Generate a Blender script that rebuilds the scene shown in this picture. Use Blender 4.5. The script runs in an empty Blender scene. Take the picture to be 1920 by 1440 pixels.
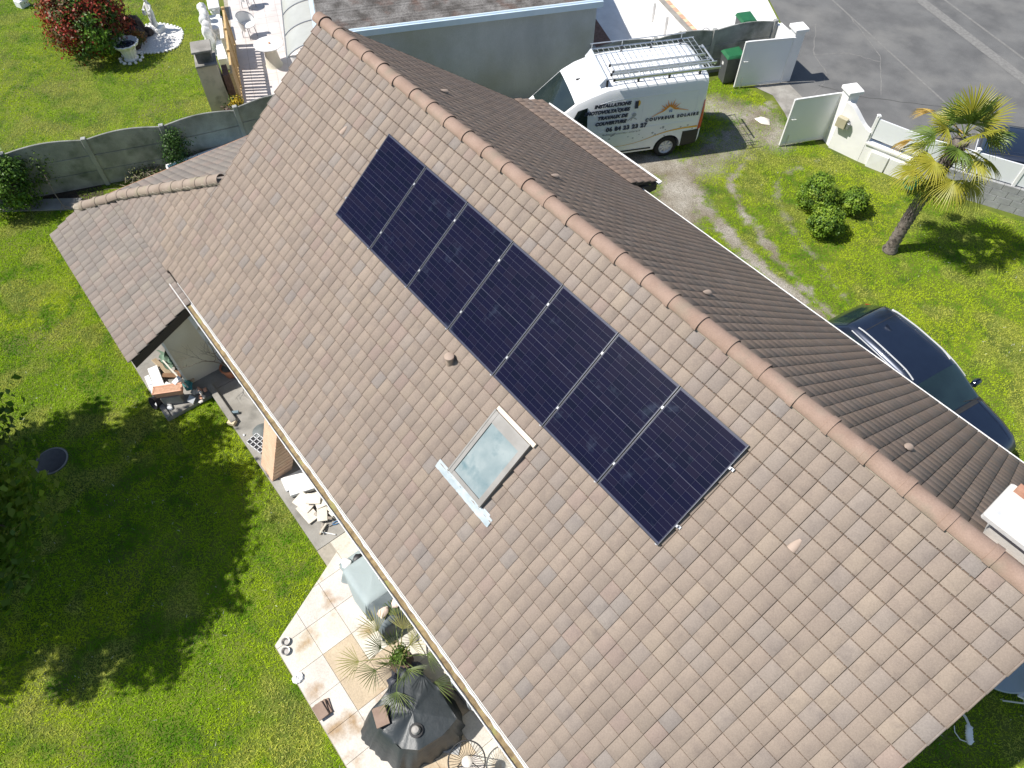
import bpy, bmesh, math, random
import numpy as np
from mathutils import Vector, Matrix, Euler

R = math.radians
scene = bpy.context.scene
COL = scene.collection

# ------------------------------------------------------------------ camera
CAM_POS = Vector((0.0, 0.0, 13.4))
cam_data = bpy.data.cameras.new("camera")
cam = bpy.data.objects.new("camera", cam_data)
COL.objects.link(cam)
cam.location = CAM_POS
cam.rotation_euler = (R(90 - 54.35), 0.0, R(51.28))
cam_data.sensor_width = 36.0
cam_data.lens = 36.0 * 1338.0 / 1920.0
cam_data.clip_start = 0.1
cam_data.clip_end = 2000.0
scene.camera = cam

# ------------------------------------------------------------------ sky and sun
SUN_EL = 54.0
SUN_AZ = 236.0            # direction towards the sun, degrees from +X
sun_vec = Vector((math.cos(R(SUN_AZ)) * math.cos(R(SUN_EL)), math.sin(R(SUN_AZ)) * math.cos(R(SUN_EL)), math.sin(R(SUN_EL))))
world = bpy.data.worlds.new("World")
scene.world = world
world.use_nodes = True
wn = world.node_tree.nodes
wl = world.node_tree.links
wn.clear()
sky = wn.new("ShaderNodeTexSky")
sky.sky_type = 'NISHITA'
sky.sun_disc = False
sky.sun_elevation = R(SUN_EL)
sky.sun_rotation = math.atan2(sun_vec.x, sun_vec.y)
sky.air_density = 1.0
sky.dust_density = 0.6
sky.ozone_density = 1.0
bg = wn.new("ShaderNodeBackground")
bg.inputs["Strength"].default_value = 0.088
wo = wn.new("ShaderNodeOutputWorld")
wl.new(sky.outputs["Color"], bg.inputs["Color"])
wl.new(bg.outputs["Background"], wo.inputs["Surface"])

sun_data = bpy.data.lights.new("sun", 'SUN')
sun_data.energy = 4.6
sun_data.angle = R(0.53)
sun_data.color = (1.0, 0.955, 0.89)
sun = bpy.data.objects.new("sun", sun_data)
COL.objects.link(sun)
sun.rotation_euler = (-sun_vec).to_track_quat('-Z', 'Y').to_euler()
sun.location = (-20, -30, 40)

scene.view_settings.view_transform = 'Standard'
scene.view_settings.look = 'None'
scene.view_settings.exposure = 0.5
scene.view_settings.gamma = 1.0
scene.view_settings.use_curve_mapping = False
scene.cycles.max_bounces = 6
scene.cycles.use_denoising = True

# ------------------------------------------------------------------ materials
MATS = {}

def _ramp(nt, fac, c1, c2, lo=0.35, hi=0.65):
    r = nt.nodes.new("ShaderNodeValToRGB")
    r.color_ramp.elements[0].position = lo
    r.color_ramp.elements[1].position = hi
    r.color_ramp.elements[0].color = (*c1, 1)
    r.color_ramp.elements[1].color = (*c2, 1)
    nt.links.new(fac, r.inputs["Fac"])
    return r.outputs["Color"]

def _noise(nt, vec, scale, detail=4.0, rough=0.55, stretch=None):
    if stretch:
        m = nt.nodes.new("ShaderNodeMapping")
        m.inputs["Scale"].default_value = stretch
        nt.links.new(vec, m.inputs["Vector"])
        vec = m.outputs["Vector"]
    n = nt.nodes.new("ShaderNodeTexNoise")
    n.inputs["Scale"].default_value = scale
    n.inputs["Detail"].default_value = detail
    n.inputs["Roughness"].default_value = rough
    nt.links.new(vec, n.inputs["Vector"])
    return n.outputs["Fac"]

def _mix(nt, a, b, fac, mode='MIX'):
    m = nt.nodes.new("ShaderNodeMix")
    m.data_type = 'RGBA'
    m.blend_type = mode
    if isinstance(fac, (int, float)):
        m.inputs[0].default_value = fac
    else:
        nt.links.new(fac, m.inputs[0])
    for sock, v in ((m.inputs[6], a), (m.inputs[7], b)):
        if isinstance(v, tuple):
            sock.default_value = (*v, 1)
        else:
            nt.links.new(v, sock)
    return m.outputs[2]

def mat(name, c1, c2=None, scale=6.0, rough=0.75, metal=0.0, bump=0.0, bscale=60.0, spec=0.5, coat=0.0,
        tint=False, detail=5.0, lo=0.35, hi=0.65, stretch=None, c3=None, scale3=1.0, lo3=0.5, hi3=0.7, trans=0.0,
        fine=0.0, fscale=120.0, objspace=False, rough2=None):
    """One procedural material: two colours mixed by noise, an optional third for stains, grain and bump."""
    if name in MATS:
        return MATS[name]
    m = bpy.data.materials.new(name)
    m.use_nodes = True
    nt = m.node_tree
    b = nt.nodes["Principled BSDF"]
    if objspace:
        vec = nt.nodes.new("ShaderNodeTexCoord").outputs["Object"]
    else:
        vec = nt.nodes.new("ShaderNodeNewGeometry").outputs["Position"]
    if c2 is None:
        c2 = c1
    col = _ramp(nt, _noise(nt, vec, scale, detail, stretch=stretch), c1, c2, lo, hi)
    if c3 is not None:
        f = _noise(nt, vec, scale3, 4.0)
        rr = nt.nodes.new("ShaderNodeMapRange")
        rr.inputs[1].default_value = lo3
        rr.inputs[2].default_value = hi3
        nt.links.new(f, rr.inputs[0])
        col = _mix(nt, col, c3, rr.outputs[0])
    if fine > 0:
        g = _ramp(nt, _noise(nt, vec, fscale, 2.0), (1 - fine,) * 3, (1 + fine,) * 3, 0.3, 0.7)
        col = _mix(nt, col, g, 1.0, 'MULTIPLY')
    if tint:
        a = nt.nodes.new("ShaderNodeAttribute")
        a.attribute_name = "tint"
        col = _mix(nt, col, a.outputs["Color"], 1.0, 'MULTIPLY')
    nt.links.new(col, b.inputs["Base Color"])
    b.inputs["Roughness"].default_value = rough
    if rough2 is not None:
        rr = nt.nodes.new("ShaderNodeMapRange")
        rr.inputs[1].default_value = 0.35
        rr.inputs[2].default_value = 0.65
        rr.inputs[3].default_value = rough
        rr.inputs[4].default_value = rough2
        nt.links.new(_noise(nt, vec, scale * 0.7, 4.0), rr.inputs[0])
        nt.links.new(rr.outputs[0], b.inputs["Roughness"])
    b.inputs["Metallic"].default_value = metal
    b.inputs["Specular IOR Level"].default_value = spec
    if coat:
        b.inputs["Coat Weight"].default_value = coat
        b.inputs["Coat Roughness"].default_value = 0.06
    if trans:
        b.inputs["Subsurface Weight"].default_value = 0.0
        tl = nt.nodes.new("ShaderNodeBsdfTranslucent")
        nt.links.new(col, tl.inputs["Color"])
        ms = nt.nodes.new("ShaderNodeMixShader")
        ms.inputs[0].default_value = trans
        out = nt.nodes["Material Output"]
        nt.links.new(b.outputs[0], ms.inputs[1])
        nt.links.new(tl.outputs[0], ms.inputs[2])
        nt.links.new(ms.outputs[0], out.inputs["Surface"])
    if bump > 0:
        bp = nt.nodes.new("ShaderNodeBump")
        bp.inputs["Strength"].default_value = bump
        bp.inputs["Distance"].default_value = 0.02
        nt.links.new(_noise(nt, vec, bscale, 5.0, stretch=stretch), bp.inputs["Height"])
        nt.links.new(bp.outputs["Normal"], b.inputs["Normal"])
    MATS[name] = m
    return m

# ------------------------------------------------------------------ mesh helpers
def tag(o, label=None, cat=None, group=None, kind=None):
    if label: o["label"] = label
    if cat: o["category"] = cat
    if group: o["group"] = group
    if kind: o["kind"] = kind
    return o

def link(o, parent=None):
    COL.objects.link(o)
    if parent is not None:
        o.parent = parent
    return o

def thing(name, label, cat, loc=(0, 0, 0), rotz=0.0, group=None, rot=None):
    o = bpy.data.objects.new(name, None)
    o.empty_display_size = 0.2
    COL.objects.link(o)
    o.location = loc
    o.rotation_euler = rot if rot is not None else (0, 0, rotz)
    return tag(o, label, cat, group)

def np_mesh(name, V, F, tint=None, smooth=False):
    """V (n,3), F (m,k) constant k."""
    V = np.ascontiguousarray(V, dtype=np.float32)
    F = np.ascontiguousarray(F, dtype=np.int32)
    me = bpy.data.meshes.new(name)
    k = F.shape[1]
    me.vertices.add(len(V))
    me.vertices.foreach_set("co", V.ravel())
    me.loops.add(F.size)
    me.loops.foreach_set("vertex_index", F.ravel())
    me.polygons.add(len(F))
    me.polygons.foreach_set("loop_start", np.arange(0, F.size, k, dtype=np.int32))
    if tint is not None:
        a = me.color_attributes.new("tint", 'FLOAT_COLOR', 'POINT')
        a.data.foreach_set("color", np.ascontiguousarray(tint, dtype=np.float32).ravel())
    me.update(calc_edges=True)
    me.validate()
    if smooth:
        me.polygons.foreach_set("use_smooth", np.ones(len(F), dtype=bool))
    return me

class MB:
    """Collects shapes into ONE mesh object."""
    def __init__(self):
        self.v = []; self.f = []; self.smooth = []
    def add(self, vs, fs, M=None, smooth=False):
        n = len(self.v)
        if M is not None:
            vs = [M @ Vector(p) for p in vs]
        self.v += [tuple(p) for p in vs]
        self.f += [tuple(i + n for i in f) for f in fs]
        self.smooth += [smooth] * len(fs)
        return self
    def box(self, c, s, rz=0.0, M=None):
        x, y, z = s[0] / 2, s[1] / 2, s[2] / 2
        vs = [(-x, -y, -z), (x, -y, -z), (x, y, -z), (-x, y, -z), (-x, -y, z), (x, -y, z), (x, y, z), (-x, y, z)]
        T = Matrix.Translation(c) @ Matrix.Rotation(rz, 4, 'Z')
        if M is not None: T = T @ M
        return self.add(vs, [(0, 3, 2, 1), (4, 5, 6, 7), (0, 1, 5, 4), (1, 2, 6, 5), (2, 3, 7, 6), (3, 0, 4, 7)], T)
    def hexa(self, p):
        return self.add(p, [(0, 3, 2, 1), (4, 5, 6, 7), (0, 1, 5, 4), (1, 2, 6, 5), (2, 3, 7, 6), (3, 0, 4, 7)])
    def bbox(self, c, s, b=0.02, rz=0.0, M=None):
        """box with chamfered vertical and top edges"""
        x, y, z = s[0] / 2, s[1] / 2, s[2] / 2
        def ring(d, zz):
            return [(-x + d + b, -y + d, zz), (x - d - b, -y + d, zz), (x - d, -y + d + b, zz), (x - d, y - d - b, zz),
                    (x - d - b, y - d, zz), (-x + d + b, y - d, zz), (-x + d, y - d - b, zz), (-x + d, -y + d + b, zz)]
        vs = ring(0, -z) + ring(0, z - b) + ring(b * 0.8, z)
        fs = [tuple(range(7, -1, -1)), tuple(range(16, 24))]
        for k in (0, 8):
            for i in range(8):
                j = (i + 1) % 8
                fs.append((k + i, k + j, k + 8 + j, k + 8 + i))
        T = Matrix.Translation(c) @ Matrix.Rotation(rz, 4, 'Z')
        if M is not None: T = T @ M
        return self.add(vs, fs, T)
    def prism(self, poly, z0, z1, M=None):
        n = len(poly)
        vs = [(p[0], p[1], z0) for p in poly] + [(p[0], p[1], z1) for p in poly]
        fs = [tuple(range(n - 1, -1, -1)), tuple(range(n, 2 * n))]
        fs += [(i, (i + 1) % n, n + (i + 1) % n, n + i) for i in range(n)]
        return self.add(vs, fs, M)
    def tube(self, pts, r, seg=8, cap=True, M=None, smooth=True):
        pts = [Vector(p) for p in pts]
        rs = r if isinstance(r, (list, tuple)) else [r] * len(pts)
        vs = []; fs = []
        up = Vector((0, 0, 1))
        prev = None
        for i, p in enumerate(pts):
            d = (pts[min(i + 1, len(pts) - 1)] - pts[max(i - 1, 0)])
            if d.length < 1e-9: d = Vector((0, 0, 1))
            d.normalize()
            if prev is None:
                a = d.cross(up)
                if a.length < 1e-3: a = d.cross(Vector((1, 0, 0)))
            else:
                a = prev - d * prev.dot(d)
                if a.length < 1e-4: a = d.cross(up)
            a.normalize(); prev = a
            b = d.cross(a)
            for k in range(seg):
                t = 2 * math.pi * k / seg
                vs.append(p + (a * math.cos(t) + b * math.sin(t)) * rs[i])
        for i in range(len(pts) - 1):
            for k in range(seg):
                j = (k + 1) % seg
                fs.append((i * seg + k, i * seg + j, (i + 1) * seg + j, (i + 1) * seg + k))
        if cap:
            fs.append(tuple(range(seg - 1, -1, -1)))
            fs.append(tuple(range((len(pts) - 1) * seg, len(pts) * seg)))
        return self.add(vs, fs, M, smooth)
    def lathe(self, prof, seg=24, c=(0, 0, 0), M=None, smooth=True, wob=None, cap=True):
        vs = []; fs = []
        n = len(prof)
        for k in range(seg):
            t = 2 * math.pi * k / seg
            w = wob(t) if wob else 1.0
            for (r, z) in prof:
                vs.append((c[0] + r * w * math.cos(t), c[1] + r * w * math.sin(t), c[2] + z))
        for k in range(seg):
            j = (k + 1) % seg
            for i in range(n - 1):
                fs.append((k * n + i, j * n + i, j * n + i + 1, k * n + i + 1))
        if cap:
            fs.append(tuple(k * n for k in range(seg - 1, -1, -1)))
            fs.append(tuple(k * n + n - 1 for k in range(seg)))
        return self.add(vs, fs, M, smooth)
    def grid(self, fn, nu, nv, smooth=True):
        vs = [fn(i / nu, j / nv) for j in range(nv + 1) for i in range(nu + 1)]
        fs = [(j * (nu + 1) + i, j * (nu + 1) + i + 1, (j + 1) * (nu + 1) + i + 1, (j + 1) * (nu + 1) + i) for j in range(nv) for i in range(nu)]
        return self.add(vs, fs, None, smooth)
    def mesh(self, name):
        me = bpy.data.meshes.new(name)
        me.from_pydata(self.v, [], self.f)
        me.polygons.foreach_set("use_smooth", self.smooth)
        me.update()
        if any(self.smooth):
            me.set_sharp_from_angle(angle=R(38))
        return me
    def build(self, name, material, parent=None, loc=(0, 0, 0), rot=(0, 0, 0)):
        me = self.mesh(name)
        me.materials.append(material)
        o = bpy.data.objects.new(name, me)
        o.location = loc
        o.rotation_euler = rot
        return link(o, parent)

def add_mesh(name, me, material, parent=None, loc=(0, 0, 0), rot=(0, 0, 0)):
    if material is not None and len(me.materials) == 0:
        me.materials.append(material)
    o = bpy.data.objects.new(name, me)
    o.location = loc
    o.rotation_euler = rot
    return link(o, parent)

def copy_tree(o, parent=None):
    c = o.copy()
    COL.objects.link(c)
    c.parent = parent
    for ch in list(o.children):
        copy_tree(ch, c)
    return c

def modified_mesh(me, mods):
    """apply modifiers to a mesh without operators; mods(obj) adds them"""
    o = bpy.data.objects.new("tmp", me)
    COL.objects.link(o)
    extra = mods(o) or []
    bpy.context.view_layer.update()
    dg = bpy.context.evaluated_depsgraph_get()
    new = bpy.data.meshes.new_from_object(o.evaluated_get(dg))
    for e in [o] + list(extra):
        bpy.data.objects.remove(e, do_unlink=True)
    return new

def vnoise(x, y, seed=0, scale=1.0):
    """smooth value noise in 0..1 on numpy arrays"""
    x = np.asarray(x, float) * scale + 100.3; y = np.asarray(y, float) * scale + 57.7
    xi = np.floor(x).astype(np.int64); yi = np.floor(y).astype(np.int64)
    fx = x - xi; fy = y - yi
    fx = fx * fx * (3 - 2 * fx); fy = fy * fy * (3 - 2 * fy)
    def h(a, b):
        n = (a * 374761393 + b * 668265263 + seed * 974711) & 0x7fffffff
        n = ((n ^ (n >> 13)) * 1274126177) & 0x7fffffff
        return ((n ^ (n >> 16)) & 0xffff) / 65535.0
    return (h(xi, yi) * (1 - fx) + h(xi + 1, yi) * fx) * (1 - fy) + (h(xi, yi + 1) * (1 - fx) + h(xi + 1, yi + 1) * fx) * fy

def fbm(x, y, seed=0, scale=1.0, oct=3):
    s = 0; a = 0.5; t = 0
    for k in range(oct):
        s = s + a * vnoise(x, y, seed + k * 17, scale * 2 ** k); t += a; a *= 0.5
    return s / t

def in_poly(x, y, poly):
    x = np.asarray(x); y = np.asarray(y)
    ins = np.zeros(x.shape, bool)
    n = len(poly)
    for i in range(n):
        x1, y1 = poly[i]; x2, y2 = poly[(i + 1) % n]
        c = ((y1 > y) != (y2 > y)) & (x < (x2 - x1) * (y - y1) / (y2 - y1 + 1e-12) + x1)
        ins ^= c
    return ins

def seg_dist(x, y, pts):
    d = np.full(np.asarray(x).shape, 1e9)
    for (x1, y1), (x2, y2) in zip(pts[:-1], pts[1:]):
        dx, dy = x2 - x1, y2 - y1
        t = np.clip(((x - x1) * dx + (y - y1) * dy) / (dx * dx + dy * dy), 0, 1)
        d = np.minimum(d, np.hypot(x - x1 - t * dx, y - y1 - t * dy))
    return d

CAM_M = Matrix.LocRotScale(CAM_POS, Euler(cam.rotation_euler), None).inverted()
def in_frame(p, margin=0.0):
    q = CAM_M @ Vector(p)
    if q.z >= -0.1: return False
    F = 1338.0 / 960.0
    return abs(q.x / -q.z * F) < 1 + margin and abs(q.y / -q.z * F) < 0.75 + margin
# ================================================================== ground, street, lawns
M_soil = mat("lawn_soil", (0.065, 0.10, 0.008), (0.14, 0.18, 0.014), scale=1.3, rough=0.95, bump=0.6, bscale=45, c3=(0.13, 0.13, 0.035), scale3=0.55, lo3=0.52, hi3=0.72, fine=0.35, fscale=70)
M_asphalt = mat("asphalt", (0.098, 0.098, 0.098), (0.145, 0.145, 0.142), scale=0.9, rough=0.9, bump=0.25, bscale=140, c3=(0.185, 0.182, 0.172), scale3=0.5, lo3=0.5, hi3=0.75, fine=0.16, fscale=90)
M_joint = mat("street_joint", (0.215, 0.21, 0.20), (0.16, 0.158, 0.15), scale=9, rough=0.95, bump=0.2, bscale=120)
M_crack = mat("crack_fill", (0.055, 0.055, 0.055), (0.09, 0.09, 0.085), scale=12, rough=0.95)
M_conc = mat("old_concrete", (0.235, 0.22, 0.195), (0.33, 0.315, 0.285), scale=2.2, rough=0.92, bump=0.3, bscale=70, c3=(0.13, 0.125, 0.11), scale3=1.4, lo3=0.55, hi3=0.75, fine=0.15, fscale=110)
M_conc_dark = mat("weathered_concrete", (0.155, 0.15, 0.14), (0.25, 0.245, 0.23), scale=1.7, rough=0.95, bump=0.4, bscale=55, c3=(0.085, 0.09, 0.075), scale3=2.1, lo3=0.5, hi3=0.72, fine=0.2, fscale=100)
M_white_gravel = mat("white_gravel", (0.62, 0.60, 0.57), (0.80, 0.79, 0.76), scale=26, rough=0.9, bump=0.8, bscale=40, fine=0.25, fscale=55)
M_pale_floor = mat("pale_floor", (0.66, 0.65, 0.63), (0.78, 0.77, 0.75), scale=1.6, rough=0.75, bump=0.1, bscale=40, c3=(0.52, 0.50, 0.48), scale3=1.1, lo3=0.6, hi3=0.8)

def sheet(name, poly, z, material, kind='structure', label=None, cat=None, thick=0.0, parent=None):
    m = MB()
    if thick > 0:
        m.prism(poly, z - thick, z)
    else:
        m.add([(p[0], p[1], z) for p in poly], [tuple(range(len(poly)))])
    o = m.build(name, material, parent)
    if kind and parent is None: o["kind"] = kind
    if label and parent is None: tag(o, label, cat)
    return o

sheet("ground", [(-400, -400), (400, -400), (400, 400), (-400, 400)], 0.0, M_soil)
# street beyond the front wall
STREET = [(-18.8, 27.6), (-15.4, 24.75), (-14.3, 23.95), (-13.3, 23.2), (-12.45, 21.3), (-11.45, 20.75), (-8.45, 19.55), (-6.0, 19.75), (-2.6, 21.1), (20.0, 31.0), (120, 20), (120, 140), (-120, 140), (-60, 45)]
road = sheet("street", STREET, 0.008, M_asphalt)
for pts, w in (([(-16.5, 27.75), (-13.84, 26.53), (-7.27, 23.78), (-2.0, 21.6), (3.0, 19.6)], 0.07),
               ([(-13.2, 29.75), (-11.77, 29.12), (-6.55, 27.09), (2.0, 23.8), (8, 21.4)], 0.42),
               ([(-12.4, 30.3), (-6.2, 27.9), (2.2, 24.6), (8, 22.3)], 0.09)):
    m = MB()
    for k, ((x1, y1), (x2, y2)) in enumerate(zip(pts[:-1], pts[1:])):
        d = Vector((x2 - x1, y2 - y1)).normalized(); n = Vector((-d.y, d.x)) * w / 2
        m.add([(x1 - n.x, y1 - n.y, 0.013), (x2 - n.x, y2 - n.y, 0.013), (x2 + n.x, y2 + n.y, 0.013), (x1 + n.x, y1 + n.y, 0.013)], [(0, 1, 2, 3)])
    m.build("street_joint", M_joint, road)
rnd = random.Random(4)
for pts in ([(-10.6, 21.5), (-9.4, 22.0), (-7.4, 23.6)], [(-11.9, 22.9), (-10.9, 22.3), (-10.55, 21.6), (-10.4, 20.9)], [(-13.1, 24.6), (-11.9, 22.9), (-11.2, 23.9), (-10.2, 24.3)], [(-12.6, 26.0), (-10.4, 24.6), (-9.0, 22.6)]):
    m = MB()
    q = []
    for (x1, y1), (x2, y2) in zip(pts[:-1], pts[1:]):
        for k in range(8):
            t = k / 8
            q.append((x1 + (x2 - x1) * t + rnd.uniform(-.03, .03), y1 + (y2 - y1) * t + rnd.uniform(-.03, .03)))
    q.append(pts[-1])
    for (x1, y1), (x2, y2) in zip(q[:-1], q[1:]):
        d = Vector((x2 - x1, y2 - y1)).normalized(); w = rnd.uniform(.008, .02); n = Vector((-d.y, d.x)) * w
        m.add([(x1 - n.x, y1 - n.y, 0.012), (x2 - n.x, y2 - n.y, 0.012), (x2 + n.x, y2 + n.y, 0.012), (x1 + n.x, y1 + n.y, 0.012)], [(0, 1, 2, 3)])
    m.build("crack", M_joint if pts[0][0] < -11.5 else M_crack, road)
# concrete threshold between the gate pillars
sheet("driveway_apron", [(-11.6, 20.9), (-11.95, 19.75), (-11.2, 19.85), (-10.3, 19.35), (-9.75, 18.95), (-8.85, 19.0), (-8.3, 19.7)], 0.016, M_conc)

# ---- driveway: gravel tracks through grass (weight of gravel kept as an attribute of the surface)
TR_A = [(-10.9, 19.3), (-10.7, 17.2), (-10.6, 15.2), (-9.1, 14.05), (-6.15, 13.42), (-4.2, 13.15), (-1.0, 12.9)]
TR_B = [(-9.9, 18.9), (-9.6, 16.8), (-9.2, 15.45), (-8.05, 14.7), (-5.66, 13.8), (-4.0, 13.5), (-2.0, 13.3)]
WIDE = [(-14.6, 12.9), (-12.4, 13.3), (-10.6, 14.6), (-9.9, 14.2), (-9.2, 13.3)]
GATE = [(-11.9, 18.0), (-10.6, 18.6), (-9.6, 18.2)]
EDGE = [(-8.2, 18.35), (-8.46, 17.0), (-8.2, 16.33), (-7.3, 15.6), (-6.37, 15.08), (-3.96, 14.1), (-2.9, 13.8)]
def gravel_w(x, y):
    n = fbm(x, y, 5, 2.2) - 0.5
    n2 = fbm(x, y, 9, 6.0) - 0.5
    def band(pts, w, soft):
        return np.clip((w + soft - seg_dist(x, y, pts) + n * 0.42 + n2 * 0.34) / soft, 0, 1)
    g = np.maximum(band(TR_A, 0.07, 0.2), band(TR_B, -0.02, 0.2) * 0.95)
    g = np.maximum(g, band(WIDE, 0.38, 0.5))
    g = np.maximum(g, band(GATE, 0.35, 0.5) * 0.8)
    g = np.maximum(g, band([(-10.4, 18.4), (-10.3, 16.6), (-10.3, 15.0)], 0.30, 0.7) * 0.8)
    g = np.maximum(g, band(EDGE, -0.05, 0.12) * 0.55)
    return g
gx, gy = np.meshgrid(np.arange(-15.6, 0.6, 0.06), np.arange(10.4, 20.2, 0.06))
h, w_ = gx.shape
gw = gravel_w(gx, gy)
V = np.stack([gx.ravel(), gy.ravel(), np.full(gx.size, 0.004) + gw.ravel() * 0.002], 1)
idx = np.arange(h * w_).reshape(h, w_)
Fq = np.stack([idx[:-1, :-1].ravel(), idx[:-1, 1:].ravel(), idx[1:, 1:].ravel(), idx[1:, :-1].ravel()], 1)
tn = np.repeat(gw.ravel()[:, None], 4, 1); tn[:, 3] = 1
me = np_mesh("driveway", V, Fq, tn)
md = bpy.data.materials.new("driveway_gravel")
md.use_nodes = True
nt = md.node_tree
pos = nt.nodes.new("ShaderNodeNewGeometry").outputs["Position"]
att = nt.nodes.new("ShaderNodeAttribute"); att.attribute_name = "tint"
gr = _ramp(nt, _noise(nt, pos, 30, 3), (0.15, 0.135, 0.11), (0.42, 0.40, 0.355), 0.3, 0.7)
gr = _mix(nt, gr, _ramp(nt, _noise(nt, pos, 1.1, 3), (0.62, 0.56, 0.46), (1.1, 1.08, 1.05)), 1.0, 'MULTIPLY')
so = _ramp(nt, _noise(nt, pos, 1.6, 5), (0.065, 0.095, 0.008), (0.14, 0.17, 0.014))
cc = _mix(nt, so, gr, att.outputs["Fac"])
pb = nt.nodes["Principled BSDF"]
nt.links.new(cc, pb.inputs["Base Color"]); pb.inputs["Roughness"].default_value = 0.95
bp = nt.nodes.new("ShaderNodeBump"); bp.inputs["Strength"].default_value = 0.7; bp.inputs["Distance"].default_value = 0.02
nt.links.new(_noise(nt, pos, 45, 4), bp.inputs["Height"]); nt.links.new(bp.outputs[0], pb.inputs["Normal"])
add_mesh("driveway", me, md)["kind"] = "structure"

# ---- grass blades
PATIO = [(-6.72, 2.3), (-6.72, 0.46), (-6.29, 0.46), (-5.57, -1.06), (-2.0, -1.06), (4.0, -1.06), (4.0, 2.3)]
def lawn_front(x, y):
    ok = (y < 0.44) & (x > -24) & (x < 4)
    ok &= ~in_poly(x, y, PATIO)
    ok &= ~((x > -13.3) & (x < -11.46) & (y > -0.62))
    ok &= ~((x > -16.8) & (x < -11.6) & (y > -0.35))
    ok &= ~in_poly(x, y, [(-22.6, -3.6), (-19.85, 0.18), (-20.15, 0.55), (-22.9, -3.2)])
    ok &= ~in_poly(x, y, [(-20.2, 0.5), (-22.9, -3.2), (-24.6, -3.0), (-24.0, 1.2), (-20.0, 1.1), (-19.7, 0.6)])
    ok &= ~(np.hypot((x + 12.08), (y + 2.96)) < 0.36)
    return ok
def fence_x(y):
    return np.interp(y, [-4, -0.6, 1.36, 3.26, 5.22, 7.2], [-22.4, -21.1, -20.37, -19.63, -19.05, -18.5])
def lawn_neighbour(x, y):
    ok = (x < fence_x(y) - 0.15) & (x > -40) & (y > -6) & (y < 14)
    ok &= (y < 5.35 + (-21.2 - x) * 0.44)
    ok &= ~(np.hypot((x + 27.1) / 1.05, (y - 5.55) / 0.95) < 0.9)
    return ok
def lawn_side(x, y):
    return (x > fence_x(y) + 0.12) & (x < -16.7) & (y > 0.5) & (y < 6.0)
def lawn_right(x, y):
    ok = (y > 11.2) & (x > -13) & (x < 6)
    bx = np.interp(x, [-12.6, -11.6, -8.6, -6.0, -3.0, 6.0], [19.4, 19.6, 18.85, 19.15, 20.45, 24.0])
    ok &= y < bx
    ok &= ~(in_poly(x, y, [(-11.95, 19.75), (-11.2, 19.85), (-10.3, 19.35), (-9.75, 18.95), (-8.7, 19.0), (-8.5, 21), (-12, 21)]))
    ok &= ~((x < -9.5) & (y < 11.9))
    g = gravel_w(x, y)
    ok &= (np.random.RandomState(3).rand(*x.shape) > g * 1.03)
    return ok
def lawn_gable(x, y):
    return (x > 1.5) & (x < 8) & (y > 3) & (y < 12)

CMi = np.array(CAM_M)
def frame_np(x, y, margin=0.06):
    p = np.stack([x, y, np.zeros_like(x), np.ones_like(x)])
    q = CMi @ p
    F = 1338.0 / 960.0
    return (q[2] < -0.1) & (np.abs(q[0] / -q[2] * F) < 1 + margin) & (np.abs(q[1] / -q[2] * F) < 0.75 + margin)

rs = np.random.RandomState(7)
xs = []; ys = []
for fn, (x0, x1, y0, y1), dens in ((lawn_front, (-24, 4, -8, 0.46), 2600), (lawn_neighbour, (-40, -18, -6, 14), 1300), (lawn_side, (-21, -16.5, 0.4, 6), 1800), (lawn_right, (-13, 6, 11, 24), 2200), (lawn_gable, (1.5, 6, 3, 12), 1500)):
    n = int((x1 - x0) * (y1 - y0) * dens)
    x = rs.uniform(x0, x1, n); y = rs.uniform(y0, y1, n)
    keep = frame_np(x, y)
    x = x[keep]; y = y[keep]
    keep = fn(x, y)
    xs.append(x[keep]); ys.append(y[keep])
gx = np.concatenate(xs); gy = np.concatenate(ys)
n = len(gx)
hN = 0.018 + 0.026 * rs.rand(n) * (0.55 + 0.9 * fbm(gx, gy, 21, 0.8))
ang = rs.uniform(0, 2 * np.pi, n)
lean = rs.uniform(0.3, 2.2, n) * hN
la = rs.uniform(0, 2 * np.pi, n)
wd = rs.uniform(0.005, 0.011, n)
base = np.stack([gx, gy, np.full(n, 0.001)], 1)
side = np.stack([np.cos(ang) * wd, np.sin(ang) * wd, np.zeros(n)], 1)
tip = base + np.stack([np.cos(la) * lean, np.sin(la) * lean, hN], 1)
V = np.empty((n * 3, 3)); V[0::3] = base - side; V[1::3] = base + side; V[2::3] = tip
p1 = fbm(gx, gy, 31, 0.55); p2 = 0.6 * fbm(gx, gy, 41, 2.2) + 0.4 * fbm(gx, gy, 43, 7.0); r1 = rs.rand(n)
green = np.array([0.31, 0.49, 0.018]); deep = np.array([0.115, 0.29, 0.012]); dry = np.array([0.56, 0.52, 0.15]); lime = np.array([0.47, 0.59, 0.026])
c = green[None] + (lime - green)[None] * np.clip((p1 - 0.4) * 3, 0, 1)[:, None]
c = c + (deep[None] - c) * np.clip((0.49 - p2) * 6.5, 0, 0.9)[:, None]
c = c + (dry[None] - c) * (np.clip((fbm(gx, gy, 61, 1.3) - 0.56) * 6, 0, 0.8) * (0.45 + 0.55 * r1))[:, None]
c = c * (0.84 + 0.30 * rs.rand(n))[:, None]
white = (rs.rand(n) < 0.0035) & (fbm(gx, gy, 51, 0.9) > 0.45)
c[white] = (0.75, 0.75, 0.68)
V[2::3][white] += 0
tint = np.ones((n, 4)); tint[:, :3] = c
tint = np.repeat(tint, 3, 0)
me = np_mesh("grass", V, np.arange(n * 3).reshape(n, 3), tint)
M_blade = mat("grass_blade", (1, 1, 1), (1, 1, 1), rough=0.85, tint=True, trans=0.3, spec=0.04)
go = add_mesh("grass", me, M_blade)
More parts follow.
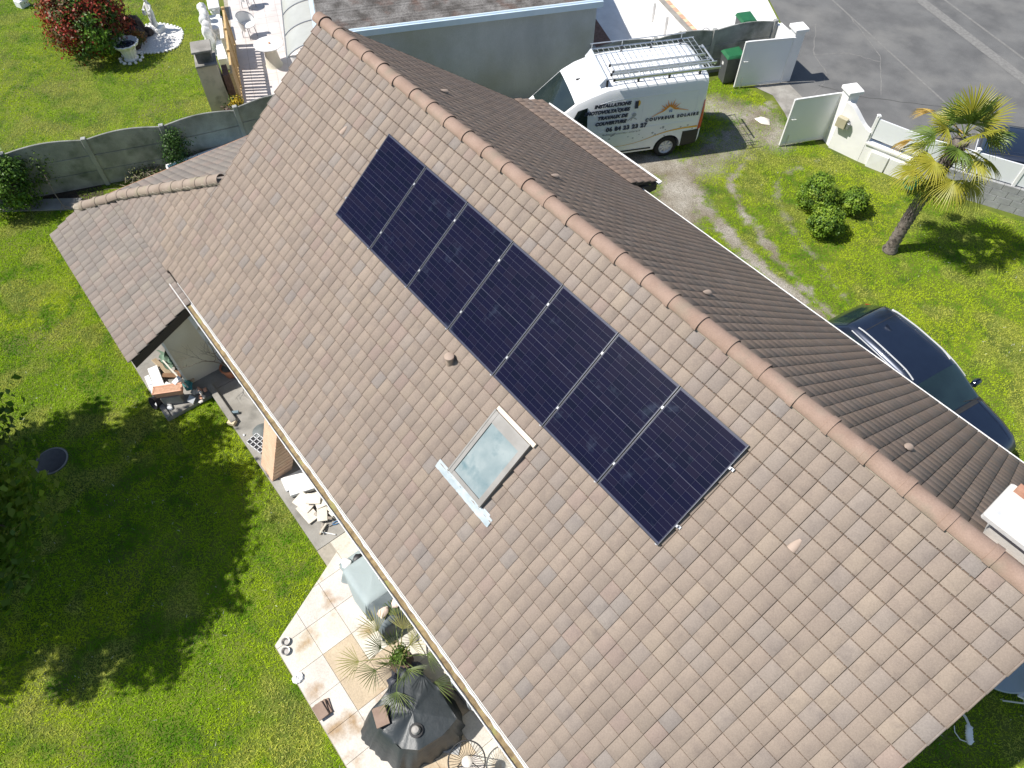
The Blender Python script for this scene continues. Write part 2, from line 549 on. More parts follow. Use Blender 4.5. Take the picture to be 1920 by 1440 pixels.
tag(go, "short mown grass of the lawns around the house", "grass", kind="stuff")
print("grass blades", n)
# ================================================================== the house
TH = R(39.63)                      # front slope
TF = math.tan(TH)
EY, EZ = 1.04, 2.40                # front eave
RY = 5.74
RZ = EZ + TF * (RY - EY)           # ridge line
BEY, BEZ = 10.86, 2.40             # back eave
TB = (RZ - BEZ) / (BEY - RY)
BH = math.atan(TB)
XL, XR = -13.05, 1.72

M_tile = mat("concrete_tile", (0.90, 0.90, 0.91), (1.02, 1.02, 1.01), scale=1.1, stretch=(2.2, 0.55, 0.55), rough=0.88, tint=True, bump=0.18, bscale=90, fine=0.09, fscale=55,
             c3=(0.80, 0.80, 0.82), scale3=5.0, lo3=0.5, hi3=0.75, spec=0.2)
M_ridge = mat("ridge_clay", (0.262, 0.182, 0.140), (0.315, 0.225, 0.178), scale=3.5, rough=0.85, bump=0.15, bscale=80, c3=(0.24, 0.195, 0.148), scale3=2.2, lo3=0.52, hi3=0.72, fine=0.08, fscale=60, spec=0.3)
M_hip = mat("hip_clay", (0.265, 0.21, 0.168), (0.31, 0.25, 0.205), scale=3.5, rough=0.85, bump=0.15, bscale=80, c3=(0.28, 0.25, 0.175), scale3=2.5, lo3=0.5, hi3=0.7, fine=0.08, fscale=60, spec=0.3)
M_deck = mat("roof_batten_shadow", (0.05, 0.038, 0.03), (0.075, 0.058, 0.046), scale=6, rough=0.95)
M_mortar = mat("lime_mortar", (0.30, 0.26, 0.20), (0.38, 0.33, 0.26), scale=14, rough=0.95, bump=0.6, bscale=50)
M_pvc = mat("white_pvc", (0.80, 0.80, 0.80), (0.74, 0.73, 0.71), scale=3, rough=0.4, spec=0.5, c3=(0.55, 0.50, 0.42), scale3=4, lo3=0.66, hi3=0.85)
M_gdirt = mat("gutter_silt", (0.16, 0.115, 0.062), (0.33, 0.25, 0.13), scale=9, rough=0.95, bump=0.5, bscale=60, c3=(0.28, 0.27, 0.10), scale3=5, lo3=0.55, hi3=0.68)
M_render = mat("cream_render", (0.66, 0.60, 0.47), (0.74, 0.68, 0.55), scale=1.8, rough=0.92, bump=0.25, bscale=60, c3=(0.52, 0.46, 0.34), scale3=1.3, lo3=0.55, hi3=0.8)
M_render_w = mat("white_render", (0.72, 0.71, 0.69), (0.80, 0.79, 0.78), scale=2, rough=0.92, bump=0.25, bscale=60, c3=(0.55, 0.53, 0.50), scale3=1.5, lo3=0.55, hi3=0.8)
M_darkwood = mat("dark_bargeboard", (0.055, 0.042, 0.033), (0.085, 0.068, 0.055), scale=5, rough=0.85, stretch=(1, 12, 12), bump=0.2, bscale=30)

house = thing("house", "single-storey house under a wide brown tiled gable roof carrying the solar panels", "house", (-5.6, 5.9, 0.0))
HLOC = Vector((-5.6, 5.9, 0.0))
def hpart(o):
    """o is built in world coordinates: keep it there under the house"""
    o.parent = house
    o.matrix_parent_inverse = Matrix.Translation(-HLOC)
    return o

# ---- walls
m = MB()
def gable(x0, x1, y0, y1):
    zt0 = EZ + TF * (y0 - EY) - 0.16
    zt1 = BEZ + TB * (BEY - y1) - 0.16
    poly = [(y0, 0.0), (y1, 0.0), (y1, zt1), (RY, RZ - 0.2), (y0, zt0)]
    M = Matrix(((0, 0, 1, 0), (1, 0, 0, 0), (0, 1, 0, 0), (0, 0, 0, 1)))
    m.prism(poly, x0, x1, M)
gable(-12.75, 1.42, 2.45, 10.3)
hpart(m.build("wall", M_render_w))
m = MB()
m.box((-12.13, 1.32, 0.93), (0.16, 2.26, 1.66))            # end wall of the wing, lit by the yard
m.hexa([(-12.21, 0.2, 1.76), (-12.05, 0.2, 1.76), (-12.05, 2.44, 1.76), (-12.21, 2.44, 1.76), (-12.21, 0.2, 1.80), (-12.05, 0.2, 1.80), (-12.05, 2.44, 2.8), (-12.21, 2.44, 2.8)])
m.box((-16.45, 3.3, 0.9), (0.18, 6.0, 1.8))
m.box((-14.4, 2.5, 1.0), (4.4, 0.18, 2.0))
hpart(m.build("wing_wall", M_render))
m = MB(); m.hexa([(-12.055, 1.02, 0.11), (-12.043, 1.02, 0.11), (-12.043, 2.44, 0.11), (-12.055, 2.44, 0.11), (-12.055, 0.86, 1.95), (-12.043, 0.86, 1.95), (-12.043, 2.44, 2.5), (-12.055, 2.44, 2.5)])  # roof shade on the end wall, painted as a thin pale bluish slab
hpart(m.build("wall_shade", mat("pale_wall_shade", (0.66, 0.68, 0.70), (0.76, 0.77, 0.77), scale=3, rough=0.9, c3=(0.46, 0.40, 0.30), scale3=3.0, lo3=0.58, hi3=0.68)))
m = MB()
m.box((-12.04, 0.17, 0.86), (0.05, 0.05, 1.6))
hpart(m.build("corner_bead", M_pvc))
m = MB()
for x in (-16.4, -14.3):
    m.box((x, -0.2, 0.8), (0.12, 0.12, 1.6))
hpart(m.build("shed_post", M_darkwood))

# ---- roof planes:  origin O (bottom, start), u (to the right), v (up the slope), n
def frame(O, u, v):
    u = Vector(u).normalized(); v = Vector(v).normalized()
    return (Vector(O), u, v, u.cross(v).normalized())
PITCH_U = 14.77 / 75
EXPO = 0.2728
TW, TLEN = PITCH_U - 0.0045, 0.305

def tile_template(edge=0, nibs=True, length=TLEN, shade_or_silt=True, step=True):
    """tile in (u,v,n): lower edge at v=0, raised there, resting on the course below"""
    t = 0.022
    zl, zu = (0.045, 0.010) if step else (0.017, 0.008)
    w = TW
    b = 0.004
    vs = [(0, 0, zl - t), (w, 0, zl - t), (w, length, zu - t), (0, length, zu - t),
          (0, 0.0, zl - b), (w, 0.0, zl - b), (w, length, zu - b), (0, length, zu - b),
          (b, b, zl), (w - b, b, zl), (w - b, length, zu), (b, length, zu)]
    fs = [(0, 3, 2, 1), (0, 1, 5, 4), (1, 2, 6, 5), (2, 3, 7, 6), (3, 0, 4, 7),
          (4, 5, 9, 8), (5, 6, 10, 9), (6, 7, 11, 10), (7, 4, 8, 11), (8, 9, 10, 11)]
    fs = [(0, 1, 5, 4), (1, 2, 6, 5), (3, 0, 4, 7), (4, 5, 9, 8), (5, 6, 10, 9), (7, 4, 8, 11), (8, 9, 10, 11)]
    if nibs:
        for f in (0.28, 0.74):
            k = len(vs); a = 0.008
            vs += [(f * w - a, -0.016, zl - t - 0.022), (f * w + a, -0.016, zl - t - 0.022), (f * w + a, 0.002, zl - t - 0.022), (f * w - a, 0.002, zl - t - 0.022),
                   (f * w - a, -0.016, zl - 0.020), (f * w + a, -0.016, zl - 0.020), (f * w + a, 0.002, zl - 0.012), (f * w - a, 0.002, zl - 0.012)]
            fs += [tuple(k + i for i in q) for q in ((4, 5, 6, 7), (0, 1, 5, 4), (1, 2, 6, 5), (3, 0, 4, 7))]
    if edge:
        k = len(vs)
        xa, xb = ((-0.022, 0.0) if edge < 0 else (w, w + 0.022))
        vs += [(xa, -0.004, -0.085), (xb, -0.004, -0.085), (xb, length, -0.105), (xa, length, -0.105), (xa, -0.004, zl + 0.006), (xb, -0.004, zl + 0.006), (xb, length, zu + 0.004), (xa, length, zu + 0.004)]
        fs += [tuple(k + i for i in q) for q in ((0, 3, 2, 1), (4, 5, 6, 7), (0, 1, 5, 4), (1, 2, 6, 5), (2, 3, 7, 6), (3, 0, 4, 7))]
    if shade_or_silt and length > 0.26:
        # step shade and grime under the course above, put into the tile colour
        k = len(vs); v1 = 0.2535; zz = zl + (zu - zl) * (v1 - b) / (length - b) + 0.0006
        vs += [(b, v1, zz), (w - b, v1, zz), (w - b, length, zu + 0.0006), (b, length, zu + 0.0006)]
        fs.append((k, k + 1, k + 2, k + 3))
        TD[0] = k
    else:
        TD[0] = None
    return np.array(vs, float), fs

TD = [None]
PAL = [((0.268, 0.216, 0.178), 7), ((0.259, 0.21, 0.173), 7), ((0.254, 0.212, 0.182), 3), ((0.239, 0.207, 0.185), 1.2), ((0.266, 0.207, 0.176), 1.2), ((0.275, 0.223, 0.18), 1.2), ((0.247, 0.201, 0.166), 1.5)]
PALG = [((0.219, 0.191, 0.169), 4), ((0.208, 0.184, 0.164), 3), ((0.23, 0.191, 0.167), 2), ((0.23, 0.202, 0.173), 1)]
PALM = [((0.241, 0.204, 0.178), 4), ((0.232, 0.197, 0.173), 3), ((0.247, 0.202, 0.175), 2)]
PALB = [((0.286, 0.207, 0.16), 4), ((0.274, 0.201, 0.156), 3), ((0.294, 0.218, 0.173), 2), ((0.263, 0.201, 0.162), 2)]
def pick(rs, pal):
    w = np.array([p[1] for p in pal]); w = w / w.sum()
    c = np.array(pal[rs.choice(len(pal), p=w)][0])
    return c * rs.uniform(0.96, 1.04)

LAP_SHADE = np.array([0.50, 0.45, 0.42])  # tint factor of the painted shade band at each lap
class TileField:
    def __init__(self): self.V = []; self.F = {4: []}; self.T = []; self.n = 0; self.F3 = []
    def add(self, vs, fs, col, dk=None):
        t = np.repeat(np.append(col, 1.0)[None], len(vs), 0)
        if dk is not None: t[dk:dk + 4, :3] *= LAP_SHADE
        self.V.append(vs); self.T.append(t)
        self.F[4].append(np.array(fs) + self.n); self.n += len(vs)
    def build(self, name, material):
        me = np_mesh(name, np.concatenate(self.V), np.concatenate(self.F[4]), np.concatenate(self.T))
        return add_mesh(name, me, material)

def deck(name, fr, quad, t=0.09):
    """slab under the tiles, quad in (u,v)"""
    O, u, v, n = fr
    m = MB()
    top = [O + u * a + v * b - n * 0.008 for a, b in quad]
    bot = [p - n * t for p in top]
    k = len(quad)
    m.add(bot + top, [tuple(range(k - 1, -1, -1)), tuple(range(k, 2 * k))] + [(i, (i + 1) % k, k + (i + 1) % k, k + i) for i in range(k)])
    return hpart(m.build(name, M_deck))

VARIANTS = []
rs = np.random.RandomState(11)
def to_mesh(name, vs, fs, col):
    t = np.repeat(np.append(col, 1.0)[None], len(vs), 0)
    if TD[0] is not None: t[TD[0]:TD[0] + 4, :3] *= LAP_SHADE
    return np_mesh(name, vs, np.array(fs), t)

def roof(fr, ncol, nrow, v0, vmax, pal, seed, parent, individuals=0, edge_l=True, edge_r=True, clip=None, udir0=0.0, palfn=None, nib=True, step=True):
    """lay tiles on a plane; the nearest in view become objects of their own"""
    O, u, v, n = fr
    rs = np.random.RandomState(seed)
    tiles = []
    for j in range(nrow):
        vb = v0 + j * EXPO
        if vb >= vmax - 0.03: break
        L = min(TLEN, vmax - vb)
        for i in range(ncol):
            ub = udir0 + i * PITCH_U
            edge = -1 if (i == 0 and edge_l) else (1 if (i == ncol - 1 and edge_r) else 0)
            c = O + u * (ub + TW / 2) + v * (vb + L / 2)
            d = (c - CAM_POS).length
            tiles.append((d if in_frame(c, -0.005) and individuals else 1e6 + d, i, j, ub, vb, L, edge))
    order = sorted(range(len(tiles)), key=lambda k: tiles[k][0])
    single = set(k for k in order[:individuals] if tiles[k][0] < 1e6)
    field = TileField()
    base_rot = Matrix((u, v, n)).transposed()
    for k, (d, i, j, ub, vb, L, edge) in enumerate(tiles):
        p = pal
        if palfn is not None: p = palfn(ub, vb)
        jit = rs.uniform(-0.0015, 0.0015); dz = rs.uniform(0, 0.0035); tw = rs.uniform(-0.004, 0.004)
        col = pick(rs, p)
        if k in single and L >= TLEN - 1e-6 and edge == 0:
            vi = rs.randint(0, 14)
            o = bpy.data.objects.new("roof_tile", VARIANTS[vi])
            COL.objects.link(o)
            pos = O + u * (ub + jit) + v * vb + n * dz
            o.parent = parent
            o.matrix_basis = Matrix.Translation(pos) @ base_rot.to_4x4() @ Matrix.Rotation(tw * 0.5, 4, 'Z')
            continue
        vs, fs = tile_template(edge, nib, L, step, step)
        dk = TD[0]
        vs = vs.copy()
        vs[:, 2] += dz + tw * (vs[:, 0] - TW / 2)
        vs[:, 0] += ub + jit; vs[:, 1] += vb
        if clip is not None:
            r = clip(vs)
            if r is None: continue
            vs = r
        Vw = np.array(O)[None] + vs[:, :1] * np.array(u)[None] + vs[:, 1:2] * np.array(v)[None] + vs[:, 2:] * np.array(n)[None]
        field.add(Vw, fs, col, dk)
    return field

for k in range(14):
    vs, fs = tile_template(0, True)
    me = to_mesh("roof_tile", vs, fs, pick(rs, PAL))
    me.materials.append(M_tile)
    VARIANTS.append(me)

# front slope
FR_F = frame((XL, EY, EZ), (1, 0, 0), (0, math.cos(TH), math.sin(TH)))
LF = (RY - EY) / math.cos(TH)
roof_front = deck("roof", FR_F, [(0.02, 0.03), (14.75, 0.03), (14.75, LF), (0.02, LF)])
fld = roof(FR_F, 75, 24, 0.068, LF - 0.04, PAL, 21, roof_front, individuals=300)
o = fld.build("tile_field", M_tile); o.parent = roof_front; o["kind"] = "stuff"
# back slope (seen at a grazing angle)
FR_B = frame((XR, BEY, BEZ), (-1, 0, 0), (0, -math.cos(BH), math.sin(BH)))
LB = (BEY - RY) / math.cos(BH)
roof_back = deck("back_roof", FR_B, [(0.02, 0.03), (14.75, 0.03), (14.75, LB), (0.02, LB)])
fld = roof(FR_B, 75, 25, 0.05, LB - 0.04, PALB, 22, roof_back, step=False)
o = fld.build("back_tile_field", M_tile); o.parent = roof_back; o["kind"] = "stuff"
# flatter extension over the garage end, behind
XE = -8.76
EXA, EXB = (10.55, BEZ + TB * (BEY - 10.55) + 0.02), (11.55, 2.20)
sl = math.atan2(EXA[1] - EXB[1], EXB[0] - EXA[0])
FR_E = frame((XE, EXB[0], EXB[1]), (-1, 0, 0), (0, -math.cos(sl), math.sin(sl)))
LE = math.hypot(EXB[0] - EXA[0], EXA[1] - EXB[1])
deck_e = deck("porch_roof", FR_E, [(0.01, 0.03), (4.29, 0.03), (4.29, LE), (0.01, LE)], t=0.06)
fld = roof(FR_E, 22, 5, 0.03, LE, PALB, 23, deck_e, edge_l=False, edge_r=False)
o = fld.build("porch_tile_field", M_tile); o.parent = deck_e; o["kind"] = "stuff"
m = MB()
m.hexa([(XE + 0.005, 10.6, 2.12), (XE + 0.035, 10.6, 2.12), (XE + 0.035, 11.5, 2.02), (XE + 0.005, 11.5, 2.02), (XE + 0.005, 10.6, 2.46), (XE + 0.035, 10.6, 2.46), (XE + 0.035, 11.5, 2.19), (XE + 0.005, 11.5, 2.19)])
m.box(((XE - 13.0) / 2, 11.0, 1.99), (4.2, 1.0, 0.05))
hpart(m.build("porch_fascia", M_darkwood))

# wing: upper part in the plane of the front slope, flatter skirt below, hip to the left slope
ZB = EZ - 0.03
WL = -16.9
hipx = lambda y: (2.33 + 0.828 * (y - 1.04) - 2.0) / 0.486 - 16.88 if y > 1.04 else (1.62 + 0.447 * (y + 0.55) - 2.0) / 0.486 - 16.88
FR_W1 = frame((WL, 1.04, ZB), (1, 0, 0), (0, math.cos(TH), math.sin(TH)))
cosw = math.cos(TH)
def clip_w1(vs):
    out = vs.copy()
    lim = np.array([hipx(1.04 + v * cosw) - WL for v in vs[:, 1]])
    hi = XL - WL - 0.01
    if (vs[:, 0] < lim).all() or (vs[:, 0] > hi).all(): return None
    out[:, 0] = np.minimum(np.maximum(vs[:, 0], lim), hi)
    return out
yh = 2.86
m = MB()
O, u, v, n = FR_W1
a0 = hipx(1.041) - WL
dw1 = deck("wing_roof", FR_W1, [(a0, -0.02), (XL - WL - 0.02, -0.02), (XL - WL - 0.02, (yh - 1.04) / cosw)])
def pal_w(ub, vb):
    g = (vb * 0.9 + (ub - 2.2) * 0.55)
    return PAL if g + rs.uniform(-0.15, 0.15) > 0.75 else PALM
fld = roof(FR_W1, 20, 10, 0.02, (yh - 1.04) / cosw, PAL, 24, dw1, edge_l=False, edge_r=False, clip=clip_w1, palfn=pal_w)
o = fld.build("wing_tile_field", M_tile); o.parent = dw1; o["kind"] = "stuff"
# skirt
SK = math.atan(0.447)
FR_W2 = frame((WL, -0.55, 1.62), (1, 0, 0), (0, math.cos(SK), math.sin(SK)))
LW2 = 1.59 / math.cos(SK)
def clip_w2(vs):
    out = vs.copy()
    lim = np.array([max(hipx(-0.55 + q * math.cos(SK)) - WL, 0.0) for q in vs[:, 1]])
    if (vs[:, 0] < lim - 0.02).all(): return None
    out[:, 0] = np.maximum(vs[:, 0], lim - 0.022)
    return out
dw2 = deck("skirt_roof", FR_W2, [(0.02, 0.02), (4.86, 0.02), (4.86, LW2 + 0.25), (4.2, LW2), (0.72, LW2), (0.03, 0.92)], t=0.06)
fld = roof(FR_W2, 25, 8, -0.03, LW2 + 0.02, PALG, 25, dw2, edge_l=False, edge_r=False, clip=clip_w2, palfn=lambda ub, vb: PALG if rs.rand() > 0.05 + 0.10 * ub else PALM)
o = fld.build("skirt_tile_field", M_tile); o.parent = dw2; o["kind"] = "stuff"
# left slope
TLs = math.atan(0.486)
FR_L = frame((-16.88, 8.4, 2.0), (0, -1, 0), (math.cos(TLs), 0, math.sin(TLs)))
LL = 3.85 / math.cos(TLs)
hipy = lambda x: next((y for y in np.arange(0.2, 3.2, 0.01) if hipx(y) >= x), 3.2)
HY = [hipy(x) for x in np.arange(-16.9, -12.9, 0.05)]
def hip_y(x): return float(np.interp(x, np.arange(-16.9, -12.9, 0.05), HY))
def clip_l(vs):
    out = vs.copy()
    lim = np.array([8.4 - hip_y(-16.88 + q * math.cos(TLs)) for q in vs[:, 1]])
    if (vs[:, 0] > lim).all(): return None
    out[:, 0] = np.minimum(vs[:, 0], lim)
    return out
dl = deck("left_roof", FR_L, [(0.0, 0.02), (8.05, 0.02), (7.36, 0.75), (5.56, LL), (0.0, LL)])
fld = roof(FR_L, 42, 17, 0.0, LL, PALB, 26, dl, edge_l=False, edge_r=False, clip=clip_l, palfn=lambda ub, vb: PALG if rs.rand() > 0.2 else PALM)
o = fld.build("left_tile_field", M_tile); o.parent = dl; o["kind"] = "stuff"
m = MB(); m.box((-16.93, 4.3, 1.96), (0.03, 7.9, 0.12))
hpart(m.build("eave_board", mat("terracotta_edge", (0.42, 0.20, 0.10), (0.5, 0.27, 0.15), scale=8, rough=0.9)))
# barge board of the wing end
m = MB()
zb = lambda y: 1.62 + 0.447 * (y + 0.55)
m.hexa([(-12.035, -0.52, zb(-0.52) - 0.26), (-12.0, -0.52, zb(-0.52) - 0.26), (-12.0, 1.3, zb(1.3) - 0.26), (-12.035, 1.3, zb(1.3) - 0.26), (-12.035, -0.52, zb(-0.52) - 0.03), (-12.0, -0.52, zb(-0.52) - 0.03), (-12.0, 1.3, zb(1.3) - 0.03), (-12.035, 1.3, zb(1.3) - 0.03)])
hpart(m.build("barge_board", M_darkwood))

# ---- ridge and hip tiles
def ridge_mesh(L, r, name, material):
    m = MB()
    seg = 12
    prof = [(0.0, 1.0), (0.045, 1.0), (0.05, 1.0), (L - 0.09, 1.03), (L - 0.085, 1.13), (L, 1.16)]
    outer = []; inner = []
    for (x, k) in prof:
        for s in range(seg + 1):
            t = math.pi * s / seg
            rr = r * k
            outer.append((x, rr * 1.08 * math.cos(t), rr * math.sin(t) * 0.92 - 0.012))
            inner.append((x, (rr - 0.014) * 1.08 * math.cos(t), (rr - 0.014) * math.sin(t) * 0.92 - 0.012))
    N = seg + 1
    vs = outer + inner
    k = len(outer)
    fs = []
    for i in range(len(prof) - 1):
        for s in range(seg):
            a = i * N + s
            fs.append((a, a + 1, a + N + 1, a + N))
            fs.append((k + a, k + a + N, k + a + N + 1, k + a + 1))
    for i in (0, len(prof) - 1):
        for s in range(seg):
            a = i * N + s
            fs.append((a, k + a, k + a + 1, a + 1) if i == 0 else (a, a + 1, k + a + 1, k + a))
    for i in range(len(prof) - 1):
        for s in (0, seg):
            a = i * N + s
            fs.append((a, a + N, k + a + N, k + a))
    m.add(vs, fs, None, True)
    me = m.mesh(name)
    me.materials.append(material)
    return me
me = ridge_mesh(0.545, 0.118, "ridge_tile", M_ridge)
rr = random.Random(5)
x = XR - 0.03
# the lapped collar of each ridge tile points to +X
xs_r = [-12.92 + 0.513 * k for k in range(0, 29)]
for k, xe in enumerate(xs_r):
    o = bpy.data.objects.new("ridge_tile", me)
    COL.objects.link(o); hpart(o)
    xs0 = xe - 0.545 if k > 0 else xe - 0.30
    o.location = (xe - 0.545, RY + rr.uniform(-.004, .004), RZ - 0.012 + rr.uniform(-.003, .004))
    o.rotation_euler = (rr.uniform(-.02, .02), rr.uniform(-.004, .004), rr.uniform(-.008, .008))
    if k == 0:
        o.scale = (0.5, 1.06, 1.06); o.location.x = xe - 0.27
m = MB()
for s in (-1, 1):
    m.hexa([(XL + .02, RY + s * 0.02, RZ - 0.10), (XR - .02, RY + s * 0.02, RZ - 0.10), (XR - .02, RY + s * .11, RZ - 0.11), (XL + .02, RY + s * .11, RZ - 0.11), (XL + .02, RY + s * 0.02, RZ + 0.03), (XR - .02, RY + s * 0.02, RZ + 0.03), (XR - .02, RY + s * .11, RZ - 0.055), (XL + .02, RY + s * .11, RZ - 0.055)])
hpart(m.build("ridge_mortar", M_mortar))
# hip tiles
hp = [Vector((hipx(y), y, (1.62 + 0.447 * (y + 0.55)) if y < 1.04 else ZB + 0.828 * (y - 1.04))) for y in np.linspace(0.36, 2.84, 60)]
cum = [0]
for a, b in zip(hp[:-1], hp[1:]): cum.append(cum[-1] + (b - a).length)
def hip_at(s):
    s = min(max(s, 0), cum[-1] - 1e-4)
    for i in range(len(cum) - 1):
        if cum[i + 1] >= s:
            t = (s - cum[i]) / (cum[i + 1] - cum[i]); return hp[i].lerp(hp[i + 1], t)
meh = ridge_mesh(0.40, 0.118, "hip_tile", M_hip)
NH = 12
step = cum[-1] / NH
for k in range(NH):
    a = hip_at((k + 1) * step + 0.02); b = hip_at(k * step)     # collar down the hip
    d = (b - a).normalized()
    side = d.cross(Vector((0, 0, 1))).normalized(); up = side.cross(d)
    Mx = Matrix((d, -side, up)).transposed().to_4x4()
    o = bpy.data.objects.new("hip_tile", meh)
    COL.objects.link(o); hpart(o)
    o.matrix_basis = Matrix.Translation(a + up * (0.035 + 0.004 * (k % 2))) @ Mx
m = MB()
for k in range(40):
    p = hip_at(cum[-1] * (k + 0.5) / 40)
    f = rr.uniform(0.8, 1.2)
    m.bbox((p.x + 0.03, p.y - 0.07, p.z + 0.012), (0.15 * f, 0.10 * f, 0.05), 0.015, 0.65)
hpart(m.build("hip_mortar", M_mortar))
# hip end stop and its short white pipe
m = MB(); m.bbox((hp[0].x - 0.08, hp[0].y - 0.06, hp[0].z - 0.02), (0.28, 0.2, 0.14), 0.05, 0.6)
hpart(m.build("hip_end", M_mortar))

# ---- gutters
def gutter(name, x0, x1, y, z, r=0.062, flip=1, shade_or_silt=True):
    m = MB()
    seg = 10
    for part in (0,):
        vs = []; fs = []
        for x in (x0, x1):
            for rr_ in (r, r - 0.006):
                for s in range(seg + 1):
                    t = math.pi + math.pi * s / seg
                    vs.append((x, y + rr_ * math.cos(t), z + rr_ * math.sin(t)))
        N = seg + 1
        for s in range(seg):
            fs.append((s, s + 1, 2 * N + s + 1, 2 * N + s))
            fs.append((N + s, 3 * N + s, 3 * N + s + 1, N + s + 1))
        for base in (0, 2 * N):
            fs.append(tuple(range(base, base + N)))
        m.add(vs, fs, None, True)
    m.tube([(x0, y - flip * r, z + 0.002), (x1, y - flip * r, z + 0.002)], 0.009, 6)
    m.tube([(x0, y + flip * r, z - 0.004), (x1, y + flip * r, z - 0.004)], 0.004, 4)
    o = hpart(m.build(name, M_pvc))
    if shade_or_silt:
        d = MB()
        n = int((x1 - x0) / 0.12)
        vs = []; fs = []
        q = random.Random(3)
        for i in range(n + 1):
            x = x0 + (x1 - x0) * i / n
            hgt = -0.040 + q.uniform(-0.008, 0.012)
            hw = math.sqrt(max(r * r - hgt * hgt, 1e-4)) - 0.012
            vs += [(x, y - hw, z + hgt), (x, y, z + hgt + q.uniform(-.006, .008)), (x, y + hw, z + hgt + .006)]
        for i in range(n):
            a = i * 3
            fs += [(a, a + 3, a + 4, a + 1), (a + 1, a + 4, a + 5, a + 2)]
        d.add(vs, fs, None, True)
        s = d.build("gutter_silt", M_gdirt)
        s.parent = o
    return o
gutter("gutter", -12.78, 1.70, 0.990, 2.330, 0.062)
gutter("back_gutter", -8.72, 1.70, 10.93, 2.30, 0.06, flip=-1, shade_or_silt=False)
gutter("porch_gutter", -12.95, -8.74, 11.62, 2.16, 0.06, flip=-1, shade_or_silt=False)
for k in range(24):
    xb = -12.6 + 0.62 * k
    m = MB(); m.box((xb, 0.985, 2.266), (0.022, 0.12, 0.008)); m.box((xb, 0.917, 2.305), (0.022, 0.010, 0.07))
    hpart(m.build("gutter_bracket", M_pvc))
m = MB(); m.box((-5.5, 1.075, 2.26), (14.4, 0.02, 0.16))
hpart(m.build("fascia", M_pvc))
m = MB(); m.box((-5.5, 1.75, 2.30), (14.4, 1.3, 0.03))
hpart(m.build("soffit", M_render_w))

# ---- roof vents: half-round hoods standing on a tile
M_vent = mat("vent_tile", (0.345, 0.262, 0.205), (0.40, 0.31, 0.25), scale=5, rough=0.85, bump=0.1)
M_black = mat("black_void", (0.006, 0.006, 0.006), (0.01, 0.01, 0.01), rough=0.9)
def hood(fr, u0, v0):
    O, u, v, n = fr
    m = MB()
    vs = []; fs = []
    seg = 8; st = 5
    for j in range(st + 1):
        t = j / st
        for s in range(seg + 1):
            a = math.pi * s / seg
            rad = 0.062 * (1 - 0.75 * t * t)
            vs.append(O + u * (u0 + rad * math.cos(a)) + v * (v0 + t * 0.17) + n * (0.028 + rad * 0.9 * math.sin(a) * (1 - 0.5 * t)))
    for j in range(st):
        for s in range(seg):
            a = j * (seg + 1) + s
            fs.append((a, a + 1, a + seg + 2, a + seg + 1))
    m.add(vs, fs, None, True)
    o = hpart(m.build("roof_vent", M_vent))
    d = MB()
    d.add([O + u * (u0 + 0.055 * math.cos(math.pi * s / 8)) + v * (v0 + 0.012) + n * (0.03 + 0.05 * math.sin(math.pi * s / 8)) for s in range(9)], [tuple(range(9))])
    q = d.build("opening", M_black); q.parent = o
hood(FR_F, -10.81 - XL, (4.68 - EY) / math.cos(TH))
hood(FR_F, -0.53 - XL, (4.66 - EY) / math.cos(TH))
for xv in (-10.78, -7.48, -3.95, -0.47):
    hood(FR_B, XR - xv, (BEY - 6.98) / math.cos(BH))
# pipe vent with a cap
m = MB()
pv = Vector((-5.93, 3.50, EZ + TF * (3.50 - EY)))
m.tube([pv - Vector((0, 0, 0.05)), pv + Vector((0, 0, 0.17))], 0.062, 16)
m.lathe([(0.066, 0.0), (0.078, 0.01), (0.078, 0.05), (0.05, 0.065)], 16, (pv.x, pv.y, pv.z + 0.15))
m.tube([pv + Vector((0, 0.08, 0.04)), pv + Vector((0, 0.0, 0.02))], [0.05, 0.085], 12)
o = hpart(m.build("vent_pipe", M_vent))

# ---- roof window
sky_o = MB()
wl_, wr_ = -4.74 - XL, -3.94 - XL
vb_, vt_ = (2.61 - EY) / math.cos(TH), (3.55 - EY) / math.cos(TH)
def fbox(m, u0, u1, v0, v1, n0, n1, fr=FR_F):
    O, u, v, n = fr
    m.hexa([O + u * a + v * b + n * c for c in (n0, n1) for (a, b) in ((u0, v0), (u1, v0), (u1, v1), (u0, v1))])
M_alu = mat("grey_aluminium", (0.215, 0.205, 0.19), (0.265, 0.255, 0.24), scale=4, rough=0.5, metal=0.25)
M_lead = mat("lead_apron", (0.36, 0.42, 0.45), (0.50, 0.55, 0.58), scale=7, rough=0.55, metal=0.3, bump=0.3, bscale=20, c3=(0.45, 0.5, 0.53), scale3=5)
M_cream = mat("flashing_cream", (0.60, 0.50, 0.40), (0.68, 0.59, 0.49), scale=4, rough=0.7)
m = MB()
fb = 0.085
fbox(m, wl_, wl_ + 0.085, vb_, vt_, 0.0, 0.105); fbox(m, wr_ - 0.085, wr_, vb_, vt_, 0.0, 0.105)
fbox(m, wl_ + 0.085, wr_ - 0.085, vb_, vb_ + 0.07, 0.0, 0.10); fbox(m, wl_ + 0.085, wr_ - 0.085, vt_ - 0.19, vt_, 0.0, 0.10)
win = hpart(m.build("roof_window", M_alu))
m = MB()
fbox(m, wl_ + 0.088, wr_ - 0.088, vb_ + 0.073, vt_ - 0.193, 0.05, 0.086)
M_pane = mat("roof_window_glass", (0.20, 0.255, 0.265), (0.30, 0.345, 0.345), scale=2.4, rough=0.18, spec=0.35, detail=6, c3=(0.12, 0.19, 0.21), scale3=3.2, lo3=0.55, hi3=0.75, bump=0.02, bscale=10)
q = m.build("pane", M_pane); q.parent = win
m = MB()
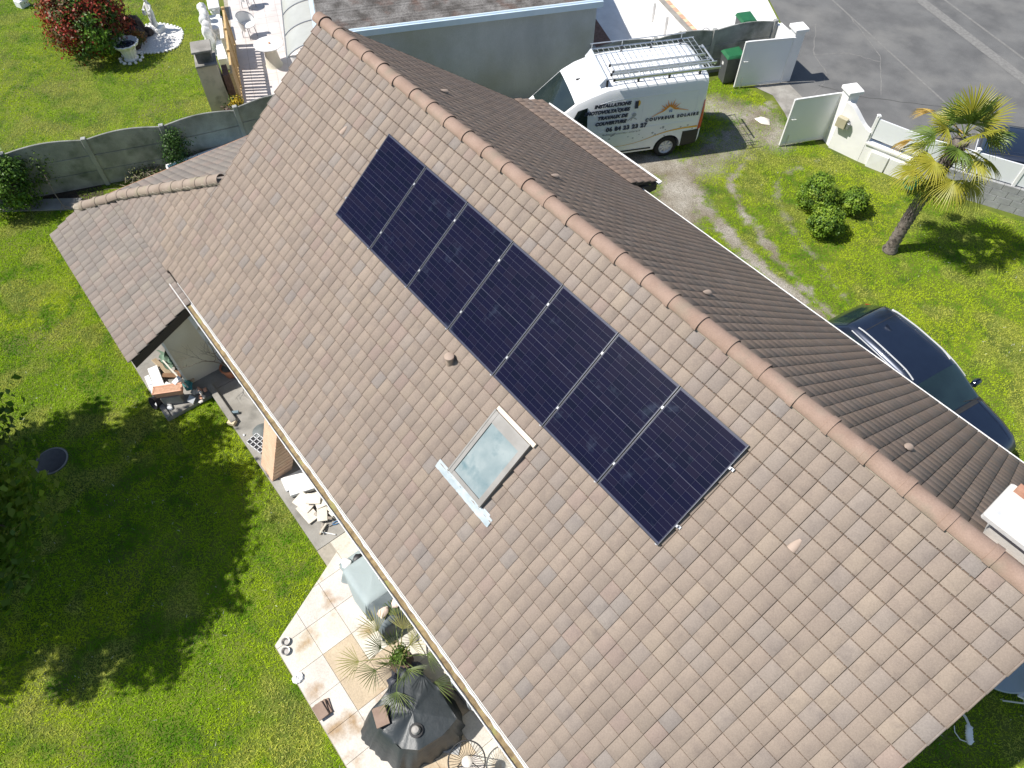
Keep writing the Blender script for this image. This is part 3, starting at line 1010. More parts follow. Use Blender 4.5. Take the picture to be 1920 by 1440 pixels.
fbox(m, wr_ - 0.02, wr_ + 0.006, vb_ - 0.01, vt_ + 0.01, 0.03, 0.115)
q = m.build("sash_trim", M_alu); q.parent = win
m = MB(); fbox(m, wl_ - 0.006, wl_ + 0.02, vb_ - 0.01, vt_ + 0.01, 0.03, 0.112)
q = m.build("sash_trim", M_alu); q.parent = win
m = MB()
fbox(m, wl_ - 0.01, wr_ + 0.05, vt_ + 0.004, vt_ + 0.075, 0.0, 0.075)
q = m.build("head_flashing", M_cream); q.parent = win
m = MB()
O, u, v, n = FR_F
q_ = random.Random(8)
NN = 40
vs = []; fs = []
for i in range(NN + 1):
    uu = wl_ - 0.25 + (wr_ - wl_ + 0.52) * i / NN
    for (vv, nn) in ((vb_ - 0.155 + q_.uniform(-.004, .004), 0.036), (vb_ - 0.08, 0.040 + q_.uniform(0, .008)), (vb_ - 0.004, 0.05)):
        vs.append(O + u * uu + v * vv + n * nn)
for i in range(NN):
    for j in range(2):
        a = i * 3 + j
        fs.append((a, a + 3, a + 4, a + 1))
m.add(vs, fs, None, True)
fbox(m, wr_ + 0.05, wr_ + 0.19, vb_ - 0.02, vb_ + 0.02, 0.03, 0.046)
q = m.build("lead_apron", M_lead); q.parent = win

# ---- chimney behind the ridge
M_brick = mat("chimney_brick", (0.36, 0.17, 0.11), (0.44, 0.24, 0.16), scale=9, rough=0.9, bump=0.3)
M_capw = mat("chimney_slab", (0.52, 0.50, 0.47), (0.64, 0.62, 0.59), scale=3, rough=0.9, c3=(0.34, 0.39, 0.43), scale3=2.6, lo3=0.58, hi3=0.7, bump=0.2, bscale=30)
m = MB(); m.box((1.14, 6.32, 5.85), (0.86, 0.46, 0.95))
ch = hpart(m.build("chimney", M_capw))
m = MB(); m.bbox((1.13, 6.30, 6.37), (1.14, 0.60, 0.08), 0.02)
q = m.build("chimney_cap", M_capw); q.parent = ch
m = MB()
for xx in (0.72, 1.45):
    m.box((xx, 6.54, 6.44), (0.2, 0.10, 0.07))
q = m.build("cap_brick", M_brick); q.parent = ch
m = MB(); m.box((1.2, 6.36, 6.414), (0.62, 0.05, 0.012))
q = m.build("cap_joint", M_cream); q.parent = ch

# ================================================================== solar panels
M_frame = mat("black_anodised_frame", (0.012, 0.013, 0.018), (0.016, 0.017, 0.022), rough=0.4, metal=0.2)
M_back = mat("panel_backsheet", (0.050, 0.054, 0.085), (0.060, 0.064, 0.095), rough=0.3, spec=0.15)
M_cell = None
mc = bpy.data.materials.new("solar_cell"); mc.use_nodes = True
nt = mc.node_tree; b = nt.nodes["Principled BSDF"]
oi = nt.nodes.new("ShaderNodeObjectInfo")
pos = nt.nodes.new("ShaderNodeNewGeometry").outputs["Position"]
cr = nt.nodes.new("ShaderNodeValToRGB")
cr.color_ramp.elements[0].color = (0.0040, 0.0055, 0.017, 1); cr.color_ramp.elements[1].color = (0.0085, 0.0080, 0.022, 1)
e = cr.color_ramp.elements.new(0.5); e.color = (0.0052, 0.0056, 0.021, 1)
nt.links.new(oi.outputs["Random"], cr.inputs["Fac"])
dust = nt.nodes.new("ShaderNodeMapRange"); dust.inputs[1].default_value = 0.62; dust.inputs[2].default_value = 0.80; dust.inputs[4].default_value = 0.22
nt.links.new(_noise(nt, pos, 2.6, 6, 0.6), dust.inputs[0])
col = _mix(nt, cr.outputs["Color"], (0.12, 0.17, 0.24), dust.outputs[0])
nt.links.new(col, b.inputs["Base Color"])
b.inputs["Roughness"].default_value = 0.2
b.inputs["Specular IOR Level"].default_value = 0.10
PWd, PHt, PPITCH = 1.134, 1.722, 1.154
P0 = Vector((-9.737, 5.067, 5.8605))
dn = Vector((0, -math.cos(TH), -math.sin(TH)))
cm = MB(); cwid, chei = 0.1808, 0.0878
cm.add([(-cwid / 2, -chei / 2, 0.002), (cwid / 2, -chei / 2, 0.002), (cwid / 2, chei / 2, 0.002), (-cwid / 2, chei / 2, 0.002)], [(0, 1, 2, 3)])
cell_me = cm.mesh("cell"); cell_me.materials.append(mc)
fm = MB()
t = 0.009
fm.box((PWd / 2, t / 2, -0.0155), (PWd, t, 0.035)); fm.box((PWd / 2, PHt - t / 2, -0.0155), (PWd, t, 0.035))
fm.box((t / 2, PHt / 2, -0.016), (t, PHt - 2 * t, 0.035)); fm.box((PWd - t / 2, PHt / 2, -0.016), (t, PHt - 2 * t, 0.035))
frame_me = fm.mesh("frame"); frame_me.materials.append(M_frame)
bm_ = MB(); bm_.box((PWd / 2, PHt / 2, -0.009), (PWd - 2 * t - 0.002, PHt - 2 * t - 0.002, 0.014))
back_me = bm_.mesh("backsheet"); back_me.materials.append(M_back)
em_ = MB(); em_.box((0, 0, 0), (0.0028, PHt - 0.002, 0.003)); edge_me = em_.mesh("edge_glint"); edge_me.materials.append(mat("glint_grey", (0.20, 0.22, 0.26), (0.26, 0.28, 0.32), rough=0.4, metal=0.3))  # light caught by the long frame edges, painted as thin grey strips
labels = ["black solar panel at the upper end of the roof row, farthest from the roof window", "second black solar panel of the row counted from its upper end", "third black solar panel of the row counted from its upper end",
          "middle black solar panel, fourth of the seven in the row", "black solar panel fifth in the row, next to the roof window corner", "sixth black solar panel of the row, beside the lower end one", "black solar panel at the lower end of the row, its side casting a shadow"]
for k in range(7):
    base = P0 + Vector((k * PPITCH, 0, 0)) + dn * PHt
    t_ = thing("solar_panel", labels[k], "solar panel", base, group="row of solar panels on the roof", rot=(TH, 0, 0))
    add_mesh("frame", frame_me, None, t_)
    add_mesh("backsheet", back_me, None, t_)
    for xe in (0.003, PWd - 0.003):
        add_mesh("edge_glint", edge_me, None, t_, (xe, PHt / 2, 0.0025))
    gx0 = (PWd - 6 * 0.1825) / 2 + 0.1825 / 2
    for i in range(6):
        for j in range(18):
            y = 0.036 + 0.0915 * (j + 0.5) + (0.004 if j >= 9 else 0)
            add_mesh("cell", cell_me, None, t_, (gx0 + i * 0.1825, y, -0.0019))
rack = thing("panel_mount", "aluminium rails and clamps fixing the row of solar panels to the roof", "mounting rail", P0 + dn * PHt, rot=(TH, 0, 0))
M_rail = mat("mill_aluminium", (0.36, 0.37, 0.39), (0.42, 0.43, 0.45), rough=0.4, metal=0.6)
for y in (0.36, 1.36):
    m = MB(); m.box((7 * PPITCH / 2, y, -0.055), (7 * PPITCH + 0.08, 0.04, 0.038)); m.build("rail", M_rail, rack)
clm = MB(); clm.box((0, 0, 0.0035), (0.024, 0.036, 0.005)); clm.tube([(0, 0, 0.006), (0, 0, 0.011)], 0.006, 6); cl_me = clm.mesh("clamp"); cl_me.materials.append(M_rail)
for k in range(1, 7):
    for y in (0.36, 1.36):
        add_mesh("clamp", cl_me, None, rack, (k * PPITCH - 0.010, y, 0.0))
for y in (0.36, 1.36):
    add_mesh("clamp", cl_me, None, rack, (7 * PPITCH - 0.006, y, -0.002)); add_mesh("clamp", cl_me, None, rack, (-0.014, y, -0.002))
em = MB(); em.box((0, -0.006, -0.012), (0.03, 0.012, 0.03)); em_me = em.mesh("edge_clip"); em_me.materials.append(M_rail)
for k in range(1, 8):
    add_mesh("edge_clip", em_me, None, rack, (k * PPITCH - 0.05, -0.002, 0.0))
# ================================================================== vehicles
class Loft:
    """closed body from half profiles at stations along x (front first); profile runs bottom centre -> top centre"""
    def __init__(self, secs):
        self.secs = secs
        self.n = len(secs[0][1])
    def P(self, x, k):
        s = self.secs
        i = 0
        while i < len(s) - 2 and x < s[i + 1][0]: i += 1
        x0, a = s[i]; x1, b = s[i + 1]
        t = 0 if x0 == x1 else (x0 - x) / (x0 - x1)
        t = min(max(t, 0), 1)
        j = min(int(k), self.n - 2); f = k - j
        def pt(p): return (p[j][0] * (1 - f) + p[j + 1][0] * f, p[j][1] * (1 - f) + p[j + 1][1] * f)
        pa, pb = pt(a), pt(b)
        return Vector((x, pa[0] * (1 - t) + pb[0] * t, pa[1] * (1 - t) + pb[1] * t))
    def body(self):
        m = MB(); n = self.n
        ring = 2 * n - 2
        vs = []
        for x, p in self.secs:
            vs += [(x, q[0], q[1]) for q in p] + [(x, -q[0], q[1]) for q in p[-2:0:-1]]
        fs = []
        for i in range(len(self.secs) - 1):
            for k in range(ring):
                j = (k + 1) % ring
                fs.append((i * ring + k, (i + 1) * ring + k, (i + 1) * ring + j, i * ring + j))
        fs.append(tuple(range(ring)))
        e = (len(self.secs) - 1) * ring
        fs.append(tuple(range(e + ring - 1, e - 1, -1)))
        m.add(vs, fs, None, True)
        return m
    def patch(self, m, xa, xb, k0, k1, side=1, off=0.006, nx=6, nk=3, xa1=None, xb1=None, th=0.012):
        """piece of skin; x ranges xa..xb at k0 and xa1..xb1 at k1, lifted by off"""
        xa1 = xa if xa1 is None else xa1; xb1 = xb if xb1 is None else xb1
        g = []
        for j in range(nk + 1):
            t = j / nk; k = k0 + (k1 - k0) * t
            for i in range(nx + 1):
                s = i / nx
                x = (xa + (xb - xa) * s) * (1 - t) + (xa1 + (xb1 - xa1) * s) * t
                p = self.P(x, k)
                dk = self.P(x, min(k + 0.05, self.n - 1.001)) - self.P(x, max(k - 0.05, 0))
                dx = self.P(x + 0.03, k) - self.P(x - 0.03, k)
                nrm = dx.cross(dk)
                if nrm.length < 1e-9: nrm = Vector((0, 1, 0))
                nrm.normalize()
                if nrm.y < -0.2 or (abs(nrm.y) <= 0.2 and nrm.z < 0): nrm = -nrm
                q = p + nrm * off; r = p - nrm * th
                g.append(((q.x, q.y * side, q.z), (r.x, r.y * side, r.z)))
        N = nx + 1
        vs = [a for a, b in g] + [b for a, b in g]
        K = len(g); fs = []
        for j in range(nk):
            for i in range(nx):
                a = j * N + i
                fs.append((a, a + 1, a + N + 1, a + N) if side > 0 else (a, a + N, a + N + 1, a + 1))
        border = [i for i in range(N)] + [j * N + nx for j in range(1, nk + 1)] + [nk * N + i for i in range(nx - 1, -1, -1)] + [j * N for j in range(nk - 1, 0, -1)]
        for a, b in zip(border, border[1:] + border[:1]):
            fs.append((a, b, K + b, K + a))
        m.add(vs, fs, None, True)
    def strip_top(self, m, xa, xb, ya, yb, k0, k1, off=0.008, nx=4, ny=8):
        """patch across the top between profile values k0(edge)..; mirrored across the centre, xa front/xb rear"""
        vs = []; 
        for i in range(nx + 1):
            x = xa + (xb - xa) * i / nx
            for j in range(-ny, ny + 1):
                k = k1 - (k1 - k0) * abs(j) / ny
                p = self.P(x, k)
                dx = self.P(x + 0.03, k) - self.P(x - 0.03, k)
                nrm = Vector((-dx.z, 0, dx.x)); nrm.normalize()
                if nrm.z < 0: nrm = -nrm
                q = p + nrm * off
                vs.append((q.x, q.y * (1 if j >= 0 else -1), q.z))
        N = 2 * ny + 1; fs = []
        for i in range(nx):
            for j in range(2 * ny):
                a = i * N + j
                fs.append((a, a + N, a + N + 1, a + 1))
        m.add(vs, fs, None, True)

def cut_wells(me, wells, w):
    """wheel wells as real openings"""
    def mods(o):
        ex = []
        for (x, z, r) in wells:
            for s in (-1, 1):
                c = MB()
                Mx = Matrix.Translation((x, s * (w - 0.16), z)) @ Matrix.Rotation(R(90), 4, 'X')
                c.lathe([(r, -0.26), (r, 0.26)], 28, M=Mx, smooth=False)
                co = bpy.data.objects.new("cut", c.mesh("cut")); COL.objects.link(co); ex.append(co)
                b = o.modifiers.new("b", 'BOOLEAN'); b.operation = 'DIFFERENCE'; b.object = co; b.solver = 'EXACT'
        return ex
    new = modified_mesh(me, mods)
    new.polygons.foreach_set("use_smooth", [True] * len(new.polygons))
    new.set_sharp_from_angle(angle=R(38))
    return new

M_tyre = mat("tyre_rubber", (0.014, 0.014, 0.014), (0.022, 0.022, 0.022), rough=0.85, bump=0.1)
M_rimv = mat("steel_rim", (0.55, 0.56, 0.57), (0.62, 0.63, 0.64), rough=0.35, metal=0.2)
M_vwhite = mat("van_white_paint", (0.82, 0.835, 0.845), (0.84, 0.85, 0.86), rough=0.28, coat=0.5)
M_glass_d = mat("tinted_glass", (0.012, 0.020, 0.020), (0.02, 0.03, 0.028), scale=2, rough=0.06, spec=0.6, coat=0.3)
M_plastic = mat("black_plastic", (0.02, 0.02, 0.021), (0.028, 0.028, 0.03), rough=0.6)
M_red = mat("tail_lamp_red", (0.42, 0.012, 0.012), (0.5, 0.02, 0.02), rough=0.15, coat=0.5)
M_galv = mat("galvanised_tube", (0.58, 0.60, 0.62), (0.68, 0.70, 0.71), scale=12, rough=0.38, metal=0.75)
M_ink = mat("navy_lettering", (0.02, 0.03, 0.07), (0.025, 0.035, 0.075), rough=0.5)
M_ink_o = mat("orange_print", (0.75, 0.26, 0.03), (0.8, 0.34, 0.05), scale=20, rough=0.5)
M_ink_y = mat("yellow_print", (0.80, 0.50, 0.06), (0.82, 0.42, 0.04), scale=12, rough=0.5)
M_ink_g = mat("grey_print", (0.34, 0.36, 0.38), (0.42, 0.43, 0.44), scale=12, rough=0.5)

def wheel(parent, x, y, r, side, wdt=0.21, rimr=0.2, spokes=8):
    w = bpy.data.objects.new("wheel", None); COL.objects.link(w); w.parent = parent
    w.location = (x, y, r); w.empty_display_size = 0.1
    Mx = Matrix.Rotation(R(-90 * side), 4, 'X')
    m = MB()
    m.lathe([(rimr, -wdt / 2 + 0.01), (rimr + 0.03, -wdt / 2), (r - 0.03, -wdt / 2 + 0.006), (r, -wdt / 2 + 0.035), (r, wdt / 2 - 0.035), (r - 0.03, wdt / 2 - 0.006), (rimr + 0.03, wdt / 2), (rimr, wdt / 2 - 0.01)], 30, M=Mx, cap=False)
    m.build("tyre", M_tyre, w)
    m = MB()
    m.lathe([(0.0, wdt / 2 - 0.05), (0.07, wdt / 2 - 0.03), (0.075, wdt / 2 - 0.05), (rimr - 0.03, wdt / 2 - 0.065), (rimr, wdt / 2 - 0.012), (rimr + 0.012, wdt / 2 - 0.004), (rimr + 0.012, -wdt / 2 + 0.02), (0.0, -wdt / 2 + 0.02)], 30, M=Mx)
    for k in range(spokes):
        a = 2 * math.pi * k / spokes
        m.box((0, 0, 0), (0.05, rimr - 0.06, 0.02), M=Mx @ Matrix.Rotation(a, 4, 'Z') @ Matrix.Translation((0, rimr / 2 + 0.02, wdt / 2 - 0.045)))
    m.build("rim", M_rimv, w)
    return w

def text_mesh(body, size, material, parent, M, name="lettering", align='LEFT', shear=0.0, bold=0.0, space=1.0):
    c = bpy.data.curves.new(name, 'FONT')
    c.body = body; c.size = size; c.align_x = align; c.shear = shear; c.offset = bold; c.space_character = space
    c.fill_mode = 'FRONT'
    c.resolution_u = 3
    o = bpy.data.objects.new("tmp", c); COL.objects.link(o)
    bpy.context.view_layer.update()
    me = bpy.data.meshes.new_from_object(o.evaluated_get(bpy.context.evaluated_depsgraph_get()))
    me.name = name
    bpy.data.objects.remove(o, do_unlink=True)
    me.materials.clear(); me.materials.append(material)
    t = bpy.data.objects.new(name, me)
    COL.objects.link(t); t.parent = parent
    t.matrix_basis = M
    return t

# ---------------------------------------------------------------- the white van
def vs_(w, wt, zb, zt, zbelt=1.15, r=0.16):
    zs = max(zt - r, zbelt + 0.02) if zt > zbelt + 0.1 else zt - 0.06
    zbl = min(zbelt, zs - 0.02)
    z1 = min(zb + 0.16, zbl - 0.04)
    return [(0, zb), (w - 0.10, zb), (w - 0.02, zb + 0.05), (w, z1), (w, zbl), ((w + wt) / 2 + 0.004, (zbl + zs) / 2), (wt, zs), (wt - r * 0.28, zt - r * 0.33), (wt - r * 0.85, zt - 0.02), (wt * 0.5, zt + 0.004), (0, zt + 0.012)]
VS = [(2.70, vs_(0.78, 0.66, 0.42, 0.86, r=0.06)), (2.62, vs_(0.92, 0.78, 0.30, 1.02, r=0.07)), (2.32, vs_(0.99, 0.84, 0.28, 1.17, zbelt=1.02, r=0.08)), (1.98, vs_(1.02, 0.86, 0.28, 1.34, zbelt=1.08, r=0.10)),
      (1.50, vs_(1.025, 0.88, 0.28, 1.75, r=0.13)), (1.06, vs_(1.025, 0.92, 0.28, 2.10, r=0.16)), (0.70, vs_(1.025, 0.966, 0.28, 2.27, r=0.19)), (0.22, vs_(1.025, 0.972, 0.28, 2.42, r=0.20)), (-0.2, vs_(1.025, 0.972, 0.28, 2.45, r=0.19)),
      (-0.7, vs_(1.025, 0.976, 0.28, 2.455, r=0.19)), (-1.2, vs_(1.025, 0.976, 0.28, 2.455, r=0.19)), (-2.2, vs_(1.025, 0.976, 0.28, 2.455, r=0.19)), (-2.45, vs_(1.025, 0.976, 0.30, 2.45, r=0.19)), (-2.64, vs_(1.01, 0.955, 0.32, 2.43, r=0.19)), (-2.70, vs_(0.97, 0.86, 0.40, 2.38, r=0.19))]
VL = Loft(VS)
van = thing("work_van", "white high-roof work van with sun emblem and French lettering parked beside the house", "van", (-12.86, 13.70, 0.0), R(243.5))
vb = VL.body().mesh("body")
vb = cut_wells(vb, [(1.74, 0.36, 0.40), (-1.72, 0.36, 0.40)], 1.025)
vb.materials.clear(); vb.materials.append(M_vwhite)
add_mesh("body", vb, None, van)
m = MB(); m.box((0, 0, 0.42), (4.6, 1.5, 0.5)); m.build("underbody", M_plastic, van)
for x in (1.74, -1.72):
    for s in (-1, 1):
        wheel(van, x, s * 0.90, 0.345, s, rimr=0.205)
m = MB(); VL.strip_top(m, 1.90, 1.12, 0, 0, 7.6, 10.0, 0.012)
ws = m.build("windscreen", M_glass_d, van)
m = MB()
m.tube([(1.93, -0.05, 1.40), (1.80, 0.35, 1.53), (1.76, 0.62, 1.55)], 0.012, 5); m.tube([(1.93, -0.5, 1.39), (1.80, -0.15, 1.53)], 0.012, 5)
m.build("wiper", M_plastic, van)
for s in (-1, 1):
    m = MB(); VL.patch(m, 1.52, 0.78, 4.25, 5.8, s, 0.02, 10, 5, xa1=1.06, xb1=0.80, th=0.03)
    m.build("door_window", M_glass_d, van)
    m = MB(); VL.patch(m, 0.50, -1.22, 2.6, 3.0, s, 0.012, 8, 1)
    m.build("side_moulding", M_plastic, van)
    m = MB(); VL.patch(m, -2.14, -2.63, 1.6, 3.55, s, 0.010, 4, 4)
    m.build("bumper_corner", M_plastic, van)
    m = MB(); VL.patch(m, -2.585, -2.70, 3.55, 5.1, s, 0.014, 2, 6, xa1=-2.63)
    m.build("tail_lamp", M_red, van)
    m = MB(); m.bbox((1.30, s * 1.14, 1.32), (0.14, 0.22, 0.32), 0.03); m.tube([(1.3, s * 1.0, 1.2), (1.3, s * 1.1, 1.25)], 0.03, 6)
    m.build("mirror", M_plastic, van)
    # panel grooves: raised swage frames on the side
    m = MB()
    for (a, b, k0, k1) in ((0.44, -2.42, 5.66, 5.72), (0.44, -2.42, 3.96, 4.02)):
        VL.patch(m, a, b, k0, k1, s, 0.007, 12, 1)
    for (a, b) in ((0.47, 0.45), (-0.80, -0.815), (-2.40, -2.43)):
        VL.patch(m, a, b, 4.1, 5.66, s, 0.006, 1, 4)
    m.build("swage_line", M_vwhite, van)
m = MB(); m.bbox((2.66, 0, 0.52), (0.22, 1.7, 0.34), 0.06); m.build("front_bumper", M_plastic, van)
m = MB(); m.bbox((-2.70, 0, 0.48), (0.16, 1.8, 0.22), 0.03); m.build("rear_bumper", M_plastic, van)
m = MB(); m.box((-2.705, 0.44, 1.9), (0.03, 0.7, 0.6)); m.box((-2.705, -0.44, 1.9), (0.03, 0.7, 0.6)); m.build("rear_window", M_glass_d, van)
m = MB(); m.bbox((0.82, 0, 2.235), (0.14, 0.05, 0.03), 0.008); m.build("roof_aerial_base", M_plastic, van)
# a red and black bag on the seat shows through the window opening
# lettering on the driver's side (+y); local frame: text runs towards the rear (-x)
def side_frame(x, z, off=0.02):
    k = 4.0 + (z - 1.15) / (2.27 - 1.15) * 2.0
    p = VL.P(x, max(min(k, 5.98), 3.2))
    p2 = VL.P(x, max(min(k + 0.3, 6), 3.2))
    up = (p2 - p).normalized()
    ex = Vector((-1, 0, 0)); nz = ex.cross(up).normalized()
    q = p + nz * off
    Mx = Matrix((ex, up, nz)).transposed().to_4x4()
    return Matrix.Translation(q) @ Mx
for (txt, xr, z, sz, sh, sp, bd) in (("INSTALLATIONS", -0.42, 1.93, 0.135, 0.22, 1.06, 0.011), ("PHOTOVOLTAÏQUES", -0.40, 1.75, 0.135, 0.22, 1.02, 0.011), ("TRAVAUX DE", -0.36, 1.565, 0.135, 0.22, 1.06, 0.011), ("COUVERTURE", -0.34, 1.39, 0.135, 0.22, 1.06, 0.011)):
    text_mesh(txt, sz, M_ink, van, side_frame(xr, z), align='RIGHT', shear=sh, space=sp, bold=bd)
text_mesh("06 84 23 23 27", 0.175, M_ink, van, side_frame(0.22, 1.165), align='LEFT', space=1.12, bold=0.011)
text_mesh("contact@couvreur-solaire.fr", 0.085, M_ink, van, side_frame(0.30, 1.06), align='LEFT', shear=0.2, space=1.12)
text_mesh("COUVREUR SOLAIRE", 0.125, M_ink, van, side_frame(-0.92, 1.33), align='LEFT', shear=0.1, space=1.45, bold=0.009)
# sun emblem over a roof line
Fm = side_frame(-1.62, 1.50)
m = MB()
def arc_strip(pts, w, z=0.0):
    for (a, b) in zip(pts[:-1], pts[1:]):
        d = Vector((b[0] - a[0], b[1] - a[1])); d.normalize(); n = Vector((-d.y, d.x))
        wa = w(a) if callable(w) else w; wb = w(b) if callable(w) else w
        m.add([Fm @ Vector((a[0] - n.x * wa, a[1] - n.y * wa, z)), Fm @ Vector((b[0] - n.x * wb, b[1] - n.y * wb, z)), Fm @ Vector((b[0] + n.x * wb, b[1] + n.y * wb, z)), Fm @ Vector((a[0] + n.x * wa, a[1] + n.y * wa, z))], [(0, 1, 2, 3)])
arc_strip([(-0.52, -0.06), (-0.35, 0.03), (-0.18, 0.10), (-0.02, 0.24), (0.14, 0.12), (0.34, 0.08), (0.56, 0.02)], lambda p: 0.006 + 0.022 * max(0, 1 - abs(p[0]) / 0.5))
m.build("sun_emblem", M_ink_o, van)
m = MB()
for k in range(9):
    a = R(18 + k * 18)
    r0, r1 = 0.17, 0.30 + 0.07 * (k % 2)
    c0 = Vector((math.cos(a), math.sin(a)))
    n = Vector((-c0.y, c0.x)) * 0.024
    b0 = c0 * r0 * 0.9 + Vector((0, 0.07)); tp = c0 * r1 + Vector((0, 0.07))
    m.add([Fm @ Vector((b0.x - n.x, b0.y - n.y, 0.002)), Fm @ Vector((b0.x + n.x, b0.y + n.y, 0.002)), Fm @ Vector((tp.x, tp.y, 0.002))], [(0, 1, 2)])
m.build("sun_rays", M_ink_o, van)
m = MB()
for dx in (-0.02, 0.03):
    for dy in (0, 0.045):
        m.add([Fm @ Vector((dx + a, dy + 0.03 + b, 0.002)) for a, b in ((0, 0), (0.035, 0), (0.035, 0.035), (0, 0.035))], [(0, 1, 2, 3)])
m.build("house_emblem", mat("blue_print", (0.08, 0.2, 0.42), rough=0.5), van)
# small panel and turbine badges
Fm = side_frame(-0.55, 1.78)
m = MB(); m.add([Fm @ Vector(p) for p in ((0, 0, 0), (0.10, 0, 0), (0.10, 0.22, 0), (0, 0.22, 0))], [(0, 1, 2, 3)]); m.build("panel_badge", M_ink, van)
m = MB(); m.add([Fm @ Vector((0.10 + 0.06 * math.cos(t * 0.6), 0.15 + 0.09 * math.sin(t * 0.6), -0.002)) for t in range(11)], [tuple(range(11))]); m.build("sun_badge", M_ink_y, van)
Fm = side_frame(-0.50, 1.42)
m = MB(); arc_strip([(-0.12, 0.0), (0.02, 0.10), (0.16, 0.02)], 0.012); arc_strip([(-0.02, 0.0), (0.06, 0.16)], 0.01)
m.add([Fm @ Vector((0.07 + 0.06 * math.cos(t * 0.6), 0.17 + 0.06 * math.sin(t * 0.6), -0.002)) for t in range(11)], [tuple(range(11))]); m.build("roofer_badge", M_ink_g, van)
# swoosh
Fm = Matrix.Identity(4)
m = MB()
pts = []
for i in range(41):
    t = i / 40
    x = 0.10 - 2.66 * t
    z = 0.60 + 0.36 * (1 / (1 + math.exp(-(t - 0.48) * 9))) - 0.05 * max(0, t - 0.85)
    pts.append((x, z, 0.006 + 0.022 * max(0.0, min(1, (t - 0.35) * 1.6))))
def side_pt(x, z, off=0.012):
    if z < 1.13:
        return VL.P(x, 3.5) * 1 + Vector((0, 0, 0)) if False else Vector((x, 1.025 + off, z))
    return side_frame(x, z, off).translation
for a, b in zip(pts[:-1], pts[1:]):
    m.add([Vector((a[0], 1.025 + 0.006, a[1] - a[2])), Vector((b[0], 1.031, b[1] - b[2])), Vector((b[0], 1.031, b[1] + b[2])), Vector((a[0], 1.031, a[1] + a[2]))], [(0, 1, 2, 3)])
m.build("swoosh", M_ink_y, van)
m = MB()
rq = random.Random(2)
for i in range(22):
    x = rq.uniform(-2.5, 0.3); z = rq.uniform(0.72, 1.08)
    s = rq.uniform(0.02, 0.04)
    m.add([Vector((x + s * math.cos(t * 1.05), 1.029, z + 0.7 * s * math.sin(t * 1.05))) for t in range(6)], [tuple(range(6))])
m.build("printed_motif", M_ink_g, van)["kind"] = "stuff"

# roof rack of the van
rack_v = thing("roof_rack", "galvanised mesh roof rack covering the roof of the white van", "roof rack", van.location, van.rotation_euler.z)
zr = 2.60
def bar(a, b, r=0.012, name="bar", material=M_galv, parent=rack_v, seg=6):
    m = MB(); m.tube([a, b], r, seg); return m.build(name, material, parent)
for y in (-0.78, 0.78):
    bar((0.30, y, zr), (-2.78, y, zr), 0.018, "side_rail")
bar((0.30, -0.78, zr + 0.16), (-2.5, -0.78, zr + 0.16), 0.014, "guard_rail")
for x in np.linspace(0.25, -2.4, 4):
    bar((x, -0.78, zr), (x, -0.78, zr + 0.16), 0.011, "guard_post")
    for y in (-0.78, 0.78):
        m = MB(); m.box((x, y, (2.40 + zr) / 2), (0.05, 0.05, zr - 2.40)); m.build("foot", M_plastic, rack_v)
for x in np.linspace(0.26, -2.74, 20):
    bar((x, -0.76, zr + 0.004), (x, 0.76, zr + 0.004), 0.0075, "cross_bar")
for y in np.linspace(-0.56, 0.56, 6):
    bar((0.28, y, zr + 0.016), (-2.74, y, zr + 0.016), 0.005, "mesh_wire")
m = MB(); m.hexa([(0.44, -0.76, 2.43), (0.46, 0.76, 2.43), (0.46, 0.76, 2.45), (0.44, -0.76, 2.45), (0.30, -0.76, 2.62), (0.30, 0.76, 2.62), (0.26, 0.76, 2.63), (0.26, -0.76, 2.63)])
m.build("wind_deflector", mat("rack_deflector", (0.62, 0.67, 0.70), (0.66, 0.70, 0.72), rough=0.4, metal=0.3), rack_v)
for y in (-0.3, 0.3):
    bar((-2.78, y, zr), (-2.95, y, zr - 0.10), 0.02, "loading_roller")
bar((-2.95, -0.5, zr - 0.10), (-2.95, 0.5, zr - 0.10), 0.025, "loading_roller")
def ladder(name, label, y0, y1, x0, x1, z, dz=0.06):
    t = thing(name, label, "ladder", van.location, van.rotation_euler.z, "ladders on the van roof rack")
    for y in (y0, y1):
        m = MB(); m.bbox(((x0 + x1) / 2, y, z), (x0 - x1, 0.028, dz), 0.006); m.build("stile", M_galv, t)
        m = MB(); m.bbox((x0 + 0.015, y, z), (0.06, 0.04, dz + 0.02), 0.01); m.build("end_cap", M_plastic, t)
    nr = int((x0 - x1) / 0.28)
    for i in range(nr):
        x = x0 - 0.2 - i * 0.28
        m = MB(); m.tube([(x, y0, z), (x, y1, z)], 0.014, 6); m.build("rung", M_galv, t)
ladder("ladder", "aluminium ladder lying on the van rack, the inner one with its black end cap forward", 0.24, 0.56, 0.02, -2.72, zr + 0.07)
ladder("ladder", "aluminium ladder strapped along the outer near edge of the van rack", 0.66, 0.93, 0.10, -2.90, zr + 0.06)

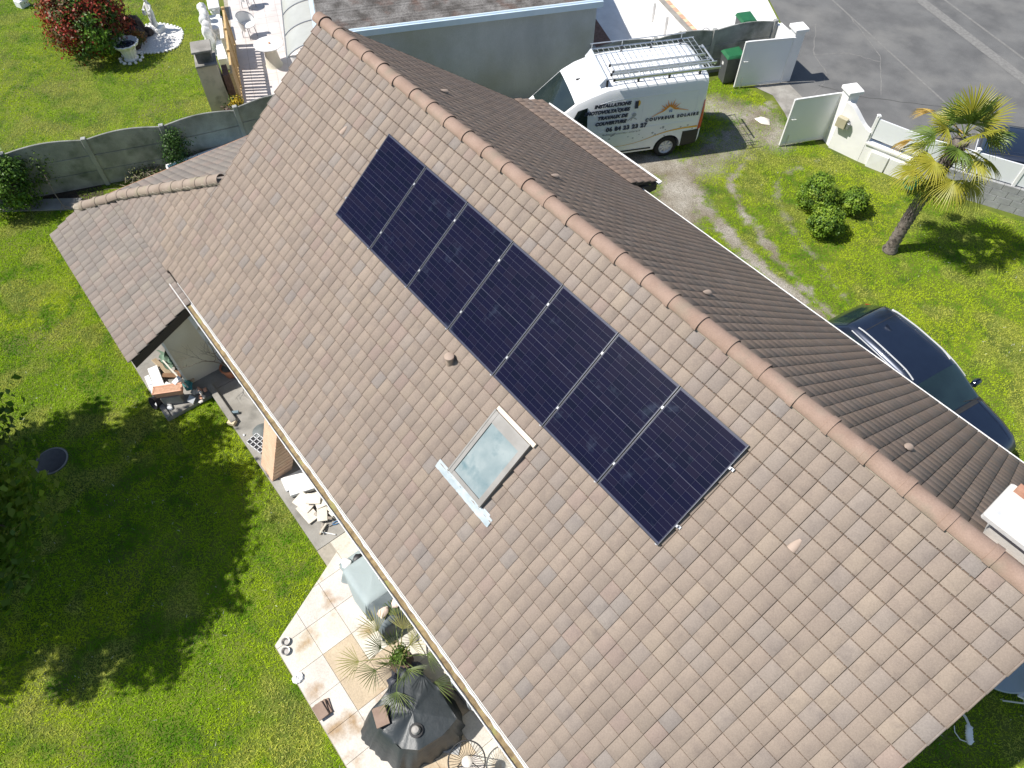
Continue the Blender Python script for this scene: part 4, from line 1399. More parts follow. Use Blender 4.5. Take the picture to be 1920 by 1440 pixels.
# ---------------------------------------------------------------- the dark blue estate car
M_navy = mat("navy_metallic_paint", (0.012, 0.020, 0.042), (0.014, 0.023, 0.047), rough=0.3, metal=0.35, coat=0.9)
M_chrome = mat("bright_trim", (0.70, 0.71, 0.72), (0.76, 0.77, 0.78), rough=0.25, metal=0.35)
M_glass_c = mat("car_glass", (0.010, 0.020, 0.024), (0.018, 0.036, 0.040), scale=1.2, rough=0.05, spec=0.7, coat=0.4)
def cs_(w, wt, zb, zt, zbelt, r=0.09):
    zbl = min(zbelt, zt - 0.05)
    zs = max(zt - r, zbl + 0.02)
    return [(0, zb), (w - 0.10, zb), (w - 0.02, zb + 0.06), (w, zb + 0.28 * (zbl - zb)), (w, zb + 0.72 * (zbl - zb)), (w - 0.045, zbl), (wt + 0.02, zs), (wt - 0.05, zt - 0.025), (wt - 0.16, zt - 0.006), (wt * 0.45, zt + 0.006), (0, zt + 0.012)]
CS = [(2.22, cs_(0.55, 0.52, 0.36, 0.60, 0.55)), (2.14, cs_(0.76, 0.70, 0.26, 0.76, 0.70)), (1.95, cs_(0.86, 0.78, 0.22, 0.87, 0.80)), (1.6, cs_(0.90, 0.80, 0.20, 0.965, 0.88)), (1.05, cs_(0.915, 0.80, 0.20, 1.045, 0.94)), (0.90, cs_(0.915, 0.78, 0.20, 1.11, 0.95)),
      (0.45, cs_(0.915, 0.68, 0.20, 1.38, 0.97)), (0.20, cs_(0.915, 0.645, 0.20, 1.49, 0.98)), (-0.15, cs_(0.915, 0.64, 0.20, 1.55, 0.98)), (-0.8, cs_(0.915, 0.635, 0.20, 1.565, 0.99)), (-1.40, cs_(0.91, 0.61, 0.20, 1.54, 1.0)),
      (-1.62, cs_(0.90, 0.57, 0.22, 1.50, 1.0)), (-1.66, cs_(0.895, 0.58, 0.22, 1.46, 1.0)), (-2.04, cs_(0.87, 0.66, 0.24, 1.10, 0.96)), (-2.18, cs_(0.80, 0.68, 0.30, 0.98, 0.90)), (-2.23, cs_(0.68, 0.6, 0.40, 0.86, 0.8))]
CL = Loft(CS)
car = thing("parked_car", "dark navy estate car with bright roof rails on the drive behind the house", "car", (-1.60, 12.42, 0.0), R(-9.0))
cb = CL.body().mesh("body")
cb = cut_wells(cb, [(1.36, 0.33, 0.36), (-1.36, 0.33, 0.36)], 0.915)
cb.materials.clear(); cb.materials.append(M_navy)
add_mesh("body", cb, None, car)
m = MB(); m.box((0, 0, 0.36), (3.9, 1.36, 0.3)); m.build("underbody", M_plastic, car)
for x in (1.36, -1.36):
    for s in (-1, 1):
        wheel(car, x, s * 0.80, 0.33, s, rimr=0.22, spokes=10)
m = MB(); CL.strip_top(m, 0.97, 0.24, 0, 0, 6.5, 10.0, 0.008); m.build("windscreen", M_glass_c, car)
m = MB(); CL.strip_top(m, -1.68, -2.02, 0, 0, 6.6, 10.0, 0.010); m.build("rear_window", M_glass_c, car)
m = MB()
for s in (-1, 1):
    m = MB(); CL.patch(m, 0.60, -0.42, 5.18, 5.86, s, 0.006, 8, 3, xa1=0.22, xb1=-0.42); m.build("side_window", M_glass_c, car)
    m = MB(); CL.patch(m, -0.48, -1.30, 5.18, 5.86, s, 0.006, 6, 3, xa1=-0.48, xb1=-1.25); m.build("side_window", M_glass_c, car)
    m = MB(); CL.patch(m, -1.34, -1.68, 5.2, 5.84, s, 0.006, 4, 3, xa1=-1.30, xb1=-1.5); m.build("quarter_window", M_glass_c, car)
    m = MB(); m.tube([CL.P(x, 6.02) * 1 + Vector((0, 0.006, 0.004)) if s > 0 else Vector((CL.P(x, 6.02).x, -CL.P(x, 6.02).y - 0.006, CL.P(x, 6.02).z + 0.004)) for x in np.linspace(0.52, -1.5, 18)], 0.013, 6); m.build("window_trim", M_chrome, car)
    m = MB()
    pts = []
    for x in np.linspace(0.12, -1.45, 14):
        p = CL.P(x, 7.4); e = 0.035 * (1 - abs((x + 0.665) / 0.785) ** 6)
        pts.append((p.x, s * (p.y + 0.0), p.z + 0.008 + e))
    m.tube(pts, 0.016, 6); m.build("roof_rail", M_chrome, car)
    m = MB(); m.bbox((0.70, s * 1.02, 1.04), (0.13, 0.22, 0.15), 0.04); m.tube([(0.70, s * 0.86, 0.97), (0.70, s * 0.95, 1.0)], 0.03, 6); m.build("mirror", M_navy, car)
    m = MB(); CL.patch(m, 2.13, 1.86, 3.9, 4.8, s, 0.008, 3, 2); m.build("headlight", mat("headlamp_glass", (0.5, 0.53, 0.55), (0.6, 0.62, 0.64), rough=0.08, spec=0.8), car)
    m = MB(); CL.patch(m, -2.02, -2.20, 4.2, 5.3, s, 0.008, 3, 3); m.build("tail_lamp", M_red, car)
    m = MB(); m.tube([CL.P(x, 8.0) * 1 if s > 0 else Vector((CL.P(x, 8.0).x, -CL.P(x, 8.0).y, CL.P(x, 8.0).z)) for x in np.linspace(1.98, 1.02, 8)], 0.012, 5); m.build("bonnet_crease", M_navy, car)
m = MB(); m.tube([Vector((2.235, y, 0.60)) for y in np.linspace(-0.42, 0.42, 5)], 0.02, 6); m.build("grille_bar", M_chrome, car)
m = MB(); m.tube([CL.P(1.0, 7.0) + Vector((0.02, -0.05, 0.015)), CL.P(0.98, 9.2) + Vector((-0.06, 0, 0.035))], 0.012, 5); m.tube([Vector((1.0, -0.1, 1.08)), Vector((0.86, -0.66, 1.15))], 0.012, 5); m.build("wiper", M_plastic, car)
m = MB(); CL.strip_top(m, 1.08, 0.985, 0, 0, 6.4, 10.0, 0.01); m.build("scuttle", M_plastic, car)
m = MB(); CL.strip_top(m, -1.30, -1.315, 0, 0, 7.6, 10.0, 0.004); m.build("tailgate_seam", M_plastic, car)

# shut lines, door handles and a roof fin on the car
for s in (-1, 1):
    for x in (0.62, -0.44, -1.24):
        m = MB(); CL.patch(m, x + 0.006, x - 0.006, 3.0, 4.95, s, 0.002, 1, 5, th=0.01); m.build("shut_line", M_plastic, car)
    for x in (-0.28, -1.06):
        m = MB(); CL.patch(m, x + 0.09, x - 0.09, 4.55, 4.68, s, 0.022, 2, 1); m.build("door_handle", M_navy, car)
    m = MB()
    m.tube([CL.P(x, 6.9) * 1 + Vector((0, 0, 0.004)) if s > 0 else Vector((CL.P(x, 6.9).x, -CL.P(x, 6.9).y, CL.P(x, 6.9).z + 0.004)) for x in np.linspace(1.98, 1.08, 8)], 0.006, 4); m.build("bonnet_gap", M_plastic, car)
m = MB(); m.hexa([(-1.18, -0.02, 1.56), (-1.0, -0.02, 1.565), (-1.0, 0.02, 1.565), (-1.18, 0.02, 1.56), (-1.18, -0.005, 1.63), (-1.12, -0.005, 1.625), (-1.12, 0.005, 1.625), (-1.18, 0.005, 1.63)]); m.build("aerial_fin", M_navy, car)
m = MB(); m.box((0.55, 0.0, 0.98), (0.5, 1.3, 0.05)); m.build("dashboard", mat("pale_dashboard", (0.10, 0.11, 0.11), rough=0.7), car)
# ================================================================== garden side: patio, shed slab and what lies on them
rq = random.Random(17)
M_slab = mat("pale_paving", (0.54, 0.505, 0.445), (0.63, 0.595, 0.535), scale=2.4, rough=0.85, bump=0.12, bscale=50, c3=(0.36, 0.255, 0.15), scale3=1.3, lo3=0.56, hi3=0.68, fine=0.10, fscale=35, tint=True)
M_grout = mat("paving_joint", (0.30, 0.27, 0.22), (0.38, 0.34, 0.28), scale=10, rough=0.95)
sheet("terrace_floor", [(-11.55, 0.46), (-6.70, 0.46), (-6.70, 2.46), (-11.55, 2.46)], 0.10, M_conc, thick=0.12)
patio = sheet("patio", [(-6.69, 2.46), (-6.69, 0.455), (-6.29, 0.455), (-5.57, -1.06), (1.7, -1.06), (1.7, 2.46)], 0.094, M_grout, thick=0.11)
patio_poly = [(-6.69, 2.44), (-6.69, 0.46), (-6.29, 0.46), (-5.57, -1.05), (1.69, -1.05), (1.69, 2.44)]
def clip_half(poly, a, b, c):
    """keep a*x+b*y<=c"""
    out = []
    for (p, q) in zip(poly, poly[1:] + poly[:1]):
        dp = a * p[0] + b * p[1] - c; dq = a * q[0] + b * q[1] - c
        if dp <= 0: out.append(p)
        if (dp < 0 < dq) or (dq < 0 < dp):
            t = dp / (dp - dq); out.append((p[0] + (q[0] - p[0]) * t, p[1] + (q[1] - p[1]) * t))
    return out
S = 0.60
for i in range(-1, 15):
    for j in range(0, 6):
        x0 = -6.69 + i * S; y0 = -1.05 + j * S
        g = 0.004
        poly = [(x0 + g, y0 + g), (x0 + S - g, y0 + g), (x0 + S - g, y0 + S - g), (x0 + g, y0 + S - g)]
        poly = clip_half(poly, -1, 0, 6.69); poly = clip_half(poly, 1, 0, 1.69) if poly else poly
        if poly and y0 < 0.455:
            # slanting outer edge from (-6.29,0.455) to (-5.57,-1.06)
            nx, ny = -1.515, -0.72
            poly = clip_half(poly, nx, ny, nx * -6.29 + ny * 0.455)
        if len(poly) < 3: continue
        zt = 0.104 + rq.uniform(-0.0015, 0.002)
        m = MB(); m.prism(poly, 0.06, zt)
        me_ = m.mesh("paving_slab"); me_.materials.append(M_slab)
        a = me_.color_attributes.new("tint", 'FLOAT_COLOR', 'POINT')
        f = rq.uniform(0.92, 1.05)
        br = (i, j) in ((3, 1), (4, 1), (4, 2), (7, 2), (7, 1), (6, 3))
        tc = [f, f * rq.uniform(0.97, 1.0), f * rq.uniform(0.94, 1.0), 1] if not br else [0.86 * f, 0.74 * f, 0.58 * f, 1]
        a.data.foreach_set("color", np.tile(tc, len(me_.vertices)))
        o = bpy.data.objects.new("paving_slab", me_); link(o, patio)
sheet("shed_slab", [(-16.6, -0.60), (-11.47, -0.60), (-11.47, 0.455), (-11.56, 0.455), (-11.56, 2.5), (-16.6, 2.5)], 0.101, M_conc, thick=0.12)
m = MB(); m.bbox((-11.06, 0.53, 0.155), (1.28, 0.14, 0.11), 0.015); o = m.build("low_kerb", M_conc); o["kind"] = "structure"
m = MB(); m.bbox((-11.98, -0.545, 0.125), (0.98, 0.11, 0.05), 0.012); o = m.build("kerb", M_conc); o["kind"] = "structure"
# slab in the shade by the fence
sheet("shaded_slab", [(-22.6, -3.6), (-19.85, 0.18), (-20.15, 0.55), (-22.9, -3.2)], 0.05, M_conc, thick=0.05)
sheet("earth_border", [(-20.2, 0.5), (-22.9, -3.2), (-23.6, -3.0), (-20.6, 1.2), (-20.0, 1.1), (-19.7, 0.6)], 0.012, mat("dark_earth", (0.03, 0.022, 0.015), (0.06, 0.045, 0.03), scale=9, rough=1.0, bump=0.6, bscale=30))

# ---- leaning brick-faced pillar carrying the eave
M_brickp = mat("salmon_brick", (0.62, 0.40, 0.27), (0.68, 0.47, 0.33), scale=5, rough=0.9, bump=0.25, bscale=70, fine=0.08, fscale=70)
M_jointp = mat("brick_joint", (0.26, 0.17, 0.11), (0.32, 0.21, 0.14), scale=9, rough=0.95)
pil = thing("brick_pillar", "leaning salmon brick pillar holding up the eave beside the patio", "pillar", (-8.87, 0.72, 0.1))
m = MB()
lean = 0.372
Hp = 2.15
def pcorner(x, y, z): return (x, y + lean * z, z)
m.hexa([pcorner(x, y, 0) for x, y in ((-0.24, -0.215), (0.245, -0.215), (0.245, 0.215), (-0.24, 0.215))] + [pcorner(x, y, Hp) for x, y in ((-0.24, -0.215), (0.245, -0.215), (0.245, 0.215), (-0.24, 0.215))])
m.build("core", M_jointp, pil)
nc = 22
hc = Hp / nc
for k in range(nc):
    z0 = k * hc + 0.006; z1 = (k + 1) * hc - 0.008
    m = MB()
    e = rq.uniform(-0.003, 0.003)
    pts = ((-0.252 + e, -0.228), (0.258 + e, -0.228), (0.258 + e, 0.228), (-0.252 + e, 0.228))
    m.hexa([pcorner(x, y, z0) for x, y in pts] + [pcorner(x, y, z1) for x, y in pts])
    m.build("brick", M_brickp, pil)

# ---- skins and small builders
M_terra = mat("terracotta", (0.46, 0.17, 0.085), (0.54, 0.22, 0.12), scale=6, rough=0.85, bump=0.1)
M_terra_l = mat("terracotta_light", (0.62, 0.31, 0.20), (0.68, 0.38, 0.26), scale=6, rough=0.85)
M_white = mat("white_polystyrene", (0.80, 0.80, 0.79), (0.76, 0.75, 0.73), scale=5, rough=0.8)
M_blackp = mat("black_bin_plastic", (0.012, 0.012, 0.015), (0.02, 0.02, 0.024), rough=0.5)
M_wood = mat("weathered_wood", (0.36, 0.27, 0.17), (0.48, 0.38, 0.26), scale=4, rough=0.85, stretch=(1, 9, 9))
M_plank = mat("pale_plank", (0.62, 0.58, 0.50), (0.70, 0.66, 0.58), scale=4, rough=0.8)
M_teal = mat("teal_tarpaulin", (0.05, 0.25, 0.26), (0.09, 0.33, 0.33), scale=7, rough=0.6)
M_gtarp = mat("dull_green_cloth", (0.10, 0.17, 0.12), (0.16, 0.24, 0.17), scale=8, rough=0.9)
M_stone = mat("pale_stone", (0.60, 0.55, 0.49), (0.72, 0.68, 0.62), scale=7, rough=0.9, bump=0.3, bscale=30)
M_stone_p = mat("pink_stone", (0.66, 0.50, 0.42), (0.74, 0.60, 0.52), scale=7, rough=0.9, bump=0.3, bscale=30)

def rock_mesh(name, s, seed, material):
    r = random.Random(seed)
    m = MB()
    lat, lon = 6, 10
    vs = [(0, 0, -s[2])]
    amp = [r.uniform(0.75, 1.2) for _ in range(lon)]
    for i in range(1, lat):
        t = math.pi * i / lat
        for k in range(lon):
            a = 2 * math.pi * k / lon
            f = amp[k] * r.uniform(0.86, 1.12)
            vs.append((s[0] * math.sin(t) * math.cos(a) * f, s[1] * math.sin(t) * math.sin(a) * f, -s[2] * math.cos(t) * r.uniform(0.92, 1.06)))
    vs.append((0, 0, s[2]))
    fs = [(0, 1 + (k + 1) % lon, 1 + k) for k in range(lon)]
    for i in range(lat - 2):
        for k in range(lon):
            a = 1 + i * lon; j = (k + 1) % lon
            fs.append((a + k, a + j, a + lon + j, a + lon + k))
    e = len(vs) - 1; a = 1 + (lat - 2) * lon
    fs += [(a + k, a + (k + 1) % lon, e) for k in range(lon)]
    m.add(vs, fs, None, True)
    me = m.mesh(name); me.materials.append(material)
    return me
def rock(name, label, loc, s, seed, material=M_stone, cat="stone", group=None):
    o = add_mesh(name, rock_mesh(name, s, seed, material), None, None, loc)
    return tag(o, label, cat, group)
def slab_thing(name, label, cat, c, s, rz, material, group=None, tilt=(0, 0)):
    m = MB(); m.bbox((0, 0, 0), s, min(0.008, s[2] * 0.3))
    o = m.build(name, material, None, c, (tilt[0], tilt[1], rz))
    return tag(o, label, cat, group)

# rectangular planter standing on a concrete block
t = thing("planter_box", "long terracotta planter set on a concrete block at the shed corner", "planter", (-11.86, -0.25, 0.1), R(62))
m = MB(); m.bbox((0, 0, 0.13), (0.42, 0.24, 0.26), 0.012); m.build("block", M_conc, t)
m = MB()
L_, W_, H_ = 0.60, 0.20, 0.17
m.hexa([(-L_ / 2 + .02, -W_ / 2 + .02, 0.262), (L_ / 2 - .02, -W_ / 2 + .02, 0.262), (L_ / 2 - .02, W_ / 2 - .02, 0.262), (-L_ / 2 + .02, W_ / 2 - .02, 0.262), (-L_ / 2, -W_ / 2, 0.262 + H_), (L_ / 2, -W_ / 2, 0.262 + H_), (L_ / 2, W_ / 2, 0.262 + H_), (-L_ / 2, W_ / 2, 0.262 + H_)])
m.build("trough", M_terra_l, t)
m = MB()
for sx, sy, cx_, cy_ in ((L_ + .03, .03, 0, W_ / 2), (L_ + .03, .03, 0, -W_ / 2), (.03, W_, L_ / 2, 0), (.03, W_, -L_ / 2, 0)):
    m.box((cx_, cy_, 0.262 + H_), (sx, sy, 0.03))
m.build("rim", M_terra_l, t)
m = MB(); m.box((0, 0, 0.262 + H_ - 0.004), (L_ - 0.03, W_ - 0.03, 0.02)); m.build("soil", mat("dry_soil", (0.45, 0.26, 0.17), (0.55, 0.34, 0.23), scale=20, rough=1.0, bump=0.4), t)
slab_thing("polystyrene_block", "white polystyrene block leaning on the planter", "block", (-11.93, 0.02, 0.50), (0.12, 0.20, 0.16), 0.3, M_white, tilt=(0.2, 0.1))
slab_thing("white_board", "long white board on the shed slab beside the lawn", "board", (-12.55, -0.33, 0.19), (0.80, 0.22, 0.10), R(-8), M_white)
slab_thing("white_board", "narrow white board at the very edge of the shed slab", "board", (-12.52, -0.51, 0.15), (0.62, 0.10, 0.09), R(-6), M_white)
slab_thing("paper_sheet", "folded white sheet between the long white board and the black bucket", "sheet", (-12.15, -0.22, 0.25), (0.22, 0.20, 0.04), R(30), M_white, tilt=(0.15, 0.2))
t = thing("bucket", "black plastic bucket lying on its side by the planter", "bucket", (-12.02, -0.52, 0.16))
m = MB(); Mx = Matrix.Rotation(R(68), 4, 'X') @ Matrix.Rotation(0.3, 4, 'Y')
m.lathe([(0.001, -0.13), (0.11, -0.13), (0.145, 0.15), (0.152, 0.15), (0.152, 0.165), (0.135, 0.165), (0.10, -0.115), (0.001, -0.115)], 20, M=Mx)
m.build("body", M_blackp, t)
slab_thing("plank", "thin pale plank leaning over the heap of garden waste in the shed", "plank", (-12.25, 0.06, 0.42), (0.95, 0.035, 0.02), R(8), M_plank, tilt=(0, 0.18))
m = MB()
for k in range(5):
    a = rq.uniform(0, 6)
    m.grid(lambda u, v, a=a, k=k: (-12.75 + 0.5 * (u - .5) + 0.1 * math.sin(a + v * 5), 0.15 + 0.32 * (v - .5) + 0.05 * math.cos(u * 7 + a), 0.34 + 0.07 * math.sin(u * 6 + a) * math.cos(v * 5 + k) + 0.03 * k), 8, 6)
tag(m.build("green_tarpaulin", M_gtarp), "crumpled dull green tarpaulin under the shed roof", "tarpaulin")
m = MB(); m.grid(lambda u, v: (-11.95 + 0.26 * (u - .5), 0.16 + 0.2 * (v - .5), 0.26 + 0.10 * math.sin(u * 5) * math.sin(v * 4) + 0.03 * math.sin(u * 17 + v * 11)), 10, 8)
tag(m.build("teal_bag", M_teal), "small crumpled teal bag against the shed wall", "bag")
for k, (x, y, z, rz, L) in enumerate(((-12.35, 0.22, 0.2, 0.4, 0.5), (-12.2, 0.36, 0.24, -0.5, 0.45), (-12.5, -0.02, 0.16, 1.0, 0.4), (-12.9, -0.1, 0.15, 0.2, 0.6))):
    slab_thing("scrap_wood", ["brown scrap board against the shed wall under the plank", "short brown scrap board crossing another near the shed wall", "brown scrap board beside the long white board", "brown scrap board under the shed eave by the green tarpaulin"][k], "board", (x, y, z), (L, 0.12, 0.03), rz, M_wood if k % 2 else mat("brown_board", (0.20, 0.11, 0.06), (0.27, 0.16, 0.09), scale=5, rough=0.9), "scrap boards in the shed", tilt=(rq.uniform(-.3, .3), rq.uniform(-.2, .2)))
# heap of rubble
for k in range(14):
    p = (-11.62 + rq.uniform(-0.16, 0.34), 0.30 + rq.uniform(-0.12, 0.12), 0.13 + rq.uniform(0, 0.06))
    o = rock("rubble_piece", "broken pale rubble piece heaped between the planter and the terrace kerb", p, (rq.uniform(.03, .08), rq.uniform(.03, .06), rq.uniform(.02, .04)), 100 + k, M_stone if k % 3 else M_terra_l, "rubble", "rubble heap by the kerb")
rock("white_stone", "white stone at the kerb corner of the shed slab", (-11.72, -0.42, 0.13), (0.09, 0.06, 0.05), 5, M_white)
rock("white_stone", "small white stone near the black bucket", (-11.98, -0.60, 0.12), (0.06, 0.05, 0.04), 6, M_white)
slab_thing("grey_tile", "grey square tile propped beside the planter", "tile", (-11.55, 0.05, 0.2), (0.16, 0.16, 0.02), 0.5, mat("grey_tile", (0.42, 0.43, 0.45), rough=0.6), tilt=(0.7, 0.2))

# potted bare shrub by the shed wall
t = thing("potted_shrub", "leafless shrub in a round terracotta pot against the shed wall", "potted plant", (-11.72, 1.08, 0.1))
m = MB(); m.lathe([(0.001, 0.0), (0.13, 0.0), (0.175, 0.24), (0.195, 0.24), (0.195, 0.30), (0.17, 0.30), (0.165, 0.25), (0.001, 0.25)], 24); m.build("pot", M_terra, t)
m = MB(); m.lathe([(0.001, 0.252), (0.163, 0.252), (0.001, 0.265)], 18); m.build("soil", M_conc_dark, t)
m = MB()
def branch(p, d, L, r, depth):
    q = [Vector(p)]
    d = Vector(d)
    for s in range(4):
        d = (d + Vector((rq.uniform(-.28, .28), rq.uniform(-.28, .28), rq.uniform(-.1, .2)))).normalized()
        q.append(q[-1] + d * L / 4)
    m.tube(q, [r * (1 - 0.15 * i) for i in range(5)], 5)
    if depth > 0:
        for k in range(3):
            i = rq.choice((2, 3, 4))
            branch(q[i], d + Vector((rq.uniform(-.9, .9), rq.uniform(-.9, .9), rq.uniform(-.1, .5))), L * 0.68, r * 0.55, depth - 1)
branch((0, 0, 0.25), (-0.45, -0.35, 1), 0.75, 0.018, 3)
branch((0, 0, 0.25), (-0.7, -0.2, 0.8), 0.6, 0.015, 3)
m.build("stem", mat("grey_twigs", (0.21, 0.17, 0.13), (0.28, 0.23, 0.18), rough=0.9), t)
m = MB(); m.box((-11.05, 1.30, 0.30), (1.1, 0.32, 0.40)); m.bbox((-11.05, 1.30, 0.515), (1.16, 0.38, 0.04), 0.01)
tag(m.build("low_white_wall", M_render_w), "low white masonry wall standing on the terrace under the eave", "wall")

# terrace things
slab_thing("wood_block", "small pale wooden block at the edge of the terrace", "block", (-10.46, 0.49, 0.15), (0.17, 0.13, 0.09), R(35), mat("fresh_wood", (0.62, 0.50, 0.33), (0.68, 0.57, 0.40), scale=5, rough=0.8))
t = thing("seed_tray", "white-edged seed tray with black cells leaning by the pillar", "seed tray", (-9.62, 0.70, 0.13), R(14))
m = MB()
for i in range(5): m.box((-0.22 + i * 0.11, 0, 0), (0.014, 0.30, 0.05))
for j in range(4): m.box((0, -0.143 + j * 0.095, 0), (0.45, 0.014, 0.05))
m.build("grid", mat("tray_edge", (0.62, 0.63, 0.64), rough=0.5), t)
m = MB(); m.box((0, 0, -0.012), (0.44, 0.29, 0.02)); m.build("cells", M_blackp, t)
m = MB(); m.lathe([(0.001, 0), (0.20, 0), (0.21, 0.012), (0.19, 0.03), (0.001, 0.045)], 28, (-9.86, 0.90, 0.101))
tag(m.build("pot_saucer", mat("grey_lid", (0.10, 0.115, 0.115), (0.14, 0.155, 0.155), scale=6, rough=0.6)), "round dark grey saucer lying on the terrace behind the seed tray", "saucer")
rock("pebble", "small white pebble on the terrace between kerb and seed tray", (-10.02, 0.55, 0.115), (0.03, 0.025, 0.018), 9, M_white)
slab_thing("watering_rose", "small blue grey tool beside the terrace kerb", "tool", (-10.66, 0.66, 0.14), (0.16, 0.07, 0.07), R(60), mat("blue_grey_plastic", (0.16, 0.22, 0.25), rough=0.5))
slab_thing("white_slab", "large white slab lying flat beside the foot of the brick pillar", "slab", (-8.12, 0.98, 0.18), (0.42, 0.62, 0.09), R(-18), M_white)
slab_thing("white_slab", "smaller white slab tucked under the large one by the pillar", "slab", (-8.34, 0.86, 0.128), (0.34, 0.46, 0.045), R(-8), M_white)
M_chip = mat("cream_ceramic", (0.62, 0.56, 0.47), (0.72, 0.67, 0.58), scale=6, rough=0.7)
for k, (x, y, z, a, b_, rz, tx, ty) in enumerate(((-7.72, 0.78, 0.20, .42, .30, .3, .1, .05), (-7.55, 1.10, 0.24, .40, .34, -.2, .05, -.1), (-7.50, 0.72, 0.16, .46, .26, .1, -.06, .08), (-7.36, 1.28, 0.28, .36, .30, .7, .1, .1), (-7.30, 0.95, 0.22, .40, .20, -.5, -.1, .12), (-7.62, 0.95, 0.30, .30, .22, .9, .15, 0), (-7.20, 1.22, 0.20, .3, .3, .2, 0, .1))):
    slab_thing("broken_tile", "broken cream floor tile in the heap at the end of the terrace", "tile", (x, y, z), (a, b_, 0.022), rz, M_chip, "heap of broken cream tiles", (tx, ty))
for k in range(9):
    slab_thing("mortar_shard", "grey brown mortar shard in front of the broken tile heap", "shard", (-7.18 + rq.uniform(-.22, .2), 1.0 + rq.uniform(-.22, .3), 0.15 + rq.uniform(0, .05)), (rq.uniform(.12, .26), rq.uniform(.03, .07), 0.035), rq.uniform(-1, 1), mat("mortar_shard", (0.24, 0.20, 0.16), (0.42, 0.38, 0.33), scale=18, rough=0.95) if k % 3 else M_chip, "mortar shards", (rq.uniform(-.3, .3), rq.uniform(-.3, .3)))
t = thing("hammer", "hammer with a white handle on the terrace by the shards", "hammer", (-6.98, 0.72, 0.115), R(40))
m = MB(); m.tube([(0, 0, 0.01), (0.30, 0, 0.01)], 0.011, 8); m.build("handle", M_white, t)
m = MB(); m.bbox((0, 0, 0.015), (0.03, 0.12, 0.03), 0.006); m.build("head", M_wood, t)
t = thing("pliers", "blue handled pliers lying near the hammer", "pliers", (-6.98, 0.98, 0.112), R(80))
m = MB(); m.tube([(0, 0.01, 0.01), (0.06, 0.03, 0.01), (0.14, 0.025, 0.01)], 0.009, 6); m.tube([(0, -0.01, 0.01), (0.06, -0.03, 0.01), (0.14, -0.025, 0.01)], 0.009, 6); m.build("handle", mat("blue_grip", (0.05, 0.2, 0.42), rough=0.5), t)
m = MB(); m.bbox((-0.04, 0, 0.01), (0.08, 0.03, 0.012), 0.004); m.build("jaw", M_alu, t)

# ---- sofa under a grey blue cover
M_cover = mat("grey_blue_cover", (0.30, 0.355, 0.36), (0.35, 0.405, 0.41), scale=1.5, rough=0.7, bump=0.15, bscale=18, spec=0.3)
M_cover_d = mat("slate_cover", (0.10, 0.125, 0.135), (0.135, 0.16, 0.17), scale=2, rough=0.6, bump=0.15, bscale=20, spec=0.4)
def cover(name, label, x0, x1, y0, y1, zt, z0, material, seed, flare=0.07, bow=0.02, nx=26, ny=18, slope=0.0, cat="cover"):
    """cloth over a box: flat top with creases, folds down the sides"""
    m = MB()
    r = random.Random(seed)
    ph = [r.uniform(0, 6) for _ in range(8)]
    cx_, cy_ = (x0 + x1) / 2, (y0 + y1) / 2
    hx, hy = (x1 - x0) / 2, (y1 - y0) / 2
    rings = []
    N = 72
    def outline(t):
        c, s = math.cos(t), math.sin(t)
        p = 0.16
        return (math.copysign(abs(c) ** p, c), math.copysign(abs(s) ** p, s))
    levels = [(0.0, zt), (0.35, zt), (0.7, zt), (0.93, zt - 0.005), (1.0, zt - 0.03), (1.02, zt - 0.12), (1.04, (zt + z0) / 2), (1.07, z0)]
    vs = []
    for li, (k, z) in enumerate(levels):
        for i in range(N):
            t = 2 * math.pi * i / N
            ox, oy = outline(t)
            f = max(0.0, (k - 1.0)) * 14
            wob = f * flare * (0.45 * math.sin(9 * t + ph[0]) + 0.35 * math.sin(17 * t + ph[1]) + 0.2 * math.sin(29 * t + ph[2]))
            X = cx_ + ox * (hx * min(k, 1.0) + max(0, k - 1) * 0.9 + wob)
            Y = cy_ + oy * (hy * min(k, 1.0) + max(0, k - 1) * 0.9 + wob)
            zz = z
            if k <= 1.0:
                u = (X - x0) / (x1 - x0); v = (Y - y0) / (y1 - y0)
                zz += bow * (math.sin(7 * u + 4 * v + ph[3]) * math.sin(5 * v + ph[4]) + 0.5 * math.sin(13 * u - 9 * v + ph[5])) * min(1, (1.02 - k) * 8) + slope * (u - 0.5)
            elif slope and li < len(levels) - 1:
                zz += slope * ((X - x0) / (x1 - x0) - 0.5)
            vs.append((X, Y, zz))
    fs = []
    for l in range(len(levels) - 1):
        for i in range(N):
            j = (i + 1) % N
            if l == 0: fs.append((l * N, (l + 1) * N + i, (l + 1) * N + j)) if False else fs.append((i, (l + 1) * N + i, (l + 1) * N + j, j))
            else: fs.append((l * N + i, (l + 1) * N + i, (l + 1) * N + j, l * N + j))
    m.add(vs, fs, None, True)
    o = m.build(name, material)
    o.data.set_sharp_from_angle(angle=R(60))
    return tag(o, label, cat)
cover("sofa_cover", "light grey blue cover over the long garden sofa on the patio", -5.80, -4.92, 0.60, 1.40, 0.66, 0.12, M_cover, 3, bow=0.012)
cover("armchair_cover", "darker slate cover over the armchair at the sofa end, weighed down by two pink stones", -4.98, -4.42, 0.62, 1.34, 0.60, 0.12, M_cover_d, 4, bow=0.02, slope=-0.08)
cover("side_cover", "low pale grey cover at the far end of the long sofa", -6.08, -5.84, 0.70, 1.36, 0.36, 0.12, M_cover, 6, flare=0.03, bow=0.01)
rock("weight_stone", "pink weight stone on the slate armchair cover nearest the palm", (-4.66, 0.78, 0.66), (0.10, 0.12, 0.05), 31, M_stone_p)
rock("weight_stone", "pink weight stone on the slate armchair cover nearest the gutter", (-4.66, 1.10, 0.66), (0.12, 0.13, 0.06), 32, M_stone_p)
